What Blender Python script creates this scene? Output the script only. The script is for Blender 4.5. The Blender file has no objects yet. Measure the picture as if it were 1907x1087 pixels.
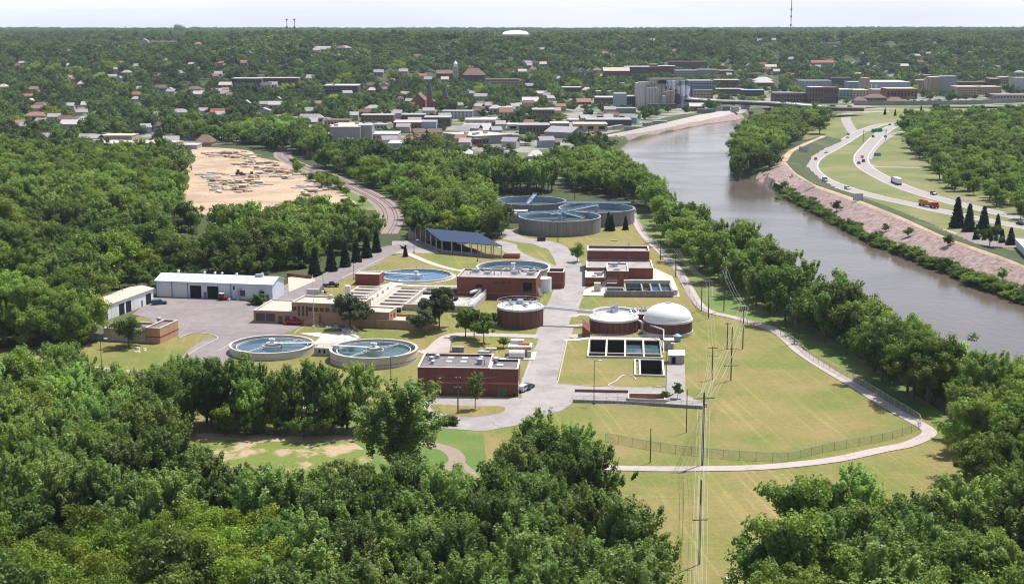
import bpy, math, random
import numpy as np
from mathutils import Vector, noise as mnoise
random.seed(7); rng = np.random.default_rng(7)
S = bpy.context.scene
COL = S.collection
# ---------------------------------------------------------------- camera model
F = 2673.0; Y0 = 38.0; CX = 953.5; CY = 543.5; H = 90.0
PITCH = math.atan((CY - Y0) / F)
cp, sp = math.cos(PITCH), math.sin(PITCH)
def P(x, y, z=0.0):
    """point of the plane at height z that the photograph shows at pixel x, y"""
    u = (x - CX) / F; v = -(y - CY) / F
    dx, dy, dz = u, cp + v * sp, -sp + v * cp
    t = (z - H) / dz
    return Vector((dx * t, dy * t, z))
def px(p):
    dx, dy, dz = p[0], p[1], p[2] - H
    zc = dy * cp - dz * sp; yc = dy * sp + dz * cp
    return CX + F * dx / zc, CY - F * yc / zc
def zat(X, Y, y):
    """height above X, Y seen at row y"""
    v = -(y - CY) / F
    t = Y / (cp + v * sp)
    return H + t * (-sp + v * cp)
def crop(ox, oy, s):
    return lambda x, y, z=0.0: P(ox + x / s, oy + y / s, z)
g1 = crop(150, 480, 3.973); g2 = crop(420, 480, 3.973); g3 = crop(740, 400, 3.973)
g4 = crop(900, 440, 3.973); g5 = crop(700, 600, 3.973); g6 = crop(1020, 600, 3.973)
g7 = crop(640, 330, 3.178)
h5 = crop(1380, 200, 3.62)
def T(ox, oy, s): return lambda x, y: (ox + x / s, oy + y / s)
t1 = T(0, 20, 2.98); t2 = T(560, 40, 2.98); t3 = T(1040, 60, 4.334); t4 = T(1400, 60, 3.761)

# ---------------------------------------------------------------- materials
MATS = {}
def mat(name, col, rough=0.85, var=0.12, scale=0.5, col2=None, f2=0.5, scale2=0.05, metal=0.0, bump=0.0, bscale=3.0, spec=0.3, soft=0.12):
    if name in MATS: return MATS[name]
    m = bpy.data.materials.new(name); m.use_nodes = True
    nt = m.node_tree; N = nt.nodes; L = nt.links
    b = N['Principled BSDF']; b.inputs['Roughness'].default_value = rough
    b.inputs['Metallic'].default_value = metal; b.inputs['Specular IOR Level'].default_value = spec
    geo = N.new('ShaderNodeNewGeometry')
    n1 = N.new('ShaderNodeTexNoise'); n1.inputs['Scale'].default_value = scale; n1.inputs['Detail'].default_value = 6
    n1.inputs['Roughness'].default_value = 0.65
    L.new(geo.outputs['Position'], n1.inputs['Vector'])
    mr = N.new('ShaderNodeMapRange'); mr.inputs['From Min'].default_value = 0.25; mr.inputs['From Max'].default_value = 0.75
    mr.inputs['To Min'].default_value = 1 - var; mr.inputs['To Max'].default_value = 1 + var
    L.new(n1.outputs['Fac'], mr.inputs['Value'])
    mul = N.new('ShaderNodeVectorMath'); mul.operation = 'SCALE'
    L.new(mr.outputs['Result'], mul.inputs['Scale'])
    if col2 is not None:
        n2 = N.new('ShaderNodeTexNoise'); n2.inputs['Scale'].default_value = scale2; n2.inputs['Detail'].default_value = 7
        n2.inputs['Roughness'].default_value = 0.6
        L.new(geo.outputs['Position'], n2.inputs['Vector'])
        m2 = N.new('ShaderNodeMapRange'); m2.interpolation_type = 'SMOOTHSTEP'
        m2.inputs['From Min'].default_value = f2 - soft; m2.inputs['From Max'].default_value = f2 + soft
        L.new(n2.outputs['Fac'], m2.inputs['Value'])
        mx = N.new('ShaderNodeMix'); mx.data_type = 'RGBA'
        mx.inputs['A'].default_value = (*col, 1); mx.inputs['B'].default_value = (*col2, 1)
        L.new(m2.outputs['Result'], mx.inputs['Factor']); L.new(mx.outputs['Result'], mul.inputs[0])
    else:
        mul.inputs[0].default_value = col
    L.new(mul.outputs['Vector'], b.inputs['Base Color'])
    if bump > 0:
        n3 = N.new('ShaderNodeTexNoise'); n3.inputs['Scale'].default_value = bscale; n3.inputs['Detail'].default_value = 4
        L.new(geo.outputs['Position'], n3.inputs['Vector'])
        bp = N.new('ShaderNodeBump'); bp.inputs['Strength'].default_value = bump; bp.inputs['Distance'].default_value = 0.3
        L.new(n3.outputs['Fac'], bp.inputs['Height']); L.new(bp.outputs['Normal'], b.inputs['Normal'])
    MATS[name] = m; return m
def wall_mat(name, col, var=0.1, band=None, bz=None, streak=0.12):
    """masonry: fine courses, blotches and vertical weather streaks; optional lighter course band at height bz"""
    if name in MATS: return MATS[name]
    m = mat(name, col, rough=0.9, var=var, scale=1.6)
    nt = m.node_tree; N = nt.nodes; L = nt.links
    b = N['Principled BSDF']; src = b.inputs['Base Color'].links[0].from_socket
    geo = N.new('ShaderNodeNewGeometry'); mp = N.new('ShaderNodeMapping'); mp.inputs['Scale'].default_value = (2.2, 2.2, 0.12)
    L.new(geo.outputs['Position'], mp.inputs['Vector'])
    n = N.new('ShaderNodeTexNoise'); n.inputs['Scale'].default_value = 1.0; n.inputs['Detail'].default_value = 5
    L.new(mp.outputs['Vector'], n.inputs['Vector'])
    mr = N.new('ShaderNodeMapRange'); mr.inputs['From Min'].default_value = .3; mr.inputs['From Max'].default_value = .7
    mr.inputs['To Min'].default_value = 1 - streak; mr.inputs['To Max'].default_value = 1 + streak
    L.new(n.outputs['Fac'], mr.inputs['Value'])
    sc = N.new('ShaderNodeVectorMath'); sc.operation = 'SCALE'
    L.new(src, sc.inputs[0]); L.new(mr.outputs['Result'], sc.inputs['Scale'])
    # masonry courses
    sx = N.new('ShaderNodeSeparateXYZ'); L.new(geo.outputs['Position'], sx.inputs[0])
    w = N.new('ShaderNodeMath'); w.operation = 'SINE'; k = N.new('ShaderNodeMath'); k.operation = 'MULTIPLY'; k.inputs[1].default_value = 7.9
    L.new(sx.outputs['Z'], k.inputs[0]); L.new(k.outputs[0], w.inputs[0])
    mr2 = N.new('ShaderNodeMapRange'); mr2.inputs['From Min'].default_value = .85; mr2.inputs['From Max'].default_value = 1
    mr2.inputs['To Min'].default_value = 1; mr2.inputs['To Max'].default_value = .82
    L.new(w.outputs[0], mr2.inputs['Value'])
    s2 = N.new('ShaderNodeVectorMath'); s2.operation = 'SCALE'
    L.new(sc.outputs[0], s2.inputs[0]); L.new(mr2.outputs['Result'], s2.inputs['Scale'])
    L.new(s2.outputs[0], b.inputs['Base Color'])
    return m
def rib_mat(name, col, freq=6.0, var=.06):
    """ribbed metal sheet: ribs by position along x+y"""
    if name in MATS: return MATS[name]
    m = mat(name, col, rough=0.5, var=var, scale=.7)
    nt = m.node_tree; N = nt.nodes; L = nt.links; b = N['Principled BSDF']
    geo = N.new('ShaderNodeNewGeometry'); dt = N.new('ShaderNodeVectorMath'); dt.operation = 'DOT_PRODUCT'
    dt.inputs[1].default_value = (freq, -.15 * freq, 0); L.new(geo.outputs['Position'], dt.inputs[0])
    w = N.new('ShaderNodeMath'); w.operation = 'SINE'; L.new(dt.outputs['Value'], w.inputs[0])
    bp = N.new('ShaderNodeBump'); bp.inputs['Strength'].default_value = .5; bp.inputs['Distance'].default_value = .06
    L.new(w.outputs[0], bp.inputs['Height']); L.new(bp.outputs['Normal'], b.inputs['Normal'])
    return m
def leaf_mat(name, a, b_, trans=0.35):
    m = bpy.data.materials.new(name); m.use_nodes = True
    nt = m.node_tree; N = nt.nodes; L = nt.links
    N.remove(N['Principled BSDF']); out = N['Material Output']
    at = N.new('ShaderNodeAttribute'); at.attribute_name = 'tone'
    oi = N.new('ShaderNodeObjectInfo')
    ad = N.new('ShaderNodeMath'); ad.operation = 'MULTIPLY_ADD'; ad.inputs[1].default_value = .6
    k = N.new('ShaderNodeMath'); k.operation = 'MULTIPLY'; k.inputs[1].default_value = .5
    L.new(oi.outputs['Random'], k.inputs[0]); L.new(at.outputs['Fac'], ad.inputs[0]); L.new(k.outputs[0], ad.inputs[2])
    cr = N.new('ShaderNodeMix'); cr.data_type = 'RGBA'; cr.inputs['A'].default_value = (*a, 1); cr.inputs['B'].default_value = (*b_, 1)
    L.new(ad.outputs[0], cr.inputs['Factor'])
    hs = N.new('ShaderNodeHueSaturation')
    mr = N.new('ShaderNodeMapRange'); mr.inputs['To Min'].default_value = .484; mr.inputs['To Max'].default_value = .520
    wn = N.new('ShaderNodeMath'); wn.operation = 'FRACT'; w2 = N.new('ShaderNodeMath'); w2.operation = 'MULTIPLY'; w2.inputs[1].default_value = 7.31
    L.new(oi.outputs['Random'], w2.inputs[0]); L.new(w2.outputs[0], wn.inputs[0]); L.new(wn.outputs[0], mr.inputs['Value'])
    L.new(mr.outputs[0], hs.inputs['Hue'])
    mv = N.new('ShaderNodeMapRange'); mv.inputs['To Min'].default_value = .66; mv.inputs['To Max'].default_value = 1.38
    w3 = N.new('ShaderNodeMath'); w3.operation = 'MULTIPLY'; w3.inputs[1].default_value = 13.7
    w4 = N.new('ShaderNodeMath'); w4.operation = 'FRACT'
    L.new(oi.outputs['Random'], w3.inputs[0]); L.new(w3.outputs[0], w4.inputs[0]); L.new(w4.outputs[0], mv.inputs['Value'])
    geo = N.new('ShaderNodeNewGeometry'); sn = N.new('ShaderNodeTexNoise'); sn.inputs['Scale'].default_value = .009; sn.inputs['Detail'].default_value = 3
    L.new(geo.outputs['Position'], sn.inputs['Vector']); sr = N.new('ShaderNodeMapRange'); sr.inputs['From Min'].default_value = .35; sr.inputs['From Max'].default_value = .65
    sr.inputs['To Min'].default_value = .75; sr.inputs['To Max'].default_value = 1.25; L.new(sn.outputs['Fac'], sr.inputs['Value'])
    vm = N.new('ShaderNodeMath'); vm.operation = 'MULTIPLY'; L.new(mv.outputs[0], vm.inputs[0]); L.new(sr.outputs[0], vm.inputs[1]); L.new(vm.outputs[0], hs.inputs['Value'])
    _ = 0; L.new(cr.outputs['Result'], hs.inputs['Color'])
    d = N.new('ShaderNodeBsdfDiffuse'); t = N.new('ShaderNodeBsdfTranslucent'); g = N.new('ShaderNodeBsdfGlossy')
    g.inputs['Roughness'].default_value = .45; g.inputs['Color'].default_value = (1, 1, 1, 1)
    L.new(hs.outputs[0], d.inputs['Color'])
    tc = N.new('ShaderNodeMix'); tc.data_type = 'RGBA'; tc.blend_type = 'MULTIPLY'; tc.inputs['Factor'].default_value = 1
    tc.inputs['B'].default_value = (1.25, 1.35, .6, 1); L.new(hs.outputs[0], tc.inputs['A']); L.new(tc.outputs['Result'], t.inputs['Color'])
    mx = N.new('ShaderNodeMixShader'); mx.inputs[0].default_value = trans
    L.new(d.outputs[0], mx.inputs[1]); L.new(t.outputs[0], mx.inputs[2])
    m3 = N.new('ShaderNodeMixShader'); m3.inputs[0].default_value = .012
    L.new(mx.outputs[0], m3.inputs[1]); L.new(g.outputs[0], m3.inputs[2]); L.new(m3.outputs[0], out.inputs['Surface'])
    MATS[name] = m; return m

M_brick = wall_mat('brick_red', (.185, .066, .048)); M_brick2 = wall_mat('brick_tan', (.36, .21, .14))
M_brickp = wall_mat('brick_pinkish', (.40, .24, .16)); M_brickd = wall_mat('brick_brown', (.20, .11, .085))
M_conc = wall_mat('concrete', (.44, .40, .35), streak=.2); M_concd = wall_mat('concrete_grey', (.29, .27, .25), streak=.28)
M_conclight = mat('concrete_light', (.55, .50, .43), var=.12, scale=.8)
M_cope = mat('coping_stone', (.55, .50, .46), var=.1, scale=2)
M_roofgrav = mat('roof_gravel', (.36, .33, .32), var=.18, scale=1.2, col2=(.27, .25, .25), scale2=.4)
M_roofdark = mat('roof_dark', (.14, .13, .14), var=.2, scale=.8, col2=(.20, .18, .18), scale2=.3)
M_rooftan = mat('roof_tan', (.50, .43, .36), var=.12, scale=.6)
M_white = mat('white_paint', (.74, .74, .76), rough=.5, var=.06, scale=.8); M_whiterib = rib_mat('white_ribbed', (.62, .66, .74))
M_blueroof = rib_mat('roof_white_blue', (.62, .72, .82), 4); M_navy = rib_mat('roof_navy', (.022, .042, .095), 5)
M_greyrib = rib_mat('grey_ribbed', (.33, .35, .40))
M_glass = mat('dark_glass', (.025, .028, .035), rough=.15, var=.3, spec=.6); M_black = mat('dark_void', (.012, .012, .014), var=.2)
M_steel = mat('galvanised', (.42, .45, .48), rough=.45, var=.12, metal=.4); M_pole = mat('pole_wood', (.10, .075, .06), var=.2)
M_lamp = mat('lamp_metal', (.10, .10, .10), var=.1, rough=.5)
M_bluesteel = mat('blue_steel', (.24, .34, .42), rough=.5, var=.12); M_railw = mat('rail_white', (.62, .64, .66), rough=.5, var=.05)
M_red = mat('red_paint', (.42, .015, .02), rough=.25, var=.03); M_carblack = mat('car_black', (.02, .022, .028), rough=.22, var=.03)
M_carblue = mat('car_blue', (.06, .09, .16), rough=.25, var=.03); M_tyre = mat('tyre', (.02, .02, .02), var=.1)
M_orange = mat('orange_paint', (.45, .16, .05), rough=.4, var=.12); M_silver = mat('silver_paint', (.50, .51, .53), rough=.3, var=.04)
M_bark = mat('bark', (.13, .10, .08), var=.25, scale=2)
M_foam = mat('foam_water', (.50, .46, .42), rough=.6, var=.2, scale=.6, col2=(.33, .30, .27), scale2=.35, soft=.05)

# ---------------------------------------------------------------- mesh builder
class MB:
    def __init__(s): s.v = []; s.f = []; s.m = []; s.sm = []
    def add(s, vs, fs, mi=0, smooth=False):
        o = len(s.v); s.v += [tuple(v) for v in vs]
        for f in fs: s.f.append(tuple(i + o for i in f)); s.m.append(mi); s.sm.append(smooth)
        return s
    def prism(s, poly, z0, z1, mi=0, top=True, bottom=False, mtop=None):
        n = len(poly); vs = [(p[0], p[1], z0) for p in poly] + [(p[0], p[1], z1) for p in poly]
        s.add(vs, [(i, (i + 1) % n, n + (i + 1) % n, n + i) for i in range(n)], mi)
        if top: s.add([(p[0], p[1], z1) for p in poly], [tuple(range(n))], mi if mtop is None else mtop)
        if bottom: s.add([(p[0], p[1], z0) for p in poly], [tuple(range(n - 1, -1, -1))], mi)
        return s
    def ring(s, outer, inner, z0, z1, mi=0):
        n = len(outer)
        vs = [(p[0], p[1], z) for z in (z0, z1) for q in (outer, inner) for p in q]
        fs = []
        for i in range(n):
            j = (i + 1) % n
            fs += [(i, j, 2*n + j, 2*n + i), (n + j, n + i, 3*n + i, 3*n + j), (2*n + i, 2*n + j, 3*n + j, 3*n + i), (j, i, n + i, n + j)]
        return s.add(vs, fs, mi)
    def cyl(s, c, r0, r1, z0, z1, n=32, mi=0, top=True, smooth=True):
        vs = [(c[0] + r * math.cos(2*math.pi*i/n), c[1] + r * math.sin(2*math.pi*i/n), z) for r, z in ((r0, z0), (r1, z1)) for i in range(n)]
        s.add(vs, [(i, (i+1) % n, n + (i+1) % n, n + i) for i in range(n)], mi, smooth)
        if top: s.add(vs[n:], [tuple(range(n))], mi)
        return s
    def annulus(s, c, ro, ri, z0, z1, n=64, mi=0):
        vs = []
        for r, z in ((ro, z0), (ro, z1), (ri, z1), (ri, z0)):
            vs += [(c[0] + r*math.cos(2*math.pi*i/n), c[1] + r*math.sin(2*math.pi*i/n), z) for i in range(n)]
        fs = []
        for k in range(4):
            for i in range(n): fs.append((k*n + i, k*n + (i+1) % n, ((k+1) % 4)*n + (i+1) % n, ((k+1) % 4)*n + i))
        return s.add(vs, fs, mi)
    def disc(s, c, r, z, n=64, mi=0):
        return s.add([(c[0] + r*math.cos(2*math.pi*i/n), c[1] + r*math.sin(2*math.pi*i/n), z) for i in range(n)], [tuple(range(n))], mi)
    def tube(s, a, b, r=.05, n=6, mi=0, r2=None):
        a = Vector(a); b = Vector(b); d = (b - a)
        if d.length < 1e-6: return s
        d.normalize(); u = d.orthogonal().normalized(); w = d.cross(u)
        r2 = r if r2 is None else r2
        vs = [c + (u*math.cos(2*math.pi*i/n) + w*math.sin(2*math.pi*i/n))*rr for c, rr in ((a, r), (b, r2)) for i in range(n)]
        s.add(vs, [(i, (i+1) % n, n + (i+1) % n, n + i) for i in range(n)] + [tuple(range(n-1, -1, -1)), tuple(range(n, 2*n))], mi)
        return s
    def obox(s, c, ax, lx, ly, z0, z1, mi=0):
        """box centred at c, x axis along ax"""
        ax = Vector((ax[0], ax[1], 0)).normalized(); ay = Vector((-ax.y, ax.x, 0)); c = Vector((c[0], c[1], 0))
        poly = [c + ax*a*lx/2 + ay*b*ly/2 for a, b in ((-1, -1), (1, -1), (1, 1), (-1, 1))]
        return s.prism(poly, z0, z1, mi, bottom=True)
    def build(s, name, mats, parent=None, origin=None):
        me = bpy.data.meshes.new(name)
        o = bpy.data.objects.new(name, me); COL.objects.link(o)
        base = Vector((0, 0, 0))
        if parent is not None: base = WP[parent.name]; o.parent = parent; o.location = (0, 0, 0); WP[o.name] = base
        else:
            if origin is not None: base = Vector(origin)
            o.location = base; WP[o.name] = base
        v = np.array(s.v, dtype=np.float64) - np.array(base)
        me.from_pydata(v.tolist(), [], s.f)
        if not isinstance(mats, (list, tuple)): mats = [mats]
        for m in mats: me.materials.append(m)
        if len(mats) > 1: me.polygons.foreach_set('material_index', s.m)
        me.polygons.foreach_set('use_smooth', s.sm); me.update()
        return o
WP = {}
def thing(name, label, cat, loc, group=None):
    o = bpy.data.objects.new(name, None); COL.objects.link(o); o.location = loc; o.empty_display_size = 1
    WP[o.name] = Vector(loc); tag(o, label, cat, group); return o
def tag(o, label=None, cat=None, group=None, kind=None):
    if label: o['label'] = label
    if cat: o['category'] = cat
    if group: o['group'] = group
    if kind: o['kind'] = kind
    return o
def copy_thing(src, loc, rz=0, scale=1, label=None, group=None):
    def rec(o, parent):
        c = o.copy(); COL.objects.link(c)
        if parent is not None: c.parent = parent
        for ch in KIDS.get(o.name, []): rec(ch, c)
        return c
    r = rec(src, None); r.location = loc; r.rotation_euler = (0, 0, rz); r.scale = (scale,)*3 if not isinstance(scale, tuple) else scale
    if label: r['label'] = label
    if group: r['group'] = group
    return r
KIDS = {}
def kids(root):
    """remember children by name (o.children is slow in big scenes)"""
    for o in list(COL.objects):
        if o.parent is not None: KIDS.setdefault(o.parent.name, [])
        if o.parent is not None and o not in KIDS[o.parent.name]: KIDS[o.parent.name].append(o)

# ---------------------------------------------------------------- polylines
def catmull(pts, n=6, closed=False):
    pts = [Vector(p) for p in pts]; out = []; N = len(pts)
    for i in range(N if closed else N - 1):
        if closed: a, b, c, d = pts[(i-1) % N], pts[i], pts[(i+1) % N], pts[(i+2) % N]
        else: a, b, c, d = pts[max(i-1, 0)], pts[i], pts[i+1], pts[min(i+2, N-1)]
        for k in range(n):
            t = k / n
            out.append(.5*((2*b) + (c - a)*t + (2*a - 5*b + 4*c - d)*t*t + (3*b - a - 3*c + d)*t**3))
    if not closed: out.append(pts[-1])
    return out
def arr(pts): return np.array([[p[0], p[1]] for p in pts], float)
def segdist(X, Y, poly, closed=False):
    d = np.full(X.shape, 1e9); n = len(poly)
    for i in range(n if closed else n - 1):
        a = poly[i]; b = poly[(i+1) % n]; ab = b - a; L2 = max(ab @ ab, 1e-9)
        t = np.clip(((X - a[0])*ab[0] + (Y - a[1])*ab[1]) / L2, 0, 1)
        d = np.minimum(d, np.hypot(X - a[0] - t*ab[0], Y - a[1] - t*ab[1]))
    return d
def inside(X, Y, poly):
    c = np.zeros(X.shape, bool); n = len(poly)
    for i in range(n):
        x1, y1 = poly[i]; x2, y2 = poly[(i+1) % n]
        if y1 == y2: continue
        k = ((y1 > Y) != (y2 > Y)) & (X < (x2 - x1)*(Y - y1)/(y2 - y1) + x1)
        c ^= k
    return c
def sstep(a, b, x):
    t = np.clip((x - a)/(b - a), 0, 1); return t*t*(3 - 2*t)
# ---------------------------------------------------------------- terrain
ZW = -4.0
left_bank_px = [(2500, 1100), (2150, 950), (1907, 800), (1740, 705), (1560, 600), (1400, 500), (1290, 430), (1215, 380), (1165, 320), (1150, 276)]
far_bank_px = [(1165, 265), (1231, 249), (1312, 232), (1372, 224), (1400, 215), (1440, 207), (1600, 204), (2400, 204)]
far_bank_back = [(2400, 214), (1600, 212), (1470, 214), (1430, 225), (1395, 245), (1368, 275), (1358, 300), (1360, 326), (1405, 336), (1416, 338)]
right_bank_px = [(1460, 364), (1518, 396), (1584, 432), (1640, 462), (1696, 485), (1767, 511), (1840, 542), (1907, 567), (2100, 640), (2400, 760), (2900, 900)]
LB = arr([P(x, y, ZW) for x, y in left_bank_px]); FB = arr([P(x, y, ZW) for x, y in far_bank_px])
RB = arr([P(x, y, ZW) for x, y in right_bank_px])
RBK = arr([P(x, y, ZW) for x, y in far_bank_back])
RIV = np.vstack([LB, FB, RBK, RB])
crest_px = [(1535, 254), (1501, 268), (1471, 283), (1460, 301), (1482, 324), (1518, 346), (1590, 371), (1673, 404), (1767, 446), (1877, 484), (2000, 535), (2300, 660), (2800, 850)]
ZC = 3.0
CR = arr([P(x, y, ZC) for x, y in crest_px])
fcrest_px = [(1045, 268), (1079, 262), (1160, 246), (1236, 229), (1300, 214), (1340, 208), (1409, 202)]
FCR = arr([P(x, y, ZC) for x, y in fcrest_px])
LEV = np.vstack([RB, CR[::-1]])                      # riprap face of the right levee
RIVNEAR_R = np.vstack([arr([P(1358,300,ZW),P(1360,326,ZW),P(1405,336,ZW)]), RB])
def hterr(X, Y):
    X = np.asarray(X, float); Y = np.asarray(Y, float)
    u = X / np.maximum(Y, 50)
    nz = 11*np.sin(X/330+1.3)*np.cos(Y/420) + 9*np.sin(X/170+Y/260) + 5*np.sin(X/90-Y/130+2)
    start = 1640 + 160*np.sin(u*9+.6) + 330*sstep(0.02, .3, u)
    hill = (46 - 8*sstep(2700, 4500, Y))*sstep(0, 1, (Y - start)/800) + sstep(start+100, start+800, Y)*nz*.68*(1 - .75*sstep(2600, 4200, Y))
    hill = hill + 4*sstep(.05, .36, u)*sstep(2600, 5000, Y)
    h = hill
    ds = segdist(X, Y, RIV, True); ins = inside(X, Y, RIV)
    near = Y < 2600
    # bank slopes
    b = np.where(ins, ZW - np.clip(ds*.35, 0, 3.0), ZW + np.clip(ds*.42, 0, 1e3))
    hr = np.minimum(h, b)
    # right levee
    dr = segdist(X, Y, RB); dc = segdist(X, Y, CR); inlev = inside(X, Y, LEV)
    hl = np.where(inlev, ZW + (ZC - ZW)*np.clip(dr/(dr + dc + 1e-6), 0, 1), ZC*(1 - sstep(3, 15, dc)))
    side = inlev | (~ins & (dc < 15))
    hr = np.where(side & near & ~ins, np.maximum(np.where(inlev, -99, hr), hl), hr)
    # far levee
    df = segdist(X, Y, FB[:5]); dfc = segdist(X, Y, FCR); 
    hf = np.where(df < 70, ZW + (ZC - ZW)*np.clip(df/(df + dfc + 1e-6), 0, 1), 0)
    farz = (~ins) & (df + dfc < 75) & (Y > 1090)
    hr = np.where(farz, hf, hr)
    farz2 = (~ins) & (dfc < 14) & (df > 40) & (Y > 1090)
    return np.where(farz2 & ~farz, np.maximum(hr, ZC*(1 - sstep(3, 14, dfc))), hr)
def gz(X, Y): return float(hterr(np.array([X]), np.array([Y]))[0])
def HIT(x, y):
    """where the ray through pixel x, y meets the terrain"""
    a = P(x, y, 0)
    u = (x - CX)/F; v = -(y - CY)/F; d = np.array([u, cp + v*sp, -sp + v*cp])
    ts = np.arange(150, 9000, 6.0); X = d[0]*ts; Y = d[1]*ts; Z = H + d[2]*ts
    k = np.nonzero(Z <= hterr(X, Y))[0]
    i = k[0] if len(k) else len(ts) - 1
    t0, t1 = ts[max(i-1, 0)], ts[i]
    for _ in range(10):
        tm = (t0 + t1)/2
        if H + d[2]*tm <= gz(d[0]*tm, d[1]*tm): t1 = tm
        else: t0 = tm
    return Vector((d[0]*t1, d[1]*t1, H + d[2]*t1))

rows = [60.0]
while rows[-1] < 9500: rows.append(rows[-1] + max(2.2, rows[-1]*.0105))
rows = np.array(rows); ncol = 420; us = np.linspace(-.62, .62, ncol)
W = np.outer(rows, us)*1.0 + np.outer(np.maximum(0, 300 - rows)*.8, us); Yg = np.repeat(rows[:, None], ncol, 1)
Zg = hterr(W.ravel(), Yg.ravel())
nr = len(rows); idx = np.arange(nr*ncol).reshape(nr, ncol)
quads = np.stack([idx[:-1, :-1], idx[:-1, 1:], idx[1:, 1:], idx[1:, :-1]], -1).reshape(-1, 4)
def np_mesh(name, verts, faces, mats, fattr=None, k=4, smooth=False):
    me = bpy.data.meshes.new(name); nv = len(verts); nf = len(faces)
    me.vertices.add(nv); me.vertices.foreach_set('co', np.ascontiguousarray(verts, np.float32).ravel())
    me.loops.add(nf*k); me.loops.foreach_set('vertex_index', np.ascontiguousarray(faces, np.int32).ravel())
    me.polygons.add(nf); me.polygons.foreach_set('loop_start', np.arange(0, nf*k, k, dtype=np.int32))
    if smooth: me.polygons.foreach_set('use_smooth', np.ones(nf, bool))
    for m in (mats if isinstance(mats, (list, tuple)) else [mats]): me.materials.append(m)
    if fattr is not None:
        a = me.attributes.new('tone', 'FLOAT', 'FACE'); a.data.foreach_set('value', np.ascontiguousarray(fattr, np.float32))
    me.update(calc_edges=True); return me
M_ground = mat('rough_ground', (.045, .062, .018), var=.3, scale=.6, col2=(.11, .125, .04), f2=.62, scale2=.03)
PITS = [[g4(790,872), g4(1322,878), g4(1322,757), g4(797,757)], [g6(652,385), g6(860,388), g6(855,285), g6(660,285)], [g4(768,890), g4(1330,897), g4(1330,872), g4(775,870)]]
_fl = [(0, 0)]
for pit in [arr(PX_) for PX_ in PITS]:
    k = inside(W.ravel(), Yg.ravel(), pit) | (segdist(W.ravel(), Yg.ravel(), pit, True) < 3.0)
    quads = quads[~k[quads].any(1)]
gme = np_mesh('ground', np.stack([W.ravel(), Yg.ravel(), Zg], -1), quads, M_ground, smooth=True)
ground = bpy.data.objects.new('ground', gme); COL.objects.link(ground); tag(ground, kind='structure')

# water
def water_mat():
    m = bpy.data.materials.new('river_water'); m.use_nodes = True
    nt = m.node_tree; N = nt.nodes; L = nt.links; b = N['Principled BSDF']
    b.inputs['Base Color'].default_value = (.15, .105, .075, 1); b.inputs['Roughness'].default_value = .16
    b.inputs['IOR'].default_value = 1.33; b.inputs['Specular IOR Level'].default_value = .5
    geo = N.new('ShaderNodeNewGeometry')
    n = N.new('ShaderNodeTexNoise'); n.inputs['Scale'].default_value = .35; n.inputs['Detail'].default_value = 6; n.inputs['Roughness'].default_value = .6
    mp = N.new('ShaderNodeMapping'); mp.inputs['Scale'].default_value = (1, .7, 1); L.new(geo.outputs['Position'], mp.inputs['Vector']); L.new(mp.outputs[0], n.inputs['Vector'])
    bp = N.new('ShaderNodeBump'); bp.inputs['Strength'].default_value = .6; bp.inputs['Distance'].default_value = .14
    L.new(n.outputs['Fac'], bp.inputs['Height']); L.new(bp.outputs[0], b.inputs['Normal'])
    n2 = N.new('ShaderNodeTexNoise'); n2.inputs['Scale'].default_value = .014; n2.inputs['Detail'].default_value = 6; n2.inputs['Distortion'].default_value = 1.5
    L.new(geo.outputs['Position'], n2.inputs['Vector'])
    mr = N.new('ShaderNodeMapRange'); mr.inputs['From Min'].default_value = .35; mr.inputs['From Max'].default_value = .65
    mr.inputs['To Min'].default_value = .05; mr.inputs['To Max'].default_value = .20
    L.new(n2.outputs['Fac'], mr.inputs['Value']); L.new(mr.outputs[0], b.inputs['Roughness'])
    mx = N.new('ShaderNodeMix'); mx.data_type = 'RGBA'; mx.inputs['A'].default_value = (.155, .115, .09, 1); mx.inputs['B'].default_value = (.085, .075, .07, 1)
    L.new(n2.outputs['Fac'], mx.inputs['Factor']); L.new(mx.outputs['Result'], b.inputs['Base Color'])
    return m
wb = MB(); wpoly = [(-0.0, 0)]
wb.add([(-150, 80, ZW), (1500, 80, ZW), (2600, 2400, ZW), (-150, 2400, ZW)], [(0, 1, 2, 3)])
tag(wb.build('river', water_mat()), kind='structure')

# ---------------------------------------------------------------- sheets: lawns, roads, paths
_lay = [0]
def dz():
    _lay[0] += 1; return .004*_lay[0]
from mathutils.geometry import tessellate_polygon
def sheet(name, pts, z, m, thick=0, holes=()):
    z = z + dz()*.6
    vs = [Vector((p[0], p[1], z)) for p in pts]
    hv = [[Vector((p[0], p[1], z)) for p in h_] for h_ in holes]
    tr = tessellate_polygon([vs] + hv)
    b = MB(); b.add(vs + [q for h_ in hv for q in h_], [t for t in tr])
    return tag(b.build(name, m), kind='structure')
def draped(name, pts, width, z, m, drape=False, n=6, closed=False):
    """strip of a given width along a smoothed line; pts are world points"""
    c = catmull(pts, n, closed); z = z + dz()*.6
    L_, R_ = offs(c, width/2, closed)
    b = MB(); vs = []
    for a, r in zip(L_, R_): vs += [a, r]
    for v in vs: v.z = z + (gz(v.x, v.y) if drape else 0)
    k = len(c); fs = [(2*i, 2*i+1, 2*i+3, 2*i+2) for i in range(k-1)]
    if closed: fs.append((2*k-2, 2*k-1, 1, 0))
    b.add(vs, fs); return tag(b.build(name, m), kind='structure')
def offs(c, w, closed=False):
    L_, R_ = [], []; k = len(c)
    for i, p in enumerate(c):
        a = c[(i-1) % k] if (i or closed) else c[0]; q = c[(i+1) % k] if (i < k-1 or closed) else c[-1]
        t = Vector(((q - a).x, (q - a).y, 0)).normalized(); nrm = Vector((-t.y, t.x, 0))
        L_.append(p + nrm*w); R_.append(p - nrm*w)
    return L_, R_
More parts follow.
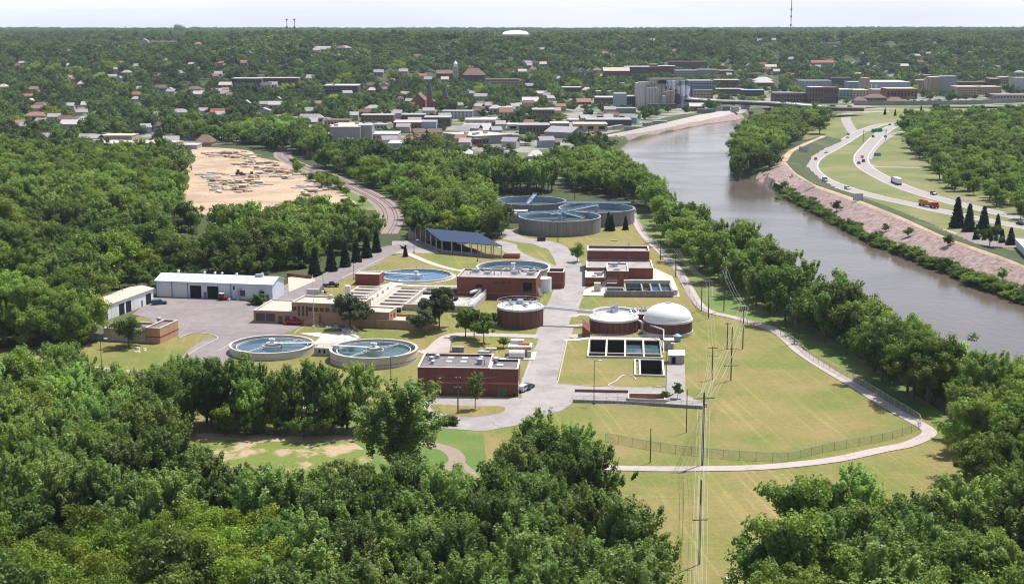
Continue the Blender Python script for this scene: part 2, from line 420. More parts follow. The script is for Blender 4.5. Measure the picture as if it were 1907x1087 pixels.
M_kerb = mat('kerb_concrete', (.44, .40, .34), var=.15, scale=.7)
def kerb(pts, m=None, w=.25, hgt=.13, n=6, closed=False, smooth=True, name='kerb', z=0):
    c = catmull(pts, n, closed) if smooth else [Vector(p) for p in pts]
    L_, R_ = offs(c, w/2, closed); b = MB(); k = len(c); vs = []
    for a, r in zip(L_, R_): vs += [(a.x, a.y, z), (a.x, a.y, z+hgt), (r.x, r.y, z+hgt), (r.x, r.y, z)]
    fs = []
    for i in range(k if closed else k-1):
        j = (i+1) % k
        for q in range(3): fs.append((4*i+q, 4*j+q, 4*j+q+1, 4*i+q+1))
    b.add(vs, fs); return tag(b.build(name, m or M_kerb), kind='structure')
PX = lambda l, z=0: [P(x, y, z) for x, y in l]

def lawn_mat():
    m = mat('mown_lawn', (.225, .185, .062), var=.18, scale=2.0, col2=(.14, .165, .03), f2=.50, scale2=.03, soft=.12)
    nt = m.node_tree; N = nt.nodes; L = nt.links; b = N['Principled BSDF']; src = b.inputs['Base Color'].links[0].from_socket
    geo = N.new('ShaderNodeNewGeometry')
    def lines(dirv, s1, s2, lo, hi, a, b2):
        cb_ = N.new('ShaderNodeCombineXYZ'); al = (-dirv[1], dirv[0])
        for sock, v, sc_ in (('X', dirv, s1), ('Y', al, s2)):
            d = N.new('ShaderNodeVectorMath'); d.operation = 'DOT_PRODUCT'; d.inputs[1].default_value = (v[0]*sc_, v[1]*sc_, 0); L.new(geo.outputs['Position'], d.inputs[0]); L.new(d.outputs['Value'], cb_.inputs[sock])
        n = N.new('ShaderNodeTexNoise'); n.inputs['Scale'].default_value = 1; n.inputs['Detail'].default_value = 3; L.new(cb_.outputs[0], n.inputs['Vector'])
        q = N.new('ShaderNodeMapRange'); q.inputs['From Min'].default_value = lo; q.inputs['From Max'].default_value = hi; q.inputs['To Min'].default_value = a; q.inputs['To Max'].default_value = b2
        L.new(n.outputs['Fac'], q.inputs['Value']); return q.outputs[0]
    thin = lines((.99, .14), .85, .014, .56, .70, 1.0, 1.3)
    thin2 = lines((.12, .99), .5, .01, .62, .72, 1.0, 1.22)
    n = N.new('ShaderNodeTexNoise'); n.inputs['Scale'].default_value = .8; n.inputs['Detail'].default_value = 8; n.inputs['Roughness'].default_value = .8; L.new(geo.outputs['Position'], n.inputs['Vector'])
    mr = N.new('ShaderNodeMapRange'); mr.inputs['From Min'].default_value = .3; mr.inputs['From Max'].default_value = .75; mr.inputs['To Min'].default_value = .72; mr.inputs['To Max'].default_value = 1.3
    L.new(n.outputs['Fac'], mr.inputs['Value'])
    sc = N.new('ShaderNodeVectorMath'); sc.operation = 'SCALE'; L.new(src, sc.inputs[0]); m_ = N.new('ShaderNodeMath'); m_.operation = 'MULTIPLY'; L.new(mr.outputs[0], m_.inputs[0]); L.new(thin, m_.inputs[1])
    m4 = N.new('ShaderNodeMath'); m4.operation = 'MULTIPLY'; L.new(m_.outputs[0], m4.inputs[0]); L.new(thin2, m4.inputs[1]); L.new(m4.outputs[0], sc.inputs['Scale'])
    n2 = N.new('ShaderNodeTexNoise'); n2.inputs['Scale'].default_value = .09; n2.inputs['Detail'].default_value = 8; n2.inputs['Roughness'].default_value = .7; L.new(geo.outputs['Position'], n2.inputs['Vector'])
    m2 = N.new('ShaderNodeMapRange'); m2.inputs['From Min'].default_value = .48; m2.inputs['From Max'].default_value = .64
    L.new(n2.outputs['Fac'], m2.inputs['Value'])
    mx = N.new('ShaderNodeMix'); mx.data_type = 'RGBA'; mx.inputs['B'].default_value = (.27, .20, .09, 1)
    k = N.new('ShaderNodeMath'); k.operation = 'MULTIPLY'; k.inputs[1].default_value = .45; L.new(m2.outputs[0], k.inputs[0])
    L.new(k.outputs[0], mx.inputs['Factor']); L.new(sc.outputs[0], mx.inputs['A']); L.new(mx.outputs['Result'], b.inputs['Base Color'])
    return m
M_lawn = lawn_mat()
M_green = mat('green_meadow', (.10, .165, .03), var=.25, scale=1.5, col2=(.20, .19, .07), f2=.55, scale2=.05)
M_verge = mat('highway_verge', (.125, .155, .04), var=.2, scale=.8, col2=(.21, .195, .08), f2=.52, scale2=.02)
M_asph = mat('asphalt_pale', (.33, .30, .29), var=.14, scale=.25, col2=(.29, .26, .25), f2=.52, scale2=.09, soft=.06)
M_yard = mat('asphalt_pink', (.25, .21, .21), var=.16, scale=.3, col2=(.22, .185, .185), f2=.5, scale2=.06, soft=.05)
M_highway = mat('highway_concrete', (.32, .295, .28), var=.1, scale=.5, col2=(.31, .28, .265), f2=.5, scale2=.05)
M_path = mat('path_asphalt', (.42, .36, .34), var=.08, scale=.6)
M_gravel = mat('tan_gravel', (.47, .345, .235), var=.25, scale=.7, col2=(.34, .245, .17), f2=.52, scale2=.04)
M_riprap = mat('riprap', (.31, .22, .198), var=.6, scale=.45, col2=(.20, .16, .16), f2=.56, scale2=.5, soft=.07, bump=1, bscale=1)
M_ballast = mat('ballast', (.26, .20, .18), var=.2, scale=2)
M_dirt = mat('dirt_track', (.27, .215, .165), var=.15, scale=1)
M_town = mat('town_ground', (.27, .25, .235), var=.3, scale=.12, col2=(.09, .12, .04), f2=.5, scale2=.025, soft=.05)

ua = math.radians(-4.5); ux = Vector((math.cos(ua), math.sin(ua), 0)); uy = Vector((-ux.y, ux.x, 0))
N0 = g4(765, 897); O5 = g6(640, 400)
def rq(O, a, b, c, d): return [O+ux*a+uy*c, O+ux*b+uy*c, O+ux*b+uy*d, O+ux*a+uy*d]
LAWNHOLES = [rq(N0, .3, 20.3, .3, 21.2), rq(O5, 1.3, 7.6, .3, 17.2)]
sheet('lawn', PX([(600,540),(640,520),(700,482),(760,470),(830,465),(925,440),(960,425),(1100,400),(1184,400),(1215,445),(1270,500),(1300,560),(1330,580),(1450,615),(1530,660),(1640,730),(1745,790),(1790,830),(1830,900),(1860,1000),(1860,1150),(1640,1250),(1500,1440),(1180,1440),(1190,1100),(1100,950),(900,930),(560,1000),(380,950),(330,830),(150,730),(-60,710),(-60,650),(180,640),(205,600),(330,575),(500,575),(560,540)]), .01, M_lawn, holes=LAWNHOLES)
sheet('path_verge', PX([(1184,400),(1215,395),(1290,440),(1420,540),(1560,640),(1700,730),(1800,800),(1745,790),(1640,730),(1530,660),(1450,615),(1330,580),(1300,560),(1270,500),(1215,445)]), .01, M_green)
sheet('meadow', PX([(640,775),(820,795),(900,805),(905,850),(900,930),(760,960),(640,900),(560,880)]), .02, M_green)
sheet('meadow', PX([(370,815),(650,818),(700,850),(650,900),(370,880)]), .02, mat('patchy_meadow', (.15, .185, .04), var=.25, scale=1.2, col2=(.40, .30, .19), f2=.53, scale2=.11, soft=.05))
sheet('path', catmull(PX([(380,806),(520,812),(650,812),(655,820),(520,822),(380,815)]), 3, True), .03, M_gravel)
draped('dirt_track', PX([(640,1000),(700,975),(770,915),(815,880),(850,860),(840,840),(805,828),(760,815)]), 3.6, .05, M_dirt)
draped('dirt_track', PX([(850,862),(870,880),(890,910),(900,960)]), 3.4, .05, M_dirt)
# plant roads
sheet('road', PX([(800,737),(972,741),(968,718),(985,672),(1000,640),(1009,612),(1062,609),(1054,636),(1045,675),(1037,705),(1037,714),(1090,719),(1239,723),(1240,675),(1275,678),(1277,735),(1312,750),(1312,760),(1067,750),(1045,765),(1000,778),(960,792),(900,803),(815,796),(660,780),(650,768),(700,768),(740,752),(780,745)]), .05, M_asph)
draped('road', PX([(-80,676),(60,679),(140,687),(230,697),(330,712),(450,735),(560,752),(660,768),(720,776),(800,783)]), 8.5, .05, M_asph)
draped('road', [g3(1140,920), g3(1165,860), g3(1200,740), g3(1255,600), g3(1290,460), g3(1255,350), g3(1200,270), g3(1100,215), g3(980,195), g3(870,175), g3(800,140), g3(860,110)], 10.5, .05, M_asph)
draped('road', [g3(700,200), g3(800,225), g3(880,275), g3(950,312), g3(1060,345), g3(1200,395), g3(1270,440)], 9, .05, M_asph)
sheet('road', [g3(-40,195), g3(190,190), g3(330,290), g3(270,285), g3(100,285), g3(-40,292)], .05, M_asph)
draped('road', PX([(520,572),(546,555),(611,520),(671,495),(706,474),(740,460),(775,462)]), 10.5, .05, M_yard)
sheet('yard', [g1(545,293), g1(900,302), g1(1260,322), g1(1600,160), g1(1720,170), g1(1500,400), g1(1300,480), g1(1640,508), g1(1500,565), g1(1180,600), g1(960,690), g1(900,850), g1(700,860), g1(760,740), g1(890,660), g1(985,612), g1(1015,590), g1(960,565), g1(850,556), g1(730,590), g1(480,440), g1(380,420)], .05, M_yard)
draped('road', [g1(830,850), g1(900,760), g1(1000,660), g1(1100,600)], 13, .045, M_yard)
kerb([g1(730,592), g1(790,566), g1(850,556), g1(960,565), g1(1015,590), g1(985,612), g1(890,660), g1(800,715), g1(740,750)], w=.3)
kerb([g1(1020,690), g1(1100,640), g1(1160,610)], w=.3, smooth=False)
kerb([g2(870,60), g2(310,310)], w=.3, smooth=False); kerb([g2(1170,0), g2(860,150)], w=.4, smooth=False)
draped('path', [g5(320,225), g5(420,205), g5(480,150), g5(560,100), g5(700,90), g5(950,97), g5(1190,105)], 4.5, .06, M_path)
sheet('path', [g5(400,225), g5(540,225), g5(560,130), g5(600,100), g5(500,130), g5(430,190)], .065, M_path)
draped('path', [g3(75,285), g3(200,340), g3(330,385), g3(440,410), g3(560,425)], 3, .06, M_rooftan)
draped('path', [g4(640,670), g4(700,655), g4(790,660)], 4, .06, M_path); draped('path', [g4(600,770), g4(700,765), g4(790,752)], 2, .06, M_conclight)
draped('path', [g4(640,600), g4(700,580), g4(790,585)], 3.4, .06, M_path); draped('path', [g4(640,745), g4(700,738), g4(770,735)], 5, .06, M_path)
draped('path', [g3(0,520), g3(200,528), g3(440,530)], 2.6, .06, M_conclight)
sheet('paving', [g2(540,560), g2(880,545), g2(990,600), g2(760,650), g2(640,640), g2(700,590)], .06, M_conclight)
sheet('paving', [g2(1170,200), g2(1290,165), g2(1330,190), g2(1250,215), g2(1100,300), g2(980,330), g2(1040,270)], .07, M_conclight)
kerb([g2(510,560), g2(560,520), g2(640,500), g2(760,510), g2(880,525)], w=.26)
# grass islands
def island(pts, m=None):
    sheet('grass_island', catmull(pts, 5, True), .09, m or M_lawn); kerb(pts, w=.28, closed=True, n=5)
island([g5(420,610), g5(700,622), g5(900,622), g5(960,640), g5(930,668), g5(800,690), g5(600,695), g5(440,660)])
island([g3(885,235), g3(960,228), g3(1100,250), g3(1140,290), g3(1175,372), g3(1110,350), g3(990,310), g3(920,275)])
sheet('grass_island', [g4(650,600), g4(790,600), g4(775,645), g4(635,655)], .09, M_lawn)
kerb([g4(690,520), g4(720,470), g4(745,450)], w=.26); kerb([g6(145,130), g6(85,400), g6(75,440), g6(95,458), g6(400,472), g6(700,485), g6(868,470)], w=.28, n=4)
kerb([g5(1145,285), g5(1060,520)], w=.2, smooth=False)
# riverside path
draped('path', PX([(1178,388),(1180,402),(1192,428),(1210,450),(1240,478),(1262,502),(1280,532),(1298,562),(1320,580),(1370,592),(1420,607),(1455,624),(1490,655),(1540,688),(1600,723),(1650,755),(1700,783),(1728,800),(1726,812),(1690,828),(1640,838),(1560,855),(1480,865),(1400,871),(1300,873),(1205,873),(1100,870),(1000,868)]), 3.3, .06, M_path)
def cracks(m, sc=.11, dark=.72, w=.012):
    nt = m.node_tree; N = nt.nodes; L = nt.links; b = N['Principled BSDF']; src = b.inputs['Base Color'].links[0].from_socket
    geo = N.new('ShaderNodeNewGeometry'); v = N.new('ShaderNodeTexVoronoi'); v.feature = 'DISTANCE_TO_EDGE'; v.inputs['Scale'].default_value = sc
    nz_ = N.new('ShaderNodeTexNoise'); nz_.inputs['Scale'].default_value = .25; nz_.inputs['Detail'].default_value = 4; ad = N.new('ShaderNodeVectorMath'); ad.operation = 'MULTIPLY_ADD'; ad.inputs[1].default_value = (5, 5, 0)
    L.new(geo.outputs['Position'], nz_.inputs['Vector']); L.new(nz_.outputs['Color'], ad.inputs[0]); L.new(geo.outputs['Position'], ad.inputs[2]); L.new(ad.outputs[0], v.inputs['Vector'])
    q = N.new('ShaderNodeMapRange'); q.inputs['From Max'].default_value = w; q.inputs['To Min'].default_value = dark; q.inputs['To Max'].default_value = 1; L.new(v.outputs['Distance'], q.inputs['Value'])
    st = N.new('ShaderNodeTexNoise'); st.inputs['Scale'].default_value = .07; st.inputs['Detail'].default_value = 5; L.new(geo.outputs['Position'], st.inputs['Vector'])
    q2 = N.new('ShaderNodeMapRange'); q2.inputs['From Min'].default_value = .58; q2.inputs['From Max'].default_value = .66; q2.inputs['To Min'].default_value = 1; q2.inputs['To Max'].default_value = .86; L.new(st.outputs['Fac'], q2.inputs['Value'])
    k = N.new('ShaderNodeMath'); k.operation = 'MULTIPLY'; L.new(q.outputs[0], k.inputs[0]); L.new(q2.outputs[0], k.inputs[1])
    s_ = N.new('ShaderNodeVectorMath'); s_.operation = 'SCALE'; L.new(src, s_.inputs[0]); L.new(k.outputs[0], s_.inputs['Scale']); L.new(s_.outputs[0], b.inputs['Base Color'])
cracks(M_asph); cracks(M_yard, .13); cracks(M_path, .2, .82, .03)
# highway on the far side
sheet('verge', PX([(1500,250),(1560,212),(1590,204),(1640,200),(2100,205),(2200,300),(2200,520),(1990,500),(1907,470),(1880,466),(1760,430),(1680,395),(1590,362),(1530,342),(1490,320),(1470,300),(1480,285)]), .005, M_verge)
HW = lambda l: [h5(x, y) for x, y in l]
sb = HW([(1150,98),(1050,105),(940,118),(850,148),(770,185),(690,235),(600,285),(510,335),(468,385),(485,435),(560,490),(700,545),(900,600),(1130,650),(1350,700),(1600,750),(1907,808),(2300,880)])
nb = HW([(1150,105),(1060,118),(985,150),(920,200),(860,265),(812,330),(825,390),(900,445),(1050,520),(1250,592),(1500,660),(1907,752),(2300,840)])
draped('highway', sb, 10.5, .03, M_highway); draped('highway', nb, 10.5, .03, M_highway)
draped('ramp_road', HW([(790,40),(720,45),(708,80),(730,130),(760,175),(745,205)]), 9, .03, M_highway)
draped('ramp_road', HW([(1150,150),(1030,182),(960,215),(910,255),(870,300),(845,350)]), 7, .03, M_highway)
draped('ramp_road', HW([(1600,430),(1350,412),(1220,408),(1050,405),(900,400),(860,385)]), 5.5, .03, M_highway)
draped('ramp_road', HW([(1000,30),(900,30),(800,36)]), 16, .03, M_highway)
for l in (sb, nb):
    c = catmull(l, 8); L_, R_ = offs(c, 4.4)
    for q in (L_, R_): draped('edge_line', q, .35, .07, M_white, n=1)
    d = MB(); 
    for i in range(0, len(c)-1, 1):
        a, b2 = c[i], c[i+1]; n_ = max(1, int((b2-a).length/12))
        for k in range(n_):
            s_ = a.lerp(b2, k/n_); e_ = a.lerp(b2, (k+.35)/n_); t_ = (e_-s_).normalized()*0.13; nn = Vector((-t_.y, t_.x, 0))
            d.add([(*(s_+nn).xy, .1), (*(s_-nn).xy, .1), (*(e_-nn).xy, .1), (*(e_+nn).xy, .1)], [(0,1,2,3)])
    tag(d.build('lane_marking', M_white), kind='structure')
draped('side_road', HW([(2200,660),(1907,640),(1700,640),(1500,620),(1440,600)]), 7, .03, M_yard)
draped('side_road', HW([(1060,742),(1200,785),(1400,840),(1520,880),(1700,930),(1907,925),(2100,900)]), 4, .03, M_path)
sheet('side_road', HW([(1420,860),(1500,842),(1650,850),(1800,870),(1907,880),(1907,950),(1700,945),(1520,905),(1430,880)]), .05, M_yard)
# levee: crest path + riprap faces
def strip_between(name, A, B, m, k=8, lift=.06):
    A = np.array(A); B = np.array(B); n = len(A); vs = []; fs = []
    for i in range(n):
        for j in range(k+1):
            q = A[i] + (B[i]-A[i])*j/k; vs.append((q[0], q[1], gz(q[0], q[1]) + lift))
    for i in range(n-1):
        for j in range(k): fs.append((i*(k+1)+j, i*(k+1)+j+1, (i+1)*(k+1)+j+1, (i+1)*(k+1)+j))
    b = MB(); b.add(vs, fs); return tag(b.build(name, m), kind='structure')
def resample(poly, n):
    poly = np.array(poly); d = np.r_[0, np.cumsum(np.hypot(*np.diff(poly, axis=0).T))]
    t = np.linspace(0, d[-1], n); return np.stack([np.interp(t, d, poly[:, 0]), np.interp(t, d, poly[:, 1])], -1)
RBs = resample(np.vstack([arr([P(1405,336,ZW)]), RB]), 90); CRs = resample(CR[2:], 90)
strip_between('riprap_bank', RBs + (CRs-RBs)*.03, RBs + (CRs-RBs)*.93, M_riprap, 10)
strip_between('levee_path', RBs + (CRs-RBs)*.93, RBs + (CRs-RBs)*1.06, M_gravel, 2, .1)
crr = resample(CR[:4], 12); draped('levee_path', [Vector((x, y, 0)) for x, y in crr], 4, .12, M_gravel, drape=True, n=1)
FBs = resample(FB[:5], 50); FCs = resample(FCR, 50)
strip_between('riprap_bank', FBs, FBs + (FCs-FBs)*.5, M_riprap, 4, .2)
strip_between('levee_slope', FBs + (FCs-FBs)*.5, FBs + (FCs-FBs)*.97, mat('levee_concrete', (.40, .36, .33), var=.12, scale=.2), 4, .25)
# quarry yard, railway, town ground
q7 = crop(340, 260, 4.54)
sheet('gravel_yard', catmull([q7(100,70), q7(540,92), q7(640,150), q7(830,190), q7(1000,260), q7(1180,330), q7(1300,400), q7(1500,450), q7(1560,510), q7(1400,580), q7(900,640), q7(200,640), q7(0,560), q7(0,450), q7(60,330), q7(20,240), q7(110,180)], 4, True), .03, M_gravel)
rail = [q7(1010,20), q7(940,62), q7(860,100), q7(845,135), q7(880,170), q7(960,210), q7(1080,255), q7(1250,315), q7(1400,385), q7(1560,460), q7(1680,530), q7(1745,600), q7(1760,690), q7(1700,800)]
draped('rail_bed', rail, 12, .05, M_ballast)
draped('rail_verge', [p + Vector((-9, 0, 0)) for p in rail[6:12]], 8, .04, M_green)
M_rail = mat('rail_steel', (.09, .07, .065), rough=.4, metal=.5)
for o_ in (-3.1, -1.6, 1.6, 3.1):
    c = catmull(rail, 6); L_, _ = offs(c, o_); kerb(L_, M_rail, w=.22, hgt=.22, n=1, name='railway_track', z=.08)
sheet('town_ground', PX([(250,285),(420,268),(560,262),(620,290),(700,330),(1050,345),(1070,262),(1240,225),(1400,201),(1907,199),(2300,200),(2300,166),(1400,160),(1100,175),(900,195),(640,205),(560,225),(400,215),(100,210),(-50,230),(-50,262),(150,262)]), .008, M_town)
# ================================================================ trees
L_cot = leaf_mat('leaves_cottonwood', (.074, .130, .034), (.32, .42, .125), .42); L_cot['n'] = 1
L_bro = leaf_mat('leaves_broad', (.062, .112, .024), (.235, .32, .072), .4)
L_far = leaf_mat('leaves_far', (.034, .068, .022), (.145, .208, .060), .3)
L_bri = leaf_mat('leaves_bright', (.11, .17, .02), (.28, .35, .055), .4)
L_dar = leaf_mat('leaves_dark', (.045, .055, .028), (.12, .14, .065), .2)
L_spr = leaf_mat('needles', (.010, .026, .016), (.03, .06, .034), .1)
def unit(v): return v/np.maximum(np.linalg.norm(v, axis=-1, keepdims=True), 1e-9)
def leaves(centers, radii, axes, nleaf, size, r, up=.35, rad=.6, shell=.5, rnd=.6):
    """leaf quads scattered through the outer part of each lobe; lobes: centre, (short, long) radius, long axis"""
    n = len(centers); c = np.repeat(centers, nleaf, 0); ra = np.repeat(radii, nleaf, 0); ax = np.repeat(axes, nleaf, 0)
    d = unit(r.normal(size=(n*nleaf, 3)))
    k = r.random((n*nleaf, 1))**shell
    along = (d*ax).sum(1, keepdims=True)
    off = (d - along*ax)*ra[:, :1] + ax*along*ra[:, 1:2]
    p = c + off*k
    nn = unit(unit(off)*rad*1.7 + r.normal(size=p.shape)*rnd + np.array([0, 0, up]))
    t = unit(np.cross(nn, r.normal(size=p.shape))); b = np.cross(nn, t)
    s = size*(.65 + .7*r.random((len(p), 1)))
    v = np.stack([p - t*s*.62, p - b*s*.38 + nn*s*.08, p + t*s*.62, p + b*s*.38 + nn*s*.08], 1).reshape(-1, 3)
    f = np.arange(len(p)*4).reshape(-1, 4)
    lob = np.repeat(r.random(n), nleaf)
    return v, f, np.clip(.55*r.random(len(p)) + .45*lob, 0, 1)
def lobes_for(style, r, h, w, nl):
    """lobe centres fill a crown envelope, clustered on a few main limbs so that its outline is uneven"""
    C, R, A = [], [], []; limbs = []
    base = {'cot': .16, 'broad': .2, 'bright': .2, 'thin': .2, 'small': .28}[style]*h
    nlimb = {'cot': 9, 'broad': 9, 'bright': 9, 'thin': 6, 'small': 5}[style]
    for i in range(nlimb):
        a = 2*math.pi*(i + r.random()*.6)/nlimb*1.0 + (i % 2)*.4
        lv = (i + .5)/nlimb
        if style in ('cot', 'thin'):
            reach = w/2*(.42 + .5*r.random())*(1 - .45*lv); top = h*(.62 + .4*lv*r.uniform(.85, 1.0))
        else:
            reach = w/2*(.55 + .35*r.random())*(1 - .5*lv**2); top = h*(.5 + .42*lv)
        s0 = base + (h*.35)*lv*r.random(); end = np.array([math.cos(a)*reach, math.sin(a)*reach, top])
        limbs.append((np.array([0, 0, s0]), end))
    limbs.append((np.array([0, 0, base]), np.array([r.normal()*.4, r.normal()*.4, h*.97])))
    for i in range(nl):
        s0, e = limbs[i % len(limbs)]
        t = .22 + .78*r.random()**.75
        p = s0 + (e - s0)*t
        zt = p[2]/h
        spread = w*.21*(1.1 - .35*zt)
        p = p + r.normal(size=3)*np.array([spread, spread, h*.05])*.62
        out = unit(np.array([p[0], p[1], 0.001]))
        if style in ('cot', 'thin'):
            ax = unit(out*.45 + np.array([0, 0, 1.]) + r.normal(size=3)*.25); rs = w*.056*r.uniform(.7, 1.25); rl = rs*r.uniform(2.2, 3.3)
        else:
            ax = unit(out + r.normal(size=3)*.4 + np.array([0, 0, .2])); rs = w*.092*r.uniform(.75, 1.2); rl = rs*1.3
        p[2] = min(max(p[2], base*.8), h - rl*.5)
        C.append(p); R.append((rs, rl)); A.append(ax)
    return np.array(C), np.array(R), np.array(A), limbs
def trunk_mb(h, limbs, r0, r):
    b = MB(); b.tube((0, 0, -.6), (0, 0, h*.3), r0, 7, r2=r0*.75); b.tube((0, 0, h*.3), (r.normal()*.1, r.normal()*.1, h*.8), r0*.75, 6, r2=r0*.25)
    for s0, e in limbs: b.tube(s0, s0 + (e - s0)*.85, r0*.34, 5, r2=r0*.08)
    return b
TV = {}
def make_variant(style, lod, k, h, w):
    r = np.random.default_rng(hash((style == 'cot', lod, k)) % 1000 + k*17 + len(style))
    nl, nleaf, size = {'hi': (190, 120, .37), 'mid': (80, 70, .62), 'far': (34, 46, 1.1), 'vfar': (18, 22, 1.9)}[lod]
    if style in ('bright', 'small'): size *= .8
    C, R, A, limbs = lobes_for(style, r, h, w, nl)
    if lod == 'hi': R = R*.84
    if lod == 'vfar': R = R*1.5
    if lod == 'far': R = R*1.2
    if style == 'thin': nleaf = int(nleaf*.45)
    v, f, tone = leaves(C, R, A, nleaf, size, r, shell=.42, rnd=.85 if lod == 'hi' else .6, up=.75)
    mt = L_far if lod in ('far', 'vfar') and style == 'broad' else {'cot': L_cot, 'broad': L_bro, 'bright': L_bri, 'thin': L_cot, 'small': L_bro}[style]
    crown = np_mesh('crown', v, f, mt, tone)
    tb = trunk_mb(h, limbs, .022*h if style != 'thin' else .014*h, r)
    tme = bpy.data.meshes.new('trunk'); tme.from_pydata([tuple(map(float, q)) for q in tb.v], [], tb.f); tme.materials.append(M_bark); tme.update()
    # joined version for the woods
    tv = np.array(tb.v); 
    TV[(style, lod, k)] = (crown, tme, h, w, v, f, tone, mt, tb)
    return TV[(style, lod, k)]
def pine_variant(k):
    a = make_variant('small', 'hi', 10+k, 8, 8)
    me = np_mesh('crown', a[4], a[5], L_dar, a[6]*1.0); TV[('small', 'hi', 10+k)] = (me,) + a[1:]
def spruce(lod, k, h=10, w=4.2):
    r = np.random.default_rng(50 + k); tiers = {'mid': 17, 'far': 9}[lod]; C = []; R = []; A = []
    for i in range(tiers):
        t = (i + .3)/tiers; z = h*(.06 + .92*t); rad = w/2*(1 - t)**.85 + .12; nb = max(3, int((14 if lod == 'mid' else 8)*(1 - t) + 3))
        for j in range(nb):
            a = 2*math.pi*j/nb + r.random()*.7; q = rad*r.uniform(.78, 1.08)
            for s_ in (.45, .85):
                C.append((math.cos(a)*q*s_, math.sin(a)*q*s_, z - q*s_*.32)); R.append((.26 + .03*h*(1-t)*.5, .5 + .25*q*.6)); A.append(unit(np.array([math.cos(a), math.sin(a), -.4])))
    v, f, tone = leaves(np.array(C), np.array(R), np.array(A), 22 if lod == 'mid' else 12, .42 if lod == 'mid' else .8, r, up=.1)
    me = np_mesh('crown', v, f, L_spr, tone); tb = MB().tube((0, 0, -.4), (0, 0, h*.9), .16, 6, r2=.03)
    tme = bpy.data.meshes.new('trunk'); tme.from_pydata([tuple(q) for q in tb.v], [], tb.f); tme.materials.append(M_bark)
    TV[('spruce', lod, k)] = (me, tme, h, w, v, f, tone, L_spr, tb)
for k in range(4): make_variant('cot', 'hi', k, 19, 13.5)
for k in range(2): make_variant('broad', 'hi', k, 15, 13)
for k in range(2): make_variant('bright', 'hi', k, 14, 13)
for k in range(2): make_variant('thin', 'hi', k, 16, 7.5)
for k in range(2): make_variant('small', 'hi', k, 8, 7)
for k in range(3): make_variant('cot', 'mid', k, 17, 13)
for k in range(4): make_variant('broad', 'mid', k, 15, 15)
for k in range(2): make_variant('bright', 'mid', k, 13, 13)
for k in range(3): make_variant('broad', 'far', k, 14, 17)
make_variant('bright', 'far', 0, 13, 16)
for k in range(4): make_variant('broad', 'vfar', k, 14, 18)
for k in range(2): spruce('mid', k)
pine_variant(0)
_treeproto = {}
def put_tree(style, lod, k, loc, h, rz, label, cat='tree', group=None, name=None, wide=1.0):
    crown, tme, h0, w0 = TV[(style, lod, k)][:4]
    nm = name or {'cot': 'cottonwood_tree', 'broad': 'broadleaf_tree', 'bright': 'maple_tree', 'thin': 'slender_tree', 'small': 'garden_tree', 'spruce': 'spruce_tree'}[style]
    e = bpy.data.objects.new(nm, None); COL.objects.link(e); e.location = loc; e.rotation_euler = (0, 0, rz); s = h/h0; e.scale = (s*wide, s*wide, s)
    tag(e, label, cat, group)
    for part, me in (('crown', crown), ('trunk', tme)):
        o = bpy.data.objects.new(part, me); COL.objects.link(o); o.parent = e
    return e
# ---- individually known trees (base pixel, height in metres)
def ptree(x, y, h, style, k, label, lod='mid', rz=0, wide=1.0, group=None, name=None, z=0):
    q = P(x, y, z); return put_tree(style, lod, k, q, h, rz, label, group=group, wide=wide, name=name)
ptree(738, 915, 22, 'cot', 0, 'tall full cottonwood standing alone beside the dirt track left of centre', 'hi', .4, 1.32)
ptree(240, 646, 9.3, 'broad', 0, 'dark round tree casting a shadow on the grass in front of the small brick building', 'mid', wide=1.1)
ptree(885, 762, 9, 'thin', 0, 'thin leaning birch on the grass island in front of the dark brick building', 'hi', name='birch_tree')
ptree(1075, 488, 7.6, 'broad', 1, 'small round tree by the drive left of the brick solids building', 'mid', wide=.85)
for (x, y, h, k, w, lab) in [(652, 613, 10.5, 0, 1.15, 'open spreading pine in front of the tan office building'), (818, 612, 12.5, 1, .95, 'tallest dark pine in front of the foamy basin'), (786, 623, 7.6, 0, 1.1, 'small rounded pine right of the office terrace')]:
    t = ptree(x, y, h, 'small', 10, lab, 'hi', rz=x, wide=w, name='pine_tree')
for (x, y, h, k, lab) in [(867, 628, 8.6, 0, 'leftmost of three green shade trees beside the curved path'), (883, 629, 8.2, 1, 'middle of three green shade trees beside the curved path'), (901, 638, 8.6, 0, 'rightmost of three green shade trees beside the curved path')]:
    ptree(x, y, h, 'small', k, lab, 'hi', rz=x, wide=.95)
ptree(920, 609, 4.5, 'small', 1, 'little grey-green tree against the left round digester', 'mid' if ('small','mid',1) in TV else 'hi', wide=.8)
ptree(1262, 742, 4.0, 'small', 0, 'bright green sapling behind the concrete dock', 'hi', wide=.7)
ptree(1238, 747, 2.6, 'small', 1, 'low green bush at the right end of the concrete dock', 'hi', wide=1.2)
ptree(938, 648, 3.2, 'small', 1, 'green bush growing beside the white equipment skid', 'hi', wide=1.3)
for (x, y, h, lab) in [(755, 478, 4.8, 'small lone spruce on the lawn near the canopy'), (1133, 429, 8.2, 'left spruce of the close pair at the front right of the grey tanks'), (1139, 430, 7.4, 'right spruce of the close pair at the front right of the grey tanks'), (1165, 428, 6.4, 'spruce under the right grey tank nearest the riverside path')]:
    ptree(x, y, h, 'spruce', 0, lab, 'mid', rz=x)
for i, (x, y, h) in enumerate([(586, 513, 10.5), (617, 505, 10), (643, 497, 9.5), (664, 488, 9), (683, 480, 9.5), (701, 470, 9), (560, 500, 9)]):
    ptree(x, y, h, 'spruce', i % 2, 'dark spruce in the row along the drive by the woods edge', 'mid', rz=i, group='spruces along the drive', wide=1.05)
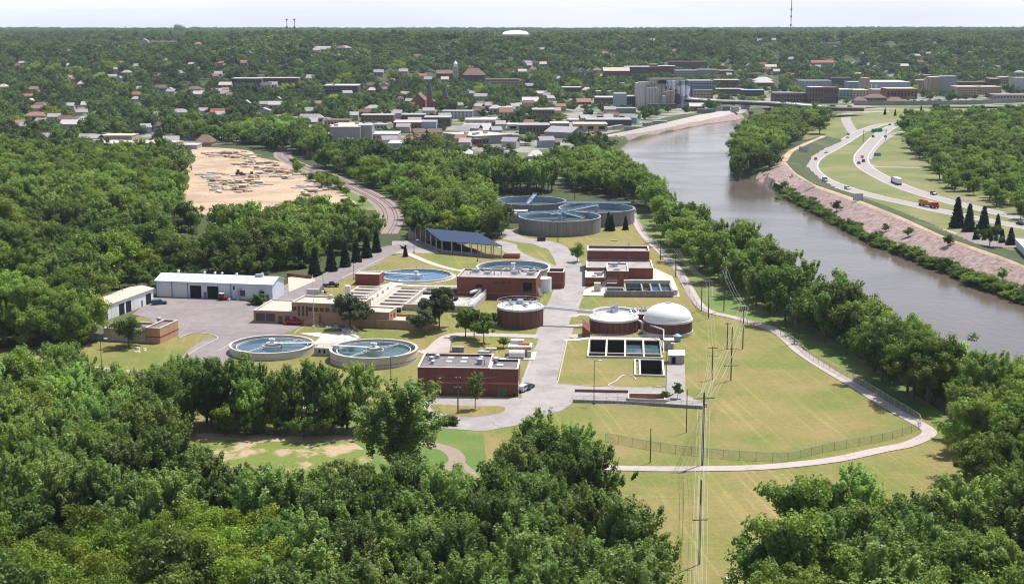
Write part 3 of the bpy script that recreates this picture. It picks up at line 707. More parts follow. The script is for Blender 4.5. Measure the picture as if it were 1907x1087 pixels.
for (x, y, h, w, lab) in [(1782, 424, 14, 1.1, 'tallest spruce at the left end of the roadside clump'), (1804, 431, 12.5, 1.05, 'second spruce from the left in the roadside clump'), (1831, 434, 12, 1.15, 'third broad spruce from the left in the roadside clump'), (1857, 436, 9, 1, 'short spruce behind the round tree in the roadside clump'), (1882, 456, 7.5, 1.25, 'low wide spruce right of the round tree by the parking loop'), (1866, 452, 6, 1.1, 'small spruce tucked between the round tree and the low spruce'), (1818, 446, 6.5, 1.1, 'small spruce at the left foot of the round tree')]:
    ptree(x, y, h, 'spruce', 1, lab, 'mid', rz=x, wide=w)
ptree(1843, 460, 9.3, 'broad', 2, 'round bright tree in front of the roadside spruces', 'mid', wide=1.15)
ptree(1526, 250, 16, 'broad', 0, 'big dark round tree beside the bridge abutment', 'mid', wide=1.3)
for (x, y, h, k) in [(1648, 214, 7, 0), (1667, 216, 6.5, 1), (1715, 211, 7.5, 0)]:
    ptree(x, y, h, 'spruce', k, 'little dark conifer on the verge beyond the highway ramps', 'mid', group='conifers beyond the ramps')

# ---- woods: polygons given on the ground
def region(poly, step, hr, styles, seed, avoid=None, jit=.42):
    W_ = arr(PX(poly)); r = np.random.default_rng(seed)
    x0, y0 = W_.min(0); x1, y1 = W_.max(0); xs = np.arange(x0, x1, step); ys = np.arange(y0, y1, step)
    gx, gy = np.meshgrid(xs, ys); gx = gx + (np.arange(len(ys)) % 2)[:, None]*step/2
    gx = gx.ravel() + r.uniform(-jit, jit, gx.size)*step; gy = gy.ravel() + r.uniform(-jit, jit, gy.size)*step
    k = inside(gx, gy, W_)
    for av, rad in (avoid or []):
        k &= segdist(gx, gy, av) > rad
    gx, gy = gx[k], gy[k]; hs = r.uniform(hr[0], hr[1], len(gx))
    st = r.choice(len(styles), len(gx), p=[s[1] for s in styles])
    return [(gx[i], gy[i], hs[i], styles[st[i]][0], r.random()*6.28) for i in range(len(gx))]
rail_w = arr(rail); path_w = arr(PX([(1178,388),(1210,450),(1262,502),(1298,562),(1370,592),(1455,624),(1540,688),(1650,755),(1728,803)]))
WOODS = []
def wood(tagname, *a, **k):
    for t in region(*a, **k): WOODS.append((*t, tagname))
wood('fg', [(-500,835),(-100,812),(30,795),(110,775),(200,790),(290,812),(345,862),(372,940),(420,1015),(560,1030),(660,1030),(760,1025),(830,1030),(885,985),(940,955),(1010,925),(1070,945),(1120,985),(1175,1070),(1205,1170),(1195,1440),(-700,1440)], 7.4, (14, 20.5), [('cot', .86), ('broad', .14)], 1)
wood('clear', [(590,935),(690,940),(700,975),(640,1000),(560,985)], 6, (8, 11), [('broad', 1)], 2)
wood('row', [(268,772),(330,772),(500,782),(690,792),(692,808),(500,812),(350,806),(270,795)], 5.6, (12, 17), [('thin', .35), ('cot', .65)], 3)
wood('row', [(268,776),(500,786),(692,796),(692,816),(500,816),(350,810),(268,800)], 4.2, (4, 7.5), [('small', 1)], 34)
wood('roww', [(115,742),(200,755),(262,762),(262,790),(115,775)], 6, (12, 16), [('cot', 1)], 33)
wood('belt', [(1800,850),(1850,900),(1900,990),(2050,1060),(2200,1010),(2000,880)], 8, (16, 21), [('broad', .8), ('cot', .2)], 55)
wood('fgr', [(1440,1120),(1500,1075),(1620,1065),(1700,1110),(1800,1090),(1880,1050),(2100,1020),(2300,1100),(2300,1440),(1385,1440),(1400,1250)], 8, (15.5, 21), [('cot', .45), ('broad', .55)], 4)
wood('belt', [(1225,405),(1290,442),(1400,507),(1560,607),(1740,712),(1907,808),(2150,965),(2300,1100),(2150,1100),(1990,1060),(1900,1010),(1840,970),(1815,900),(1785,835),(1766,800),(1690,745),(1620,712),(1540,665),(1480,632),(1430,592),(1380,560),(1320,520),(1270,478),(1238,440)], 8.6, (11.5, 18), [('broad', .72), ('cot', .28)], 5, avoid=[(path_w, 6.5)])
wood('north', [(1048,318),(1150,318),(1190,350),(1232,388),(1290,442),(1225,405),(1200,390),(1180,378),(1120,362),(1048,350)], 8, (13, 17), [('broad', .6), ('cot', .4)], 6)
wood('tankrow', [(745,325),(800,325),(900,342),(1035,350),(1035,362),(900,362),(820,352)], 7, (14, 18), [('cot', .9), ('broad', .1)], 7)
wood('mid', [(560,302),(620,308),(700,330),(800,342),(850,360),(895,372),(912,400),(935,425),(938,444),(880,446),(800,450),(745,440),(737,400),(745,385),(690,345),(620,325),(560,312)], 9.5, (10, 16), [('broad', .7), ('bright', .12), ('cot', .18)], 8, avoid=[(rail_w, 10.5)])
wood('mid', [(560,302),(620,308),(700,330),(800,342),(850,360),(895,372),(912,400),(935,425),(938,444),(880,446),(800,450),(745,440),(737,400),(745,385),(690,345),(620,325),(560,312)], 8, (4.5, 8.5), [('broad', 1)], 81, avoid=[(rail_w, 8)])
wood('mid', [(-300,285),(150,300),(300,305),(340,345),(345,400),(372,432),(600,426),(650,430),(700,438),(725,432),(727,446),(690,458),(650,474),(600,486),(560,500),(480,508),(300,520),(215,545),(170,575),(165,620),(188,625),(180,650),(60,655),(-300,680)], 10.6, (11, 18), [('broad', .68), ('cot', .22), ('bright', .10)], 9, avoid=[(arr(PX([(338,440),(372,437)])), 8), (arr(PX([(40,412),(70,412)])), 7), (rail_w, 14)])
wood('mid', [(-300,290),(150,303),(300,308),(335,345),(345,400),(372,432),(600,426),(700,438),(727,434),(727,444),(690,456),(650,472),(600,484),(560,500),(500,512),(480,518),(290,536),(215,548),(170,575),(165,620),(185,628),(175,648),(60,650),(-300,675)], 7.5, (4.5, 9.5), [('broad', 1)], 91, avoid=[(arr(PX([(335,440),(375,436)])), 7), (rail_w, 12)])
wood('belt', [(1240,425),(1290,455),(1400,520),(1560,618),(1740,722),(1907,820),(2100,900),(2100,1000),(1880,920),(1800,830),(1758,792),(1690,745),(1620,712),(1540,665),(1480,632),(1430,592),(1380,560),(1320,520),(1270,478)], 6.5, (3.5, 8), [('broad', 1)], 92, avoid=[(path_w, 9.5)])
wood('clear', [(810,960),(880,935),(930,960),(900,1000),(800,1015)], 6, (6, 9), [('broad', 1)], 93)
wood('mid', [(440,258),(560,252),(605,285),(590,296),(560,290),(520,268),(470,272)], 9, (13, 18), [('broad', 1)], 94, avoid=[(rail_w, 9)])
wood('mid', [(330,252),(450,258),(450,268),(340,262)], 10, (12, 15), [('broad', 1)], 95)
wood('yardedge', [(600,400),(660,392),(700,400),(740,440),(700,436),(640,424),(560,420),(400,424)], 8, (6, 11), [('broad', 1)], 10, avoid=[(rail_w, 15)])
wood('railside', [(495,262),(530,280),(560,300),(620,330),(660,355),(700,392),(690,392),(640,362),(600,350),(560,330),(520,300),(495,280)], 6, (5, 8.5), [('broad', .8), ('bright', .2)], 11, avoid=[(rail_w, 8.5)])
wood('island', [(1362,295),(1372,322),(1400,330),(1432,308),(1448,290),(1492,258),(1482,240),(1440,236),(1404,246),(1378,272)], 9, (14, 18), [('broad', .6), ('cot', .4)], 12)
wood('homes', [(1680,238),(1750,222),(2200,222),(2200,400),(1990,392),(1907,390),(1850,385),(1800,370),(1755,345),(1728,315),(1700,285),(1690,262)], 11.5, (9, 16), [('broad', .85), ('cot', .15)], 13, avoid=[(arr(PX([(1755,292),(1800,300)])), 9)])
wood('homes', [(1880,395),(2100,400),(2100,430),(1907,420)], 9, (9, 12), [('broad', 1)], 14)
WINDOWS = [(345, 620, 376), (610, 700, 372), (325, 388, 447), (380, 665, 862), (800, 850, 885), (190, 262, 690), (525, 640, 322), (640, 700, 350), (690, 730, 395), (30, 75, 418), (1390, 1440, 880)]
def clear_view(t):
    x, yb = px((t[0], t[1], 0)); hh = t[2]; rad = hh*.38*F/t[1]
    for x0, x1, yl in WINDOWS:
        if x0 - rad*.7 < x < x1 + rad*.7 and yb > yl:
            hm = zat(t[0], t[1], yl + 2) + (random.random()**2)*4.5
            if hm < hh: hh = hm
    return None if hh < 4.5 else (t[0], t[1], hh, *t[3:])
WOODS = [q for q in (clear_view(t) for t in WOODS) if q]
def vis(t):
    x, y = px((t[0], t[1], t[2]*.6)); w = t[2]*.4*F/t[1]
    return -w < x < 1907 + w and -w < y < 1087 + t[2]*.4*F/t[1]
inview = [t for t in WOODS if vis(t)]; off = [t for t in WOODS if not vis(t)]
inview.sort(key=lambda t: -t[2]/t[1])
LBL = {'fg': ('leafy cottonwood in the dense foreground wood at the lower left', 'cottonwoods of the foreground wood'),
 'clear': ('low leafy tree at the edge of the clearing below the round water tanks', 'low trees at the clearing edge'),
 'row': ('slender tree in the row between the entrance road and the clearing', 'row of trees along the entrance road'),
 'roww': ('tree at the roadside wood edge by the entrance road at far left', 'trees at the left end of the entrance road'),
 'fgr': ('full leafy tree in the wood at the lower right corner', 'trees of the lower right wood'),
 'belt': ('riverside tree in the belt between the path and the river', 'trees in the riverside belt'),
 'mid': ('leafy tree in the wood left of the treatment plant', 'trees of the wood left of the plant'),
 'north': ('tree on the river bank behind the grey tanks', 'trees on the bank behind the grey tanks'),
 'tankrow': ('tall narrow tree in the dark row behind the grey tanks', 'tall row behind the grey tanks'),
 'yardedge': ('tree on the wood edge in front of the quarry yard', 'trees in front of the quarry yard'),
 'railside': ('small tree beside the railway curve', 'small trees by the railway'),
 'island': ('tree on the far bank clump beside the river bend', 'trees at the river bend'),
 'homes': ('tree among the houses right of the highway', 'trees right of the highway')}
N_IND = 275
near, rest = inview[:N_IND], inview[N_IND:]
vcount = {}
for t in near + [o for o in off if o[1] < 330 and o[5] in ('fg', 'fgr', 'belt')][:60]:
    X, Y, h, st, rz, tg = t; lod = 'hi' if Y < 430 else 'mid'
    if st == 'thin' and lod == 'mid': st = 'cot'
    if st == 'small' and lod == 'mid': st = 'broad'
    ks = [k for k in TV if k[0] == st and k[1] == lod]; i = vcount.get(st, 0); vcount[st] = i + 1
    if tg == 'fg' and st == 'cot' and px((X, Y, 14))[1] > 945 and px((X, Y, 14))[0] < 500: st = 'bright'; h = min(h, 15.5); ks = [k for k in TV if k[0] == st and k[1] == lod]
    lab, grp = LBL[tg]
    put_tree(st, lod, ks[i % len(ks)][2], (X, Y, gz(X, Y)), h, rz, lab, group=grp)
# ---- the woods beyond: one object per kind of wood, instanced on points
def joined(style, lod, k):
    crown, tme, h, w, v, f, tone, mt, tb = TV[(style, lod, k)]
    me = np_mesh('wood_tree', v, f, mt, tone)
    if lod == 'mid':
        tris = np.array([q for ff in tb.f for q in ([ff] if len(ff) == 4 else [])]); tv = np.array(tb.v)
        vv = np.vstack([v, tv]); ff = np.vstack([f, tris + len(v)])
        me = np_mesh('wood_tree', vv, ff, [mt, M_bark], np.r_[tone, np.zeros(len(tris))])
        mi = np.zeros(len(ff), np.int32); mi[len(f):] = 1; me.polygons.foreach_set('material_index', mi)
    return me, h
def scatter(name, pts, protos, label, cat):
    """pts: x, y, z, height, rot, index; protos: meshes standing at the origin"""
    col = bpy.data.collections.new(name + '_kinds')
    hs = []
    for i, (me, h) in enumerate(protos):
        o = bpy.data.objects.new('%s_kind_%02d' % (name, i), me); col.objects.link(o); hs.append(h)
    pts = np.array(pts, float); n = len(pts); me = bpy.data.meshes.new(name); me.vertices.add(n)
    me.vertices.foreach_set('co', np.ascontiguousarray(pts[:, :3], np.float32).ravel())
    hh = np.array(hs)[pts[:, 5].astype(int)]; sc = pts[:, 3]/hh
    wv = pts[:, 6] if pts.shape[1] > 6 else np.ones(n)
    a = me.attributes.new('scl', 'FLOAT_VECTOR', 'POINT'); a.data.foreach_set('vector', np.stack([sc*wv, sc*wv, sc], -1).astype(np.float32).ravel())
    a = me.attributes.new('rot', 'FLOAT_VECTOR', 'POINT'); a.data.foreach_set('vector', np.stack([0*sc, 0*sc, pts[:, 4]], -1).astype(np.float32).ravel())
    a = me.attributes.new('idx', 'INT', 'POINT'); a.data.foreach_set('value', pts[:, 5].astype(np.int32))
    o = bpy.data.objects.new(name, me); COL.objects.link(o)
    ng = bpy.data.node_groups.new(name, 'GeometryNodeTree')
    ng.interface.new_socket('Geometry', in_out='INPUT', socket_type='NodeSocketGeometry'); ng.interface.new_socket('Geometry', in_out='OUTPUT', socket_type='NodeSocketGeometry')
    gi = ng.nodes.new('NodeGroupInput'); go = ng.nodes.new('NodeGroupOutput'); ip = ng.nodes.new('GeometryNodeInstanceOnPoints')
    ci = ng.nodes.new('GeometryNodeCollectionInfo'); ci.inputs['Collection'].default_value = col; ci.inputs['Separate Children'].default_value = True; ci.inputs['Reset Children'].default_value = True
    def at(nm, ty):
        q = ng.nodes.new('GeometryNodeInputNamedAttribute'); q.data_type = ty; q.inputs['Name'].default_value = nm; return q.outputs['Attribute']
    L = ng.links; L.new(gi.outputs[0], ip.inputs['Points']); L.new(ci.outputs[0], ip.inputs['Instance']); ip.inputs['Pick Instance'].default_value = True
    L.new(at('idx', 'INT'), ip.inputs['Instance Index']); L.new(at('rot', 'FLOAT_VECTOR'), ip.inputs['Rotation']); L.new(at('scl', 'FLOAT_VECTOR'), ip.inputs['Scale'])
    L.new(ip.outputs[0], go.inputs[0])
    md = o.modifiers.new('trees', 'NODES'); md.node_group = ng
    return tag(o, label, cat, kind='stuff')
midp = [joined('broad', 'mid', 0), joined('broad', 'mid', 1), joined('broad', 'mid', 2), joined('broad', 'mid', 3), joined('cot', 'mid', 0), joined('cot', 'mid', 1), joined('cot', 'mid', 2), joined('bright', 'mid', 0), joined('bright', 'mid', 1)]
IX = {'broad': [0, 1, 2, 3], 'cot': [4, 5, 6], 'thin': [4, 5, 6], 'bright': [7, 8], 'small': [0, 1]}
def topts(l): return [(t[0], t[1], gz(t[0], t[1]), t[2], t[4], random.choice(IX[t[3]])) for t in l]
lab = lambda tgs: [t for t in rest if t[5] in tgs] + [t for t in off if t[5] in tgs and t[1] > 330]
scatter('woodland', topts(lab(('mid', 'yardedge', 'railside', 'tankrow', 'fg', 'clear', 'row', 'roww', 'fgr'))), midp, 'dense green wood around the quarry yard and railway left of the plant', 'woodland')
scatter('riverside_woodland', topts(lab(('belt', 'north', 'island'))), midp, 'green trees crowding both river banks up to the bend', 'woodland')
scatter('neighbourhood_trees', topts(lab(('homes',))), midp, 'round green trees hiding the houses right of the highway', 'woodland')
# ================================================================ the treatment plant
HOLES = []; SIGHT = []
def V2(a, ang, l): return Vector((a[0] + math.cos(math.radians(ang))*l, a[1] + math.sin(math.radians(ang))*l, 0))
def rect(fl, length, depth, ang):
    a = Vector((fl[0], fl[1], 0)); b = V2(a, ang, length); return [a, b, V2(b, ang+90, depth), V2(a, ang+90, depth)]
def inset(poly, d):
    n = len(poly); c = sum((Vector((p[0], p[1], 0)) for p in poly), Vector())/n; out_ = []
    for i in range(n):
        p, a, b = Vector(poly[i]), Vector(poly[i-1]), Vector(poly[(i+1) % n]); p.z = a.z = b.z = 0
        u = (p - a).normalized(); v = (b - p).normalized(); nu = Vector((-u.y, u.x, 0)); nv = Vector((-v.y, v.x, 0))
        q = (nu + nv); out_.append(p + q*(d/max(.3, q.dot(nu))))
    return out_
def mid(poly): return sum((Vector((p[0], p[1], 0)) for p in poly), Vector())/len(poly)
def mb(): return MB()
def flatbox(t, poly, z0, h, wm, rm, par=.45, cope=M_cope, th=.35, name='wall'):
    i = inset(poly, th); b = mb().ring(poly, i, z0, h); b.build(name, wm, t)
    mb().prism(inset(poly, th+.02), h-par-.2, h-par).build('roof', rm, t)
    if cope: mb().ring(inset(poly, -.07), inset(poly, th+.08), h+.003, h+.14).build('coping', cope, t)
def win(t, A, B, s, z, w, h, m=None, name='window', off=.05, frame=None):
    """opening on the wall from A to B: centre at s metres along, sill height z"""
    A = Vector((A[0], A[1], 0)); B = Vector((B[0], B[1], 0)); d = (B - A).normalized(); nrm = Vector((d.y, -d.x, 0))
    c = A + d*s; f = None
    if frame: 
        f = mb().obox(c, d, w+.3, off*2, z-.15, z+h+.15).build(name, frame, t)
        mb().obox(c + nrm*.03, d, w, off*2, z, z+h).build('pane', m or M_glass, f)
    else: f = mb().obox(c, d, w, off*2, z, z+h).build(name, m or M_glass, t)
    return f
def band(t, poly, z0, z1, m, off=.06, name='band'): mb().ring(inset(poly, -off), inset(poly, .1), z0, z1).build(name, m, t)
def rail_(b, pts, h=1.05, step=2.2, r=.035, mi=0, closed=False, z=0):
    pts = [Vector(p) for p in pts]; n = len(pts)
    for i in range(n if closed else n-1):
        a, c = pts[i], pts[(i+1) % n]; k = max(1, int((c-a).length/step))
        for hh in (h, h*.52): b.tube(a+Vector((0, 0, hh)), c+Vector((0, 0, hh)), r, 4, mi)
        for j in range(k+1):
            q = a.lerp(c, j/k); b.tube(q, q+Vector((0, 0, h)), r, 4, mi)
def vent(t, c, kind, z, s=1.0):
    c = Vector((c[0], c[1], 0)); x, y = c.x, c.y
    if kind == 'fan':
        b = mb().cyl(c, .45*s, .45*s, z, z+.7*s, 12).cyl(c, .62*s, .62*s, z+.7*s, z+1.0*s, 12).cyl(c, .62*s, .1, z+1.0*s, z+1.2*s, 12)
        b.build('roof_fan', M_steel, t)
    elif kind == 'box': mb().obox(c, (1, -.1), 1.5*s, 1.0*s, z, z+.55*s).obox(c, (1, -.1), 1.7*s, 1.2*s, z+.55*s, z+.7*s).build('roof_unit', M_white, t)
    elif kind == 'pipe': mb().tube((x, y, z), (x, y, z+1.6*s), .12*s, 8).obox(c, (1, 0), .4, .4, z+1.6*s, z+1.75*s).build('vent_pipe', M_steel, t)
    elif kind == 'hatch': mb().obox(c, (1, -.1), 1.2*s, 1.2*s, z, z+.3*s).build('skylight', M_white, t)
    elif kind == 'duct': mb().obox(c, (1, -.1), 2.6*s, 1.3*s, z+.25, z+1.2*s).obox(c, (1, -.1), .7*s, .7*s, z, z+.25).tube((x+1*s, y, z+.5), (x+1.9*s, y+.6, z+1.6*s), .35*s, 8).build('air_handler', M_steel, t)
def onroof(g, pts, z):
    return [(g(x, y, z), k, s) for x, y, k, s in pts]

# --- E: dark brick building in the foreground
t = thing('brick_building', 'long dark red brick building with grey vented roof by the drive junction', 'building', g5(308, 545))
zE = 7.0; fl = g5(308, 333, zE); Lp = rect(fl, 17.6, 14.8, -3.2); 
flatbox(t, Lp, 0, zE, M_brick, M_roofdark)
fr = V2(fl, -3.2, 17.63); Rp = rect(fr, 6.9, 10.2, -3.2)
flatbox(t, Rp, 0, zE-.15, M_brick, M_roofdark, name='wing_wall')
M_band = wall_mat('brick_band', (.30, .15, .11))
mb().ring(inset(Lp, -.05), inset(Lp, .1), 3.1, 3.5).build('band', M_band, t); mb().ring(inset(Rp, -.055), inset(Rp, .1), 3.1, 3.5).build('band', M_band, t)
for q, k, s in onroof(g5, [(410,285,'fan',1.1),(455,270,'fan',1.1),(420,312,'fan',1.0),(555,268,'hatch',1.2),(540,297,'hatch',1.2),(660,270,'hatch',1.2),(648,298,'hatch',1.2),(768,312,'fan',1.5),(780,285,'fan',1.1),(800,250,'duct',1.1),(885,300,'fan',1.4),(918,322,'hatch',1.3),(938,278,'hatch',1.2),(385,275,'pipe',1),(805,325,'pipe',1),(780,232,'fan',.9)], zE-.65): vent(t, q, k, zE-.65, s)
for s in (2.5, 5.5, 8, 11, 14.5): win(t, Lp[0], Lp[1], s, .9, 1.1, 1.3)
win(t, Rp[0], Rp[1], 2.3, 0, 1.1, 2.2, mat('door_green', (.10, .14, .09)), 'door'); win(t, Rp[0], Rp[1], 3.6, 0, 1.1, 2.2, MATS['door_green'], 'door')
win(t, Rp[1], Rp[2], 3, 0, 2.8, 3, M_white, 'door'); win(t, Rp[1], Rp[2], 7, 3.9, 1.4, 1.2)
mb().tube(g5(360,440,3)+Vector((0,-.5,0)), g5(420,520,.5)+Vector((0,-.5,0)), .35, 8).tube(g5(360,440,3)+Vector((0,-.5,0)), g5(358,425,3.6)+Vector((0,-.5,0)), .4, 8).build('duct', M_white, t)

# --- A: long metal garage
t = thing('maintenance_garage', 'long white ribbed metal garage with pale blue roof and row of overhead doors', 'garage', g1(560, 285))
A0 = g1(560, 285); pa = rect(A0, 40.6, 11, -10.6); hA = 5.3
mb().prism(pa, 0, hA, top=False).build('wall', M_whiterib, t)
r0 = V2(pa[0], 79.4, 5.5); r1 = V2(pa[1], 79.4, 5.5); hr = 6.9
for a, b, c in ((pa[0], pa[3], r0), (pa[1], pa[2], r1)):
    mb().add([(a.x, a.y, hA), (b.x, b.y, hA), (c.x, c.y, hr)], [(0, 1, 2)]).build('gable', M_whiterib, t)
def slope(a, b, c, d, z0, z1, m, t, name='roof', th=.16, ov=.4):
    """roof slab: eave a-b at z0, ridge d-c at z1"""
    e = (a - d); e = Vector((e.x, e.y, 0)).normalized()*ov; k = (z1-z0)/max((a-d).length, .1)
    al = (b - a).normalized()*ov
    q = [a+e-al, b+e+al, c+al, d-al]; zs = [z0-k*ov, z0-k*ov, z1, z1]
    vs = [(p.x, p.y, z+.02) for p, z in zip(q, zs)] + [(p.x, p.y, z+.02+th) for p, z in zip(q, zs)]
    return mb().add(vs, [(0,1,2,3), (4,7,6,5), (0,4,5,1), (1,5,6,2), (2,6,7,3), (3,7,4,0)]).build(name, m, t)
slope(pa[0], pa[1], r1, r0, hA, hr, M_blueroof, t); slope(pa[2], pa[3], r0, r1, hA, hr, M_blueroof, t)
M_door = mat('door_white', (.70, .68, .67), rough=.5, var=.05); M_trim = mat('trim_blue_grey', (.14, .16, .20), var=.05)
for s, op in ((3.4, 0), (8.9, 0), (14.0, 1), (20.0, 1)):
    if op: win(t, pa[0], pa[1], s, 0, 3.9, 4.1, M_black, 'doorway')
    else: win(t, pa[0], pa[1], s, 0, 4.0, 4.1, M_door, 'garage_door')
win(t, pa[0], pa[1], 33.8, 0, 3.9, 4.0, M_door, 'garage_door')
for s in (5.7, 11.2, 26.3, 0.15): win(t, pa[0], pa[1], s, 0, .22, hA-.1, M_trim, 'downpipe', .09)
for s, w_ in ((17.3, .9), (38.8, 1.0)): win(t, pa[0], pa[1], s, 0, w_, 2.1, M_trim, 'door')
for s in (27.3,): win(t, pa[0], pa[1], s, 3.2, .7, 1.2)
for s in (30.3, 37.0): win(t, pa[0], pa[1], s, 1.2, 1.7, 1.9)
for s in (29.0, 36.2):
    c = V2(pa[0], -10.6, s) + Vector((math.sin(math.radians(-10.6)), -math.cos(math.radians(-10.6)), 0))*.7
    mb().tube((c.x, c.y, .3), (c.x, c.y, 3.2), .28, 8).tube((c.x, c.y, 3.2), (c.x+1, c.y+.1, 3.6), .3, 8).cyl(c, .6, .25, 0, .8, 10).build('dust_collector', M_steel, t)
for x, y in ((725,105),(918,115),(995,120),(1047,122),(1155,128)):
    q = g1(x, y, hr); mb().cyl(q, .4, .4, hr-.3, hr+.5, 10).cyl(q, .55, .3, hr+.5, hr+.75, 10).build('roof_vent', M_steel, t)
q = g1(1325, 140, 6.8); mb().obox(q, (1, -.2), 2.6, 1.4, 6.2, 7.7).tube((q.x-1.5, q.y-1, 6.3), (q.x+1, q.y+1, 8), .3, 8).build('air_handler', M_steel, t)
mb().add([], []) 
# --- B: white shed
t = thing('vehicle_shed', 'white metal vehicle shed with tan roof and open bays beside the woods', 'garage', g1(205, 455))
B0 = g1(205, 458); pb = [B0, V2(B0, 75.2, 28.2)]; pb = [V2(B0, 165.2, 8.2), pb[0], pb[1], V2(pb[1], 165.2, 8.2)]; hB = 4.6
mb().prism(pb, 0, hB, top=False).build('wall', M_white, t); mb().obox((pb[0]+pb[1])/2, pb[1]-pb[0], 8.0, .12, .1, hB-.1).build('end_wall', M_greyrib, t)
rb0 = (pb[0]+pb[1])/2; rb1 = (pb[2]+pb[3])/2
for a, b, c in ((pb[0], pb[1], rb0), (pb[2], pb[3], rb1)): mb().add([(a.x, a.y, hB), (b.x, b.y, hB), (c.x, c.y, hB+.7)], [(0, 1, 2)]).build('gable', M_white, t)
slope(pb[1], pb[2], rb1, rb0, hB, hB+.7, M_rooftan, t); slope(pb[3], pb[0], rb0, rb1, hB, hB+.7, M_rooftan, t)
for s, m_ in ((3.7, M_door), (8.2, M_black), (12.4, M_black), (17.0, M_door), (25.0, M_black)): win(t, pb[1], pb[2], s, 0, 3.2, 3.5, m_, 'garage_door' if m_ is M_door else 'doorway')
win(t, pb[1], pb[2], 20.8, 0, 1, 2.1, M_trim, 'door'); q = g1(310, 243, 5.3); mb().tube((q.x, q.y, 5), (q.x, q.y, 6.3), .12, 6).build('vent_pipe', M_steel, t)
# --- C: small tan brick annex
t = thing('brick_annex', 'low tan brick building with dark flat roof behind the round shade tree', 'building', g1(590, 635))
C0 = g1(590, 635); pc = rect(V2(C0, 167, 4.4), 4.4, 11.6, -13)
M_tanb = wall_mat('brick_orange', (.47, .27, .16)); flatbox(t, pc, 0, 4.4, M_tanb, M_roofdark); band(t, pc, 1.7, 2.0, M_brick)
pc2 = rect(V2(C0, 167, 17.5), 13.0, 10.2, -13); flatbox(t, pc2, 0, 3.6, M_conc, M_roofdark, name='wing_wall')
vent(t, g1(580, 470, 4), 'fan', 3.9, 1.2); vent(t, V2(C0, 150, 13), 'box', 3.1)
pc3 = rect(V2(C0, 167, 22.5), 4.9, 16, -13); mb().ring(pc3, inset(pc3, .3), 0, 1.9).build('yard_wall', M_concd, t)
b = mb(); rail_(b, [Vector((*V2(C0, 167, 22.3).xy, 1.9)), Vector((*V2(V2(C0, 167, 22.3), 77, 15).xy, 1.9))]); b.build('railing', M_railw, t)
# --- D: office
t = thing('office_building', 'tan brick two level office with flat roofs, ramp wall and window band', 'building', g1(1280, 478))
D0 = g1(1282, 478); pl = rect(D0, 12.0, 17.5, -9); flatbox(t, pl, 0, 3.7, M_brickp, M_rooftan, par=.2, name='wall')
for s in (2.1, 5.3): win(t, pl[0], pl[1], s, .7, 2.7, 2.2, M_glass, 'window', frame=M_brickd)
win(t, pl[0], pl[1], 8.4, .1, 1.3, 2.2, M_glass, 'door'); win(t, pl[0], pl[1], 10.6, .3, 1.6, 2.1)
U0 = V2(D0, -9, 12.05); pu = rect(U0, 21.5, 11, -12); flatbox(t, pu, 0, 6.6, M_brickp, M_rooftan, par=.3, name='upper_wall')
for s in (.9, 5.9, 7.7, 9.5, 11.3, 13.5, 15.3): win(t, pu[0], pu[1], s, 4.1, 1.3, 1.2)
for s in (2.3, 3.6, 4.8): win(t, pu[0], pu[1], s, 2.6, .7, 3.0)
win(t, pu[0], pu[1], 7.6, .2, 2.2, 2.2, M_black, 'doorway'); win(t, pu[0], pu[1], .8, .1, 1.2, 2.2, M_glass, 'door')
b = mb(); a = V2(pu[0], -12, 1.6); c = V2(pu[0], -12, 9); nn = V2((0, 0), -102, 1.0)
b.add([(a.x+nn.x, a.y+nn.y, 0), (c.x+nn.x, c.y+nn.y, 0), (c.x+nn.x, c.y+nn.y, 3.3), (c.x+nn.x*.0+0, c.y, 3.3), (a.x, a.y, .1), (c.x, c.y, 0)], [(0, 1, 2), (0, 2, 3, 4)]); b.build('ramp_wall', M_brickp, t)
u2 = V2(pu[1], -12, .05); pm = rect(u2, 9.0, 8.0, -12); flatbox(t, pm, 0, 4.7, M_brickp, M_rooftan, par=.2, name='wing_wall')
for s in (2.2, 5.2): win(t, pm[1], pm[2], s, 2.2, 1.2, 1.6)
pt_ = rect(V2(pm[0], -12, 5.0) + Vector((0, -.4, 0)), 15.6, 9.5, -14); mb().ring(pt_, inset(pt_, .35), 0, 2.7).build('terrace_wall', M_brickp, t); mb().prism(inset(pt_, .36), 0, 1.9).build('terrace_floor', M_rooftan, t)
band(t, pt_, 2.45, 2.6, M_cope, name='coping')
for x, y, k, s in ((650,270,'duct',1.5),(700,262,'box',1.3),(775,300,'fan',1.2),(640,250,'fan',.9),(745,285,'pipe',1)): vent(t, g2(x, y, 6.4), k, 6.3, s)
vent(t, g2(1025, 375, 4.7), 'box', 4.5, 1.8); vent(t, g2(1000, 360, 4.7), 'duct', 4.5, 1.2)
q = g2(905, 280, 6); mb().cyl(q, .9, .9, 0, 9.2, 14).build('stack', M_white, t)
# --- H small pump house
t = thing('pump_house', 'small red brick pump house beside the blue low tank', 'building', g2(960, 195))
ph = rect(g2(960, 198), 8.6, 6.5, -8); flatbox(t, ph, 0, 3.7, wall_mat('brick_bright', (.26, .065, .05)), M_rooftan, par=.15); win(t, ph[0], ph[1], 4.2, 0, .15, 3.4, M_brickd, 'downpipe'); win(t, ph[1], ph[2], 3.3, 0, 1.1, 2.1, M_trim, 'door')
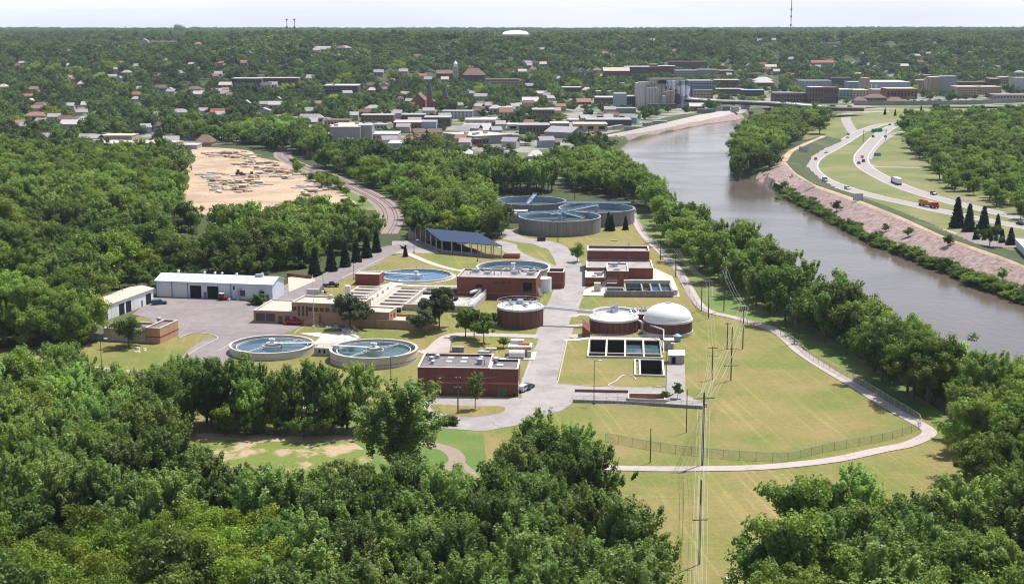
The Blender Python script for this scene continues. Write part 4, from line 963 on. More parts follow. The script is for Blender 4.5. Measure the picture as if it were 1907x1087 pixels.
# --- F: tall brick building
t = thing('blower_building', 'large red brick building with grey roof, dark louvre and outside stair', 'building', g3(1035, 625))
zF = 7.2; F0 = g3(440, 458, zF); pf = rect(F0, 26.2, 15.5, -7); flatbox(t, pf, 0, zF, M_brick, M_roofgrav, par=.4)
band(t, pf, 1.9, 2.2, M_band)
for s, z in ((12.5, 5.1), (13.4, 5.1), (14.6, 5.1), (15.5, 5.1), (17.5, 5.2)): win(t, pf[0], pf[1], s, z, .7, .9)
win(t, pf[0], pf[1], 23.4, 2.9, 3.0, 2.9, M_black, 'louvre', frame=M_brickd); win(t, pf[0], pf[1], 7.5, 4, 2.2, .8, M_black, 'louvre')
for x, y, k, s in ((580,425,'duct',1.0),(540,440,'pipe',1.2),(665,440,'duct',.8),(717,445,'pipe',1.6),(768,440,'pipe',1.6),(865,440,'duct',.9),(950,420,'box',1.2),(985,445,'duct',.9),(895,432,'box',1),(1010,420,'fan',1),(640,415,'fan',.9),(820,415,'fan',.8)): vent(t, g3(x, y, zF-.4), k, zF-.4, s)
b = mb(); a = V2(pf[1], 83, 2.5)+Vector((.9, 0, 0)); c = V2(pf[1], 83, 9.5)+Vector((1.2, 0, 0))
b = mb()
for i in range(12):
    q = V2(pf[1], 83, 8.2-i*.62)+Vector((.9, 0, 0)); b.obox(q, (math.cos(math.radians(83)), math.sin(math.radians(83))), .34, 1.3, .1+i*.32-.06, .1+i*.32)
A_ = V2(pf[1], 83, 8.2)+Vector((.9, 0, .1)); B_ = V2(pf[1], 83, 1.0)+Vector((.9, 0, 3.9))
for dx in (-.65, .65):
    b.tube(A_+Vector((dx, 0, 0)), B_+Vector((dx, 0, 0)), .09, 5); b.tube(A_+Vector((dx, 0, 1)), B_+Vector((dx, 0, 1)), .05, 5)
b.build('stair', M_steel, t); b = mb()
t = thing('brick_annex', 'small brick block with parapet roof behind the tall blower building beside the drive', 'building', g3(1130, 540))
p2_ = rect(g3(1110, 425, 5.6), 5.6, 8, -6); flatbox(t, p2_, 0, 5.6, M_brick, M_roofgrav, par=.9); band(t, p2_, 2.0, 2.2, M_band)
q = g3(1095, 520, 2.5); t = tag(mb().cyl((q.x-.6, q.y+1.6, 0), 2.7, 2.7, 0, 4.8, 28).build('storage_tank', M_white, origin=(q.x, q.y, 0)), 'white upright cylinder tank behind the right corner of the blower building', 'tank')

# --- circular tanks
def clarifier(label, c, r, z, wm, water, zwat, bridge=0, name='settling_tank', wall=.45, ring=True, inner=None, steel=M_railw, full=False, skirt=None):
    t = thing(name, label, 'tank', (c[0], c[1], 0)); mb().annulus(c, r, r-wall, -.3, z, 72).build('wall', wm, t)
    mb().annulus(c, r+.12, r-wall-.1, z+.003, z+.22, 72).build('rim', M_cope if wm is not M_concd else M_concd, t)
    mb().disc(c, r-wall-.01, zwat, 72).build('water', water, t)
    if skirt: mb().annulus(c, r+skirt, r+.01, -.3, z*.33, 72).build('footing', M_conclight, t)
    if inner:
        mb().annulus(c, r-wall-1.3, r-wall-1.5, zwat-.2, z-.25, 64).build('weir', steel, t)
    return t
def water2(name, col, rough=.08, col2=None):
    m = mat(name, col, rough=rough, var=.15, scale=.4, spec=.5, col2=col2, scale2=.1); 
    return m
Wb = water2('water_blue', (.045, .095, .13)); Wg = water2('water_green', (.035, .07, .055), col2=(.05, .11, .13)); Wgrey = water2('water_grey', (.12, .14, .16)); Wblue = water2('water_bright_blue', (.03, .11, .23))
def bridge_parts(t, c, r, z, a0, full=False, m=M_railw, w=1.2, cen=1.6):
    A_ = Vector((c[0]+math.cos(a0)*r, c[1]+math.sin(a0)*r, z+.35)); B_ = Vector((c[0], c[1], z+.35))
    if full: B_ = Vector((c[0]-math.cos(a0)*r, c[1]-math.sin(a0)*r, z+.35))
    d = (B_-A_).normalized(); b = mb(); b.obox((A_+B_)/2, d, (B_-A_).length, w, z+.25, z+.45); nn = Vector((-d.y, d.x, 0))*w/2
    rail_(b, [A_+nn, B_+nn], 1.0, 2); rail_(b, [A_-nn, B_-nn], 1.0, 2); b.build('walkway', m, t)
    b = mb().cyl(c, cen, cen, z+.2, z+.5, 20).cyl(c, .5, .5, z+.5, z+1.7, 12).obox(c, d, 1.6, 1.2, z+1.1, z+1.6); b.build('drive_unit', m, t)
    mb().annulus(c, 2.7, 2.5, z-.7, z-.15, 32).build('feed_well', M_conclight, t)
    for q in (.9, .9+math.pi):
        b = mb()
        e = Vector((c[0]+math.cos(q)*(r-.8), c[1]+math.sin(q)*(r-.8), z-.55)); b.tube((c[0]+math.cos(q)*2.6, c[1]+math.sin(q)*2.6, z-.4), e, .13, 6)
        b.tube((c[0]+math.cos(q)*2.6, c[1]+math.sin(q)*2.6, z+.1), e, .08, 5); b.build('scraper_arm', m, t)

def cen(g, l, r_, y, z):
    p, q = g(l, y, z), g(r_, y, z); return (p+q)/2, (q-p).length/2
c, r_ = cen(g2, 33, 655, 640, 1.9); t = clarifier('left round settling tank with pale blue water and a walkway bridge, beside the pink yard', c, r_, 1.9, M_conclight, Wb, 1.1, inner=True); bridge_parts(t, c, r_, 1.9, .05); cL = c
c, r_ = cen(g2, 773, 1420, 672, 2.9); t = clarifier('right round settling tank with blue-green water, nearest the dark brick building', c, r_, 2.9, M_conclight, Wg, 2.1, inner=True, skirt=.0); bridge_parts(t, c, r_, 2.9, math.pi*.93); band_ = mb().annulus(c, r_+.05, r_-.2, .9, 1.15, 72).build('wall_band', M_concd, t); cR = c
t = thing('pump_chamber', 'concrete chamber joining the two round settling tanks', 'building', ((cL.x+cR.x)/2, (cL.y+cR.y)/2-2, 0)); pq = rect(g2(655, 722), 5.2, 6, -10); mb().prism(pq, 0, 2.2).build('wall', M_conc, t)
for s in (1.6, 3.0): win(t, pq[0], pq[1], s, .8, .5, .9, M_black)
b = mb(); rail_(b, [Vector((p.x, p.y, 2.2)) for p in inset(pq, .2)], closed=True); b.build('railing', M_railw, t)
b = mb(); a, e = g2(890, 545), g2(990, 600); 
for i in range(8): q = a.lerp(e, i/8); b.obox((q.x, q.y), (1, -.6), 1.4, 1.8, i*.0, .9-.11*i)
rail_(b, [a+Vector((0,0,.9)), e+Vector((0,0,.2))]); rail_(b, [a+Vector((1.4,1.2,.9)), e+Vector((1.4,1.2,.2))])
tag(b.build('steps', M_conclight, origin=a), 'concrete steps with white railings above the right settling tank', 'steps')
c, r_ = cen(g2, 1140, 1680, 130, .5); t = clarifier('shallow bright blue round tank with bridge on the lawn behind the channels', c, r_, .5, M_conclight, Wblue, .1, steel=M_bluesteel, inner=True, skirt=1.2); bridge_parts(t, c, r_, .4, -.35+math.pi, False)
b = mb(); rail_(b, [Vector((c.x+math.cos(a)*(r_+.1), c.y+math.sin(a)*(r_+.1), .7)) for a in np.linspace(0, 2*math.pi, 32)[:-1]], closed=True, step=3); b.build('railing', M_railw, t)
c, r_ = cen(g3, 585, 1130, 385, 2.4); t = clarifier('blue lined open round tank with ring walls behind the blower building', c, r_, 2.4, M_conc, Wgrey, .2, steel=M_bluesteel)
mb().annulus(c, r_-.46, r_-.7, .1, 2.35, 72).build('lining', M_bluesteel, t); mb().annulus(c, r_-2.6, r_-2.8, 0, 1.2, 64).build('weir', M_railw, t); mb().annulus(c, 3.9, 3.5, 0, 1.6, 40).build('feed_well', M_conclight, t)
mb().cyl(c, .5, .5, -1, 2.4, 14).obox(c, (1, 0), 1.5, 1.5, 2.4, 3.9).tube((c.x, c.y, 2), (c.x+.5, c.y-13, 2.1), .3, 6).build('centre_column', M_white, t)
b = mb(); rail_(b, [Vector((c.x+.3, c.y, 2.4)), Vector((c.x+.8, c.y-13, 2.2))]); b.build('railing', M_railw, t)

# --- big grey tanks
M_tankw = wall_mat('tank_concrete', (.235, .225, .225), streak=.22); M_inner = mat('tank_lining', (.25, .33, .40), var=.15, scale=.5)
TK = []
for l, rr, y, lab in ((1035, 1522, 232, 'front one of the three big grey round tanks, with blue pipe bridges'), (1272, 1722, 183, 'right one of the three big grey round tanks beside the riverside path'), (900, 1315, 140, 'rear left one of the three big grey round tanks, backed by the dark tree row')):
    zt = 6.3; c, r_ = cen(g7, l, rr, y, zt); TK.append((c, r_))
    t = thing('storage_tank', lab, 'tank', (c.x, c.y, 0)); mb().annulus(c, r_, r_-.4, -.2, zt, 80).build('wall', M_tankw, t); mb().annulus(c, r_-.42, r_-.55, .2, zt-.3, 80).build('lining', M_inner, t)
    mb().annulus(c, r_+.1, r_-.5, zt+.003, zt+.25, 80).build('rim', M_steel, t); mb().disc(c, r_-.6, 3.9, 80).build('water', Wgrey, t)
    b = mb()
    for q in np.linspace(0, 2*math.pi, 24)[:-1]: b.tube((c.x+math.cos(q)*(r_+.15), c.y+math.sin(q)*(r_+.15), zt+.2), (c.x+math.cos(q)*(r_+.15), c.y+math.sin(q)*(r_+.15), zt+1.0), .05, 4)
    b.build('stanchions', M_bluesteel, t); mb().cyl(c, .8, .8, 3.5, zt+1.2, 14).build('mixer', M_bluesteel, t)
def truss(p, q, z, label, w=1.2):
    p = Vector((p.x, p.y, z)); q = Vector((q.x, q.y, z)); d = (q-p).normalized(); nn = Vector((-d.y, d.x, 0))*w/2; b = mb()
    b.obox((p+q)/2, d, (q-p).length, w, z-.1, z+.12)
    for s in (-1, 1): rail_(b, [p+nn*s, q+nn*s], 1.1, 2.6, .05)
    b.tube(p+nn*1.3+Vector((0,0,.3)), q+nn*1.3+Vector((0,0,.3)), .22, 8)
    return tag(b.build('pipe_bridge', M_bluesteel, origin=(p.x, p.y, 0)), label, 'footbridge')
truss(g7(1030, 222, 6.8), g7(1320, 208, 6.8), 6.9, 'pale blue walkway crossing the front grey tank from the control house')
truss(g7(1230, 222, 6.8), g7(1505, 168, 6.8), 6.95, 'pale blue pipe walkway slanting from the front tank toward the right tank')
truss(g7(1310, 155, 6.8), g7(1700, 155, 6.8), 6.9, 'pale blue walkway running across the right grey tank')
truss(g7(1310, 215, 6.8), g7(1420, 245, 6.8), 6.98, 'short blue walkway inside the front grey tank')
truss(g7(1090, 160, 6.8), g7(1135, 105, 6.8), 6.9, 'short pale walkway over the rear left grey tank')
t = thing('control_house', 'little concrete control house left of the front grey tank', 'building', g7(1030, 272)); pk = rect(g7(968, 268), 9, 5, -4); flatbox(t, pk, 0, 5.2, M_conc, M_white, par=.1); win(t, pk[0], pk[1], 8.0, .3, 1.4, 2.3, M_black, 'doorway')
b = mb(); b.tube(g7(945, 243), g7(902, 150, 6.5), .25, 6).tube(g7(935, 243), g7(893, 150, 6.5), .25, 6); tag(b.build('stair', M_railw, origin=g7(940, 243)), 'white inclined stair climbing the rear left grey tank', 'stair')
q = g7(1015, 225, 5.5); tag(mb().cyl(q, 1.0, 1.0, 5.2, 6.6, 12).tube((q.x-3, q.y, 6), (q.x+1, q.y, 6), .8, 10).build('pump_unit', M_railw, origin=(q.x, q.y, 5.2)), 'white horizontal vessel on the control house roof', 'tank')
q = g7(1170, 378); tag(mb().obox(q, (1, 0), 3.4, 1.5, 0, 1.5).obox(q, (1, 0), 3.6, 1.7, 1.5, 1.6).build('dumpster', M_carblack, origin=q), 'black dumpster on the grass in front of the grey tanks', 'dumpster')
q = g7(1600, 378); tag(mb().obox(q, (1, 0), 2.8, .9, 0, .35).obox(q, (1, 0), 2.6, .7, .35, .42).build('hatch_cover', M_conclight, origin=q), 'pale concrete hatch slab in the grass right of the black dumpster', 'hatch')

# --- canopy
t = thing('canopy', 'open sided canopy with dark blue metal roof and concrete retaining wall', 'canopy', g3(335, 270))
ze = 5.0; zr = 7.4; e0 = g3(322, 192, ze); e1 = g3(778, 230, ze); k0 = g3(202, 98, zr); k1 = g3(600, 133, zr)
vs = [e0, e1, k1, k0]; th = Vector((0, 0, .25)); b0 = e0 + (k0-e0)*2; b0.z = ze; b1 = e1 + (k1-e1)*2; b1.z = ze
mb().add(vs + [v-th for v in vs], [(0,1,2,3), (7,6,5,4), (0,4,5,1), (1,5,6,2), (3,7,4,0)]).build('roof', M_navy, t)
vs = [k0, k1, b1, b0]; mb().add(vs + [v-th for v in vs], [(0,1,2,3), (7,6,5,4), (1,5,6,2), (2,6,7,3), (3,7,4,0)]).build('rear_roof', M_navy, t)
d_ = (e1-e0).normalized(); nn_ = Vector((-d_.y, d_.x, 0))
for i in range(7):
    q = e0.lerp(e1, .02+.96*i/6); mb().obox(q, d_, .35, .35, 0, ze-.1).build('column', M_conc, t)
    q = b0.lerp(b1, .02+.96*i/6); mb().obox(q, d_, .35, .35, 0, ze-.1).build('column', M_conc, t)
for i in range(1, 6):
    f_ = i/6; q = e0.lerp(b0, f_); zz = ze + (zr-ze)*(1-abs(2*f_-1)); mb().obox(q + d_*.4, d_, .35, .35, 0, zz-.3).build('column', M_conc, t)
    q = e1.lerp(b1, f_); mb().obox(q - d_*.4, d_, .3, .3, 0, zz-.3).build('column', M_conc, t)
w0, w1 = e0 + nn_*.6, e1 + nn_*.6; mb().obox((w0+w1)/2, d_, (w1-w0).length, .4, 0, 1.3).build('retaining_wall', M_concd, t)
w0, w1 = e0.lerp(b0, .03), e0.lerp(b0, .97); mb().obox((w0+w1)/2 + d_*.8, (w1-w0), (w1-w0).length, .3, 0, 1.3).build('side_wall', M_concd, t)
mb().obox((b0+b1)/2 - nn_*.6, d_, (b1-b0).length-1, .3, 0, ze-.8).build('back_wall', M_concd, t)
q = mid([e0, e1, b0, b1]); r3 = np.random.default_rng(4); mm = mat('sludge_pile', (.06, .045, .035), var=.3, scale=2, rough=1)
b = mb(); n_ = 18; vs = []; 
for i in range(n_):
    for j in range(n_):
        a_, c_ = i/(n_-1), j/(n_-1); p = e0.lerp(e1, .05+.9*a_).lerp(b0.lerp(b1, .05+.9*a_), .08+.84*c_); vs.append((p.x, p.y, .1+2.6*math.sin(a_*math.pi)**.6*math.sin(c_*math.pi)**.6*(.8+.4*mnoise.noise(p*.3))))
b.add(vs, [(i*n_+j, (i+1)*n_+j, (i+1)*n_+j+1, i*n_+j+1) for i in range(n_-1) for j in range(n_-1)], smooth=True); tag(b.build('sludge_pile', mm, origin=q), 'dark heap stored under the blue canopy roof', 'heap', kind=None)
q = g3(820, 318); t = thing('skip', 'red open container beside the canopy corner', 'container', q); pk = rect(g3(785, 322), 6.2, 2.6, -8); mb().ring(pk, inset(pk, .12), .1, 1.6).prism(inset(pk, .13), .1, .3).build('body', mat('rust_red', (.33, .09, .05), var=.2), t); mb().prism(inset(pk, .3), .3, 1.3).build('load', M_rooftan, t)

# --- digesters
M_digb = wall_mat('brick_digester', (.15, .068, .055), streak=.3)
def digester(lab, g, l, rr, y, z, top, wm=M_digb, name='digester'):
    c, r_ = cen(g, l, rr, y, z); t = thing(name, lab, 'tank', (c.x, c.y, 0)); mb().cyl(c, r_, r_, 0, z-.5, 64, top=False).build('wall', wm, t)
    mb().annulus(c, r_+.15, r_-.6, z-.5, z+.1, 64).build('rim', M_white, t)
    b = mb(); zs = {'cover': [(r_-.61, z-.25), (r_*.7, z+.25), (r_*.3, z+.55), (.3, z+.65)], 'flat': [(r_-.61, z-.6), (.3, z-.3)], 'dome': [(r_*.985*math.cos(a), z+.05+r_*.62*math.sin(a)) for a in np.linspace(0, math.pi/2*.99, 14)]}[top]
    n_ = 64
    for (ra, za), (rb_, zb) in zip(zs[:-1], zs[1:]): b.cyl(c, ra, rb_, za, zb, n_, top=False)
    m_ = {'cover': mat('cover_white', (.66, .66, .68), rough=.45, var=.12, scale=.6, col2=(.50, .49, .50), scale2=.3, f2=.6), 'flat': M_roofgrav, 'dome': mat('membrane_white', (.74, .73, .74), rough=.55, var=.03)}[top]
    b.build('dome' if top == 'dome' else 'cover', m_, t)
    for q in np.linspace(0, 2*math.pi, 17)[:-1]: pass
    b = mb()
    for q in np.linspace(0, 2*math.pi, 25)[:-1]: b.obox((c.x+math.cos(q)*(r_+.02), c.y+math.sin(q)*(r_+.02)), (math.cos(q), math.sin(q)), .12, .22, 0, z-.52)
    b.build('pilasters', M_brickd, t)
    return t, c, r_
t, c, r_ = digester('round brick digester with white cover and railings left of the drive', g3, 740, 1078, 672, 5.8, 'cover')
b = mb(); rail_(b, [Vector((c.x+math.cos(a)*r_, c.y+math.sin(a)*r_, 5.9)) for a in np.linspace(0, 2*math.pi, 24)[:-1]], closed=True, h=1.6, step=1.5, r=.05); b.build('railing', M_railw, t)
b = mb()
for a, l_, zz in ((.4, 5.5, 6.6), (1.7, 4.5, 6.8), (2.6, 5.8, 6.6), (3.6, 5, 6.5), (5.2, 4.8, 6.7)): b.tube((c.x, c.y, zz+.4), (c.x+math.cos(a)*l_, c.y+math.sin(a)*l_, zz), .22, 8).cyl((c.x+math.cos(a)*l_*.6, c.y+math.sin(a)*l_*.6), .5, .5, 6, 7.1, 10)
b.cyl(c, 1.0, 1.0, 6.3, 7.7, 16); b.build('gas_piping', M_steel, t); D1c, D1r = c, r_
t, c, r_ = digester('round brick digester with domed grey roof in the rear beside the white dome', g4, 805, 1150, 556, 4.2, 'flat'); D2b = c
t, c, r_ = digester('round brick digester with shallow white cover, right of the drive', g4, 788, 1145, 593, 4.1, 'cover')
b = mb().cyl((c.x, c.y+3.6), .8, .8, 4.4, 5.9, 14).tube((c.x-1.5, c.y+3.2, 5.7), (c.x+1.3, c.y+4, 6.9), .4, 8).tube((c.x-2, c.y+3, 4.9), (c.x+2, c.y+4.5, 5.1), .25, 8).obox((c.x+.6, c.y+4.2), (1, .4), 1.6, 1.2, 4.7, 6.5); b.build('gas_piping', M_steel, t)
b = mb().tube((c.x+r_-.2, c.y-1, 3.2), (c.x+r_+1, c.y-1.2, 2.8), .3, 8).tube((c.x+r_+1, c.y-1.2, 2.8), (c.x+r_+1.2, c.y-1, .2), .3, 8); b.build('pipe', M_white, t)
D2c, D2r = c, r_
t, c, r_ = digester('brick tank crowned by a big white membrane dome', g4, 1187, 1545, 605, 4.6, 'dome', name='gas_holder'); mb().annulus(c, r_+.25, r_+.01, -.2, 1.2, 64).build('footing', M_conclight, t); D3c = c
mb().cyl((c.x, c.y), .8, .8, 4.6+r_*.6, 4.6+r_*.62+.35, 14).build('cap', M_steel, t)
b = mb(); p = Vector((D1c.x+D1r-.3, D1c.y, 5.6)); q = Vector((D2b.x-6.6, D2b.y-2, 4.6)); 
for s in (-.7, .7): b.tube(p+Vector((0, s, 0)), q+Vector((0, s, 0)), .16, 6)
for s in (-.2, .3): b.tube(p+Vector((0, s, .25)), q+Vector((0, s, .25)), .12, 6)
b.tube(p-Vector((0,0,.25)), q-Vector((0,0,.25)), .3, 4); tag(b.build('pipe_bridge', M_railw, origin=(p.x, p.y, 0)), 'white pipe bridge spanning the drive between two brick digesters', 'pipe bridge')
# link building between digesters and railings platform
t = thing('link_building', 'low brick link building between the digesters with rooftop pipes', 'building', g4(1150, 640)); pk = rect(Vector((D2c.x+5.5, D2c.y+2.5, 0)), 5.5, 7, 0); flatbox(t, pk, 0, 4.2, M_brick, M_roofgrav)
b = mb(); 
for i in range(4): b.tube((pk[0].x+.9+i*1.2, pk[0].y+4+i*.4, 4), (pk[0].x+.9+i*1.2, pk[0].y+4+i*.4, 5.9), .18, 6)
b.tube((pk[0].x-.3, pk[0].y+4, 5.2), (pk[0].x+5.5, pk[0].y+5.5, 5.2), .18, 6); b.build('rooftop_pipes', M_railw, t)

# --- open tank block N in front of the digesters
t = thing('filter_basin', 'open concrete basin with four deep cells in front of the round digesters', 'basin', g4(765, 890))
N0 = g4(765, 897); pn = rect(N0, 20.6, 21.5, -4.5); zN = .5
ua = math.radians(-4.5); ux = Vector((math.cos(ua), math.sin(ua), 0)); uy = Vector((-ux.y, ux.x, 0))
M_pitshade = mat('pit_wall_shade', (.02, .017, .014), var=.4, scale=1.5)  # near-black: shade of the inner back walls painted as a colour
def basin(t, O, L_, D_, z, xs, ys, th=.5, deep=-1.6, water=None, wm=M_conclight, ux=ux, uy=uy, z0=-2.0):
    """open basin: walls at each x in xs (across) and y in ys; water per cell"""
    b = mb()
    mb_ = mb().ring([O, O+ux*L_, O+ux*L_+uy*D_, O+uy*D_], inset([O, O+ux*L_, O+ux*L_+uy*D_, O+uy*D_], th), z0, z); mb_.build('wall', wm, t)
    for x in xs[1:-1]: mb().obox(O+ux*x+uy*D_/2, ux, th, D_-2*th-.01, z0, z-.02).build('divider', wm, t)
    for y in ys[1:-1]:
        for xa, xb in zip(xs[:-1], xs[1:]):
            e = th/2+.02; xa_ = xa + (th+.02 if xa == xs[0] else e); xb_ = xb - (th+.02 if xb == xs[-1] else e)
            mb().obox(O+ux*(xa_+xb_)/2+uy*y, ux, xb_-xa_, th*.8, z0, z-.04).build('divider', wm, t)
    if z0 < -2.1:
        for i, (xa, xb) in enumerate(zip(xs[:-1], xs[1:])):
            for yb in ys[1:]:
                mb().obox(O+ux*(xa+xb)/2+uy*(yb-th-.05), ux, xb-xa-th*1.3, .08, z0, z-.28).build('shade_panel', M_pitshade, t)  # added dark panels standing in for the shade on each back inner wall
    for i, (xa, xb) in enumerate(zip(xs[:-1], xs[1:])):
        for j, (ya, yb) in enumerate(zip(ys[:-1], ys[1:])):
            m_, zz = water[j][i]; e = .03; q = [O+ux*(xa+.2)+uy*(ya+.2), O+ux*(xb-.2)+uy*(ya+.2), O+ux*(xb-.2)+uy*(yb-.2), O+ux*(xa+.2)+uy*(yb-.2)]
            mb().add([(p.x, p.y, zz) for p in q], [(0, 1, 2, 3)]).build('water', m_, t)
M_mud = mat('dark_sludge', (.035, .03, .025), var=.3, rough=.5); M_cell = wall_mat('basin_dark', (.10, .085, .08))
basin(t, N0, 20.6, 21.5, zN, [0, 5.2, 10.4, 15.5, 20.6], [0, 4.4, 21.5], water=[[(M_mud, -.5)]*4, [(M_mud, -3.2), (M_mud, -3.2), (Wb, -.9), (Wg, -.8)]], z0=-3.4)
P0 = N0+uy*21.3
for o_, a0_, a1_ in ((P0, 1, 20), (P0+uy*1.6, 1, 20), (N0+uy*.3, 10.6, 20.3), (N0+uy*4.4, 10.6, 20.3)):
    b = mb(); rail_(b, [Vector((*(o_+ux*a).xy, zN)) for a in (a0_, a1_)]); b.build('railing', M_railw, t)
mb().obox(N0+ux*10.3+uy*22.9, ux, 20, 2.6, 0, zN).build('walkway', M_conclight, t)
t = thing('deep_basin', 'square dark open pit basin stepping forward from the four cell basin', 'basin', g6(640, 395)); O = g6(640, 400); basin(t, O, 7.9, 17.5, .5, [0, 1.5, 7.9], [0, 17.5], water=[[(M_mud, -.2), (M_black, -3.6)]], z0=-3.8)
t = thing('ramp_building', 'little brick entry with sloping top left of the right hand digesters', 'building', g4(735, 748)); O = g4(732, 745); pk = rect(O, 2.2, 5, -4); mb().add([(p.x, p.y, 0) for p in pk]+[(pk[0].x, pk[0].y, 3.3), (pk[1].x, pk[1].y, 1.6), (pk[2].x, pk[2].y, 2.8), (pk[3].x, pk[3].y, 4.4)], [(0,1,5,4), (1,2,6,5), (2,3,7,6), (3,0,4,7), (4,5,6,7)]).build('wall', M_brick, t)
b = mb(); A_ = Vector((D2c.x+7.4, D2c.y-3, 3.2)); B_ = g4(1335, 690, 3.6); C_ = g4(1335, 755, 1.1); b.tube(A_, B_, .22, 8).tube(B_, C_, .22, 8).tube(B_, g4(1335, 860, 1.2), .12, 6); tag(b.build('pipe', M_railw, origin=C_), 'white pipe rising from the basin corner toward the digesters', 'pipe')
q = g4(1435, 775); tag(mb().cyl(q, 1.0, 1.0, 0, 1.6, 16).cyl(q, 1.3, .3, 1.6, 2.2, 16).obox(q, (1, 0), 1.8, 1.4, 0, .4).build('flare_unit', M_bluesteel, origin=q), 'small blue and white capped vessel in front of the white dome', 'tank')
q = g4(1365, 835); t = thing('equipment_box', 'small grey cabin beside the right end of the four cell basin', 'cabin', q); pk = rect(g4(1338, 838), 2.6, 2.6, -4); mb().prism(pk, 0, 2.6).build('wall', M_conc, t); mb().prism(inset(pk, -.15), 2.61, 2.8).build('roof', M_white, t)
t = thing('shed', 'small grey shed with white gable roof right of the dark pit', 'shed', g6(905, 310)); O = g6(900, 310); pk = rect(O, 3.9, 3.9, -2); mb().prism(pk, 0, 2.5, top=False).build('wall', M_conc, t); a, c = (pk[0]+pk[3])/2, (pk[1]+pk[2])/2
slope(pk[0], pk[1], c, a, 2.5, 3.3, M_white, t, ov=.25); slope(pk[2], pk[3], a, c, 2.5, 3.3, M_white, t, ov=.25); win(t, pk[0], pk[1], 1.1, .1, 1.1, 1.9, M_black, 'doorway')
for (p_, q_) in ((pk[0], pk[3]), (pk[1], pk[2])): m0 = (p_+q_)/2; mb().add([(p_.x, p_.y, 2.5), (q_.x, q_.y, 2.5), (m0.x, m0.y, 3.28)], [(0, 1, 2)]).build('gable', M_conc, t)
# loading dock wall
t = thing('retaining_wall', 'long dark low retaining wall along the edge of the lower lawn', 'wall', g6(185, 592)); b = mb(); pts_ = [g6(185, 592), g6(600, 605), g6(1150, 640)]
for a, c in zip(pts_[:-1], pts_[1:]): b.obox((a+c)/2, c-a, (c-a).length, .35, -.3, .75)
b.build('wall', M_concd, t); b = mb(); rail_(b, [p+Vector((0, .3, .7)) for p in pts_], .9, 2.4); b.build('railing', M_lamp, t)
t = thing('retaining_wall', 'low dark wall across the paved yard left of the concrete dock', 'wall', g6(200, 512)); a, c = g6(200, 514), g6(595, 522); mb().obox((a+c)/2, c-a, (c-a).length, .4, 0, .7).build('wall', M_brickd, t)
t = thing('loading_dock', 'sunken concrete dock bay with dark inner wall', 'dock', g6(590, 600)); O = g6(592, 602); basin(t, O, 9, 5.4, 1.3, [0, 9], [0, 5.4], water=[[(M_conclight, .1)]], th=.35)
a = O+uy*4.9+ux*.4; mb().obox(a+ux*4.1-uy*.05, ux, 8.2, .15, .12, 1.28).build('inner_wall', M_brickd, t)
# skid right of E
t = thing('equipment_skid', 'white and orange equipment enclosure with silver roof behind the dark brick building', 'machinery', g5(985, 280)); O = g5(985, 255)
pk = rect(O, 6.0, 4.4, -3); mb().prism(pk, 0, 2.7).build('enclosure', wall_mat('enclosure_tan', (.45, .30, .22)), t); mb().prism(inset(pk, -.2), 2.72, 2.95).build('lid', M_white, t)
mb().obox(V2(O, 80, 4.0)+Vector((1.6, 0, 0)), ux, 3.6, 2.4, 2.96, 3.9).build('cooler', M_silver, t); mb().obox(O+ux*4+uy*2.3, ux, 3, 1.2, 2.96, 3.5).build('exhaust_box', M_orange, t)
q = O+uy*-2.1; mb().tube((q.x+.2, q.y, 1.3), (q.x+4.4, q.y-.2, 1.3), 1.1, 16).build('fuel_tank', M_white, t); mb().obox(O+ux*5.6-uy*.8, ux, 1.0, 1.4, 0, 2).build('control_box', M_conc, t); 
sheet('paving', [O-ux*.5-uy*4, O+ux*7.2-uy*4, O+ux*7.2+uy*6, O-ux*.5+uy*6], .1, M_conclight)
q = g5(610, 215); t = tag(mb().obox(q, (1, -.1), 3.2, 1.9, 0, 1.3).obox(q, (1, -.1), 3.5, 2.2, 1.3, 1.45).build('vault', M_concd, origin=q), 'small grey concrete vault on the grass behind the dark brick building', 'vault')
q = g5(855, 205); tag(mb().obox(q, (1, 0), 2.8, 1.3, 0, .5).obox(q, (1, 0), 2.9, 1.4, .5, .58).build('hatch_cover', M_conclight, origin=q), 'white slab hatch in the grass near the equipment enclosure', 'hatch')

# --- central channels and foamy basin
A7 = math.radians(-10); vx = Vector((math.cos(A7), math.sin(A7), 0)); vy = Vector((-vx.y, vx.x, 0))
t = thing('aeration_basin', 'wide concrete basin of foamy water with white walkway railings', 'basin', g3(50, 700)); O = g3(45, 705); zG = 2.0
basin(t, O, 22.5, 29.5, zG, [0, 22.5], [0, 29.5], water=[[(M_foam, .9)]], th=.8, ux=vx, uy=vy, wm=M_conc, z0=-1)
mb().obox(O+vx*11.3+vy*26.5, vx, 17, .5, 1, zG+.1).build('baffle', M_cell, t); mb().obox(O+vx*8+vy*22.5, vx, 14, .2, .9, 1.8).build('baffle', M_cell, t)
b = mb(); a = O+vx*21.6+vy*1; c = O+vx*21.6+vy*29; b.obox((a+c)/2, vy, 28, 1.7, zG+.02, zG+.3); 
for s in (-.8, .8): rail_(b, [Vector((*(a+vx*s).xy, zG+.3)), Vector((*(c+vx*s).xy, zG+.3))], 1.1, 1.8, .06)
b.build('walkway', M_railw, t)
b = mb(); a = O+vx*12+vy*29; c = O+vx*22+vy*27.5; b.tube(Vector((a.x, a.y, 3.2)), Vector((c.x, c.y, 3.2)), .45, 10).tube(Vector((c.x, c.y, 3.2)), Vector((*(O+vx*18+vy*18).xy, 3.0)), .45, 10).tube(Vector((a.x, a.y, 3.2)), Vector((a.x-1, a.y+1.5, 4.8)), .7, 10); b.build('air_pipe', M_white, t)
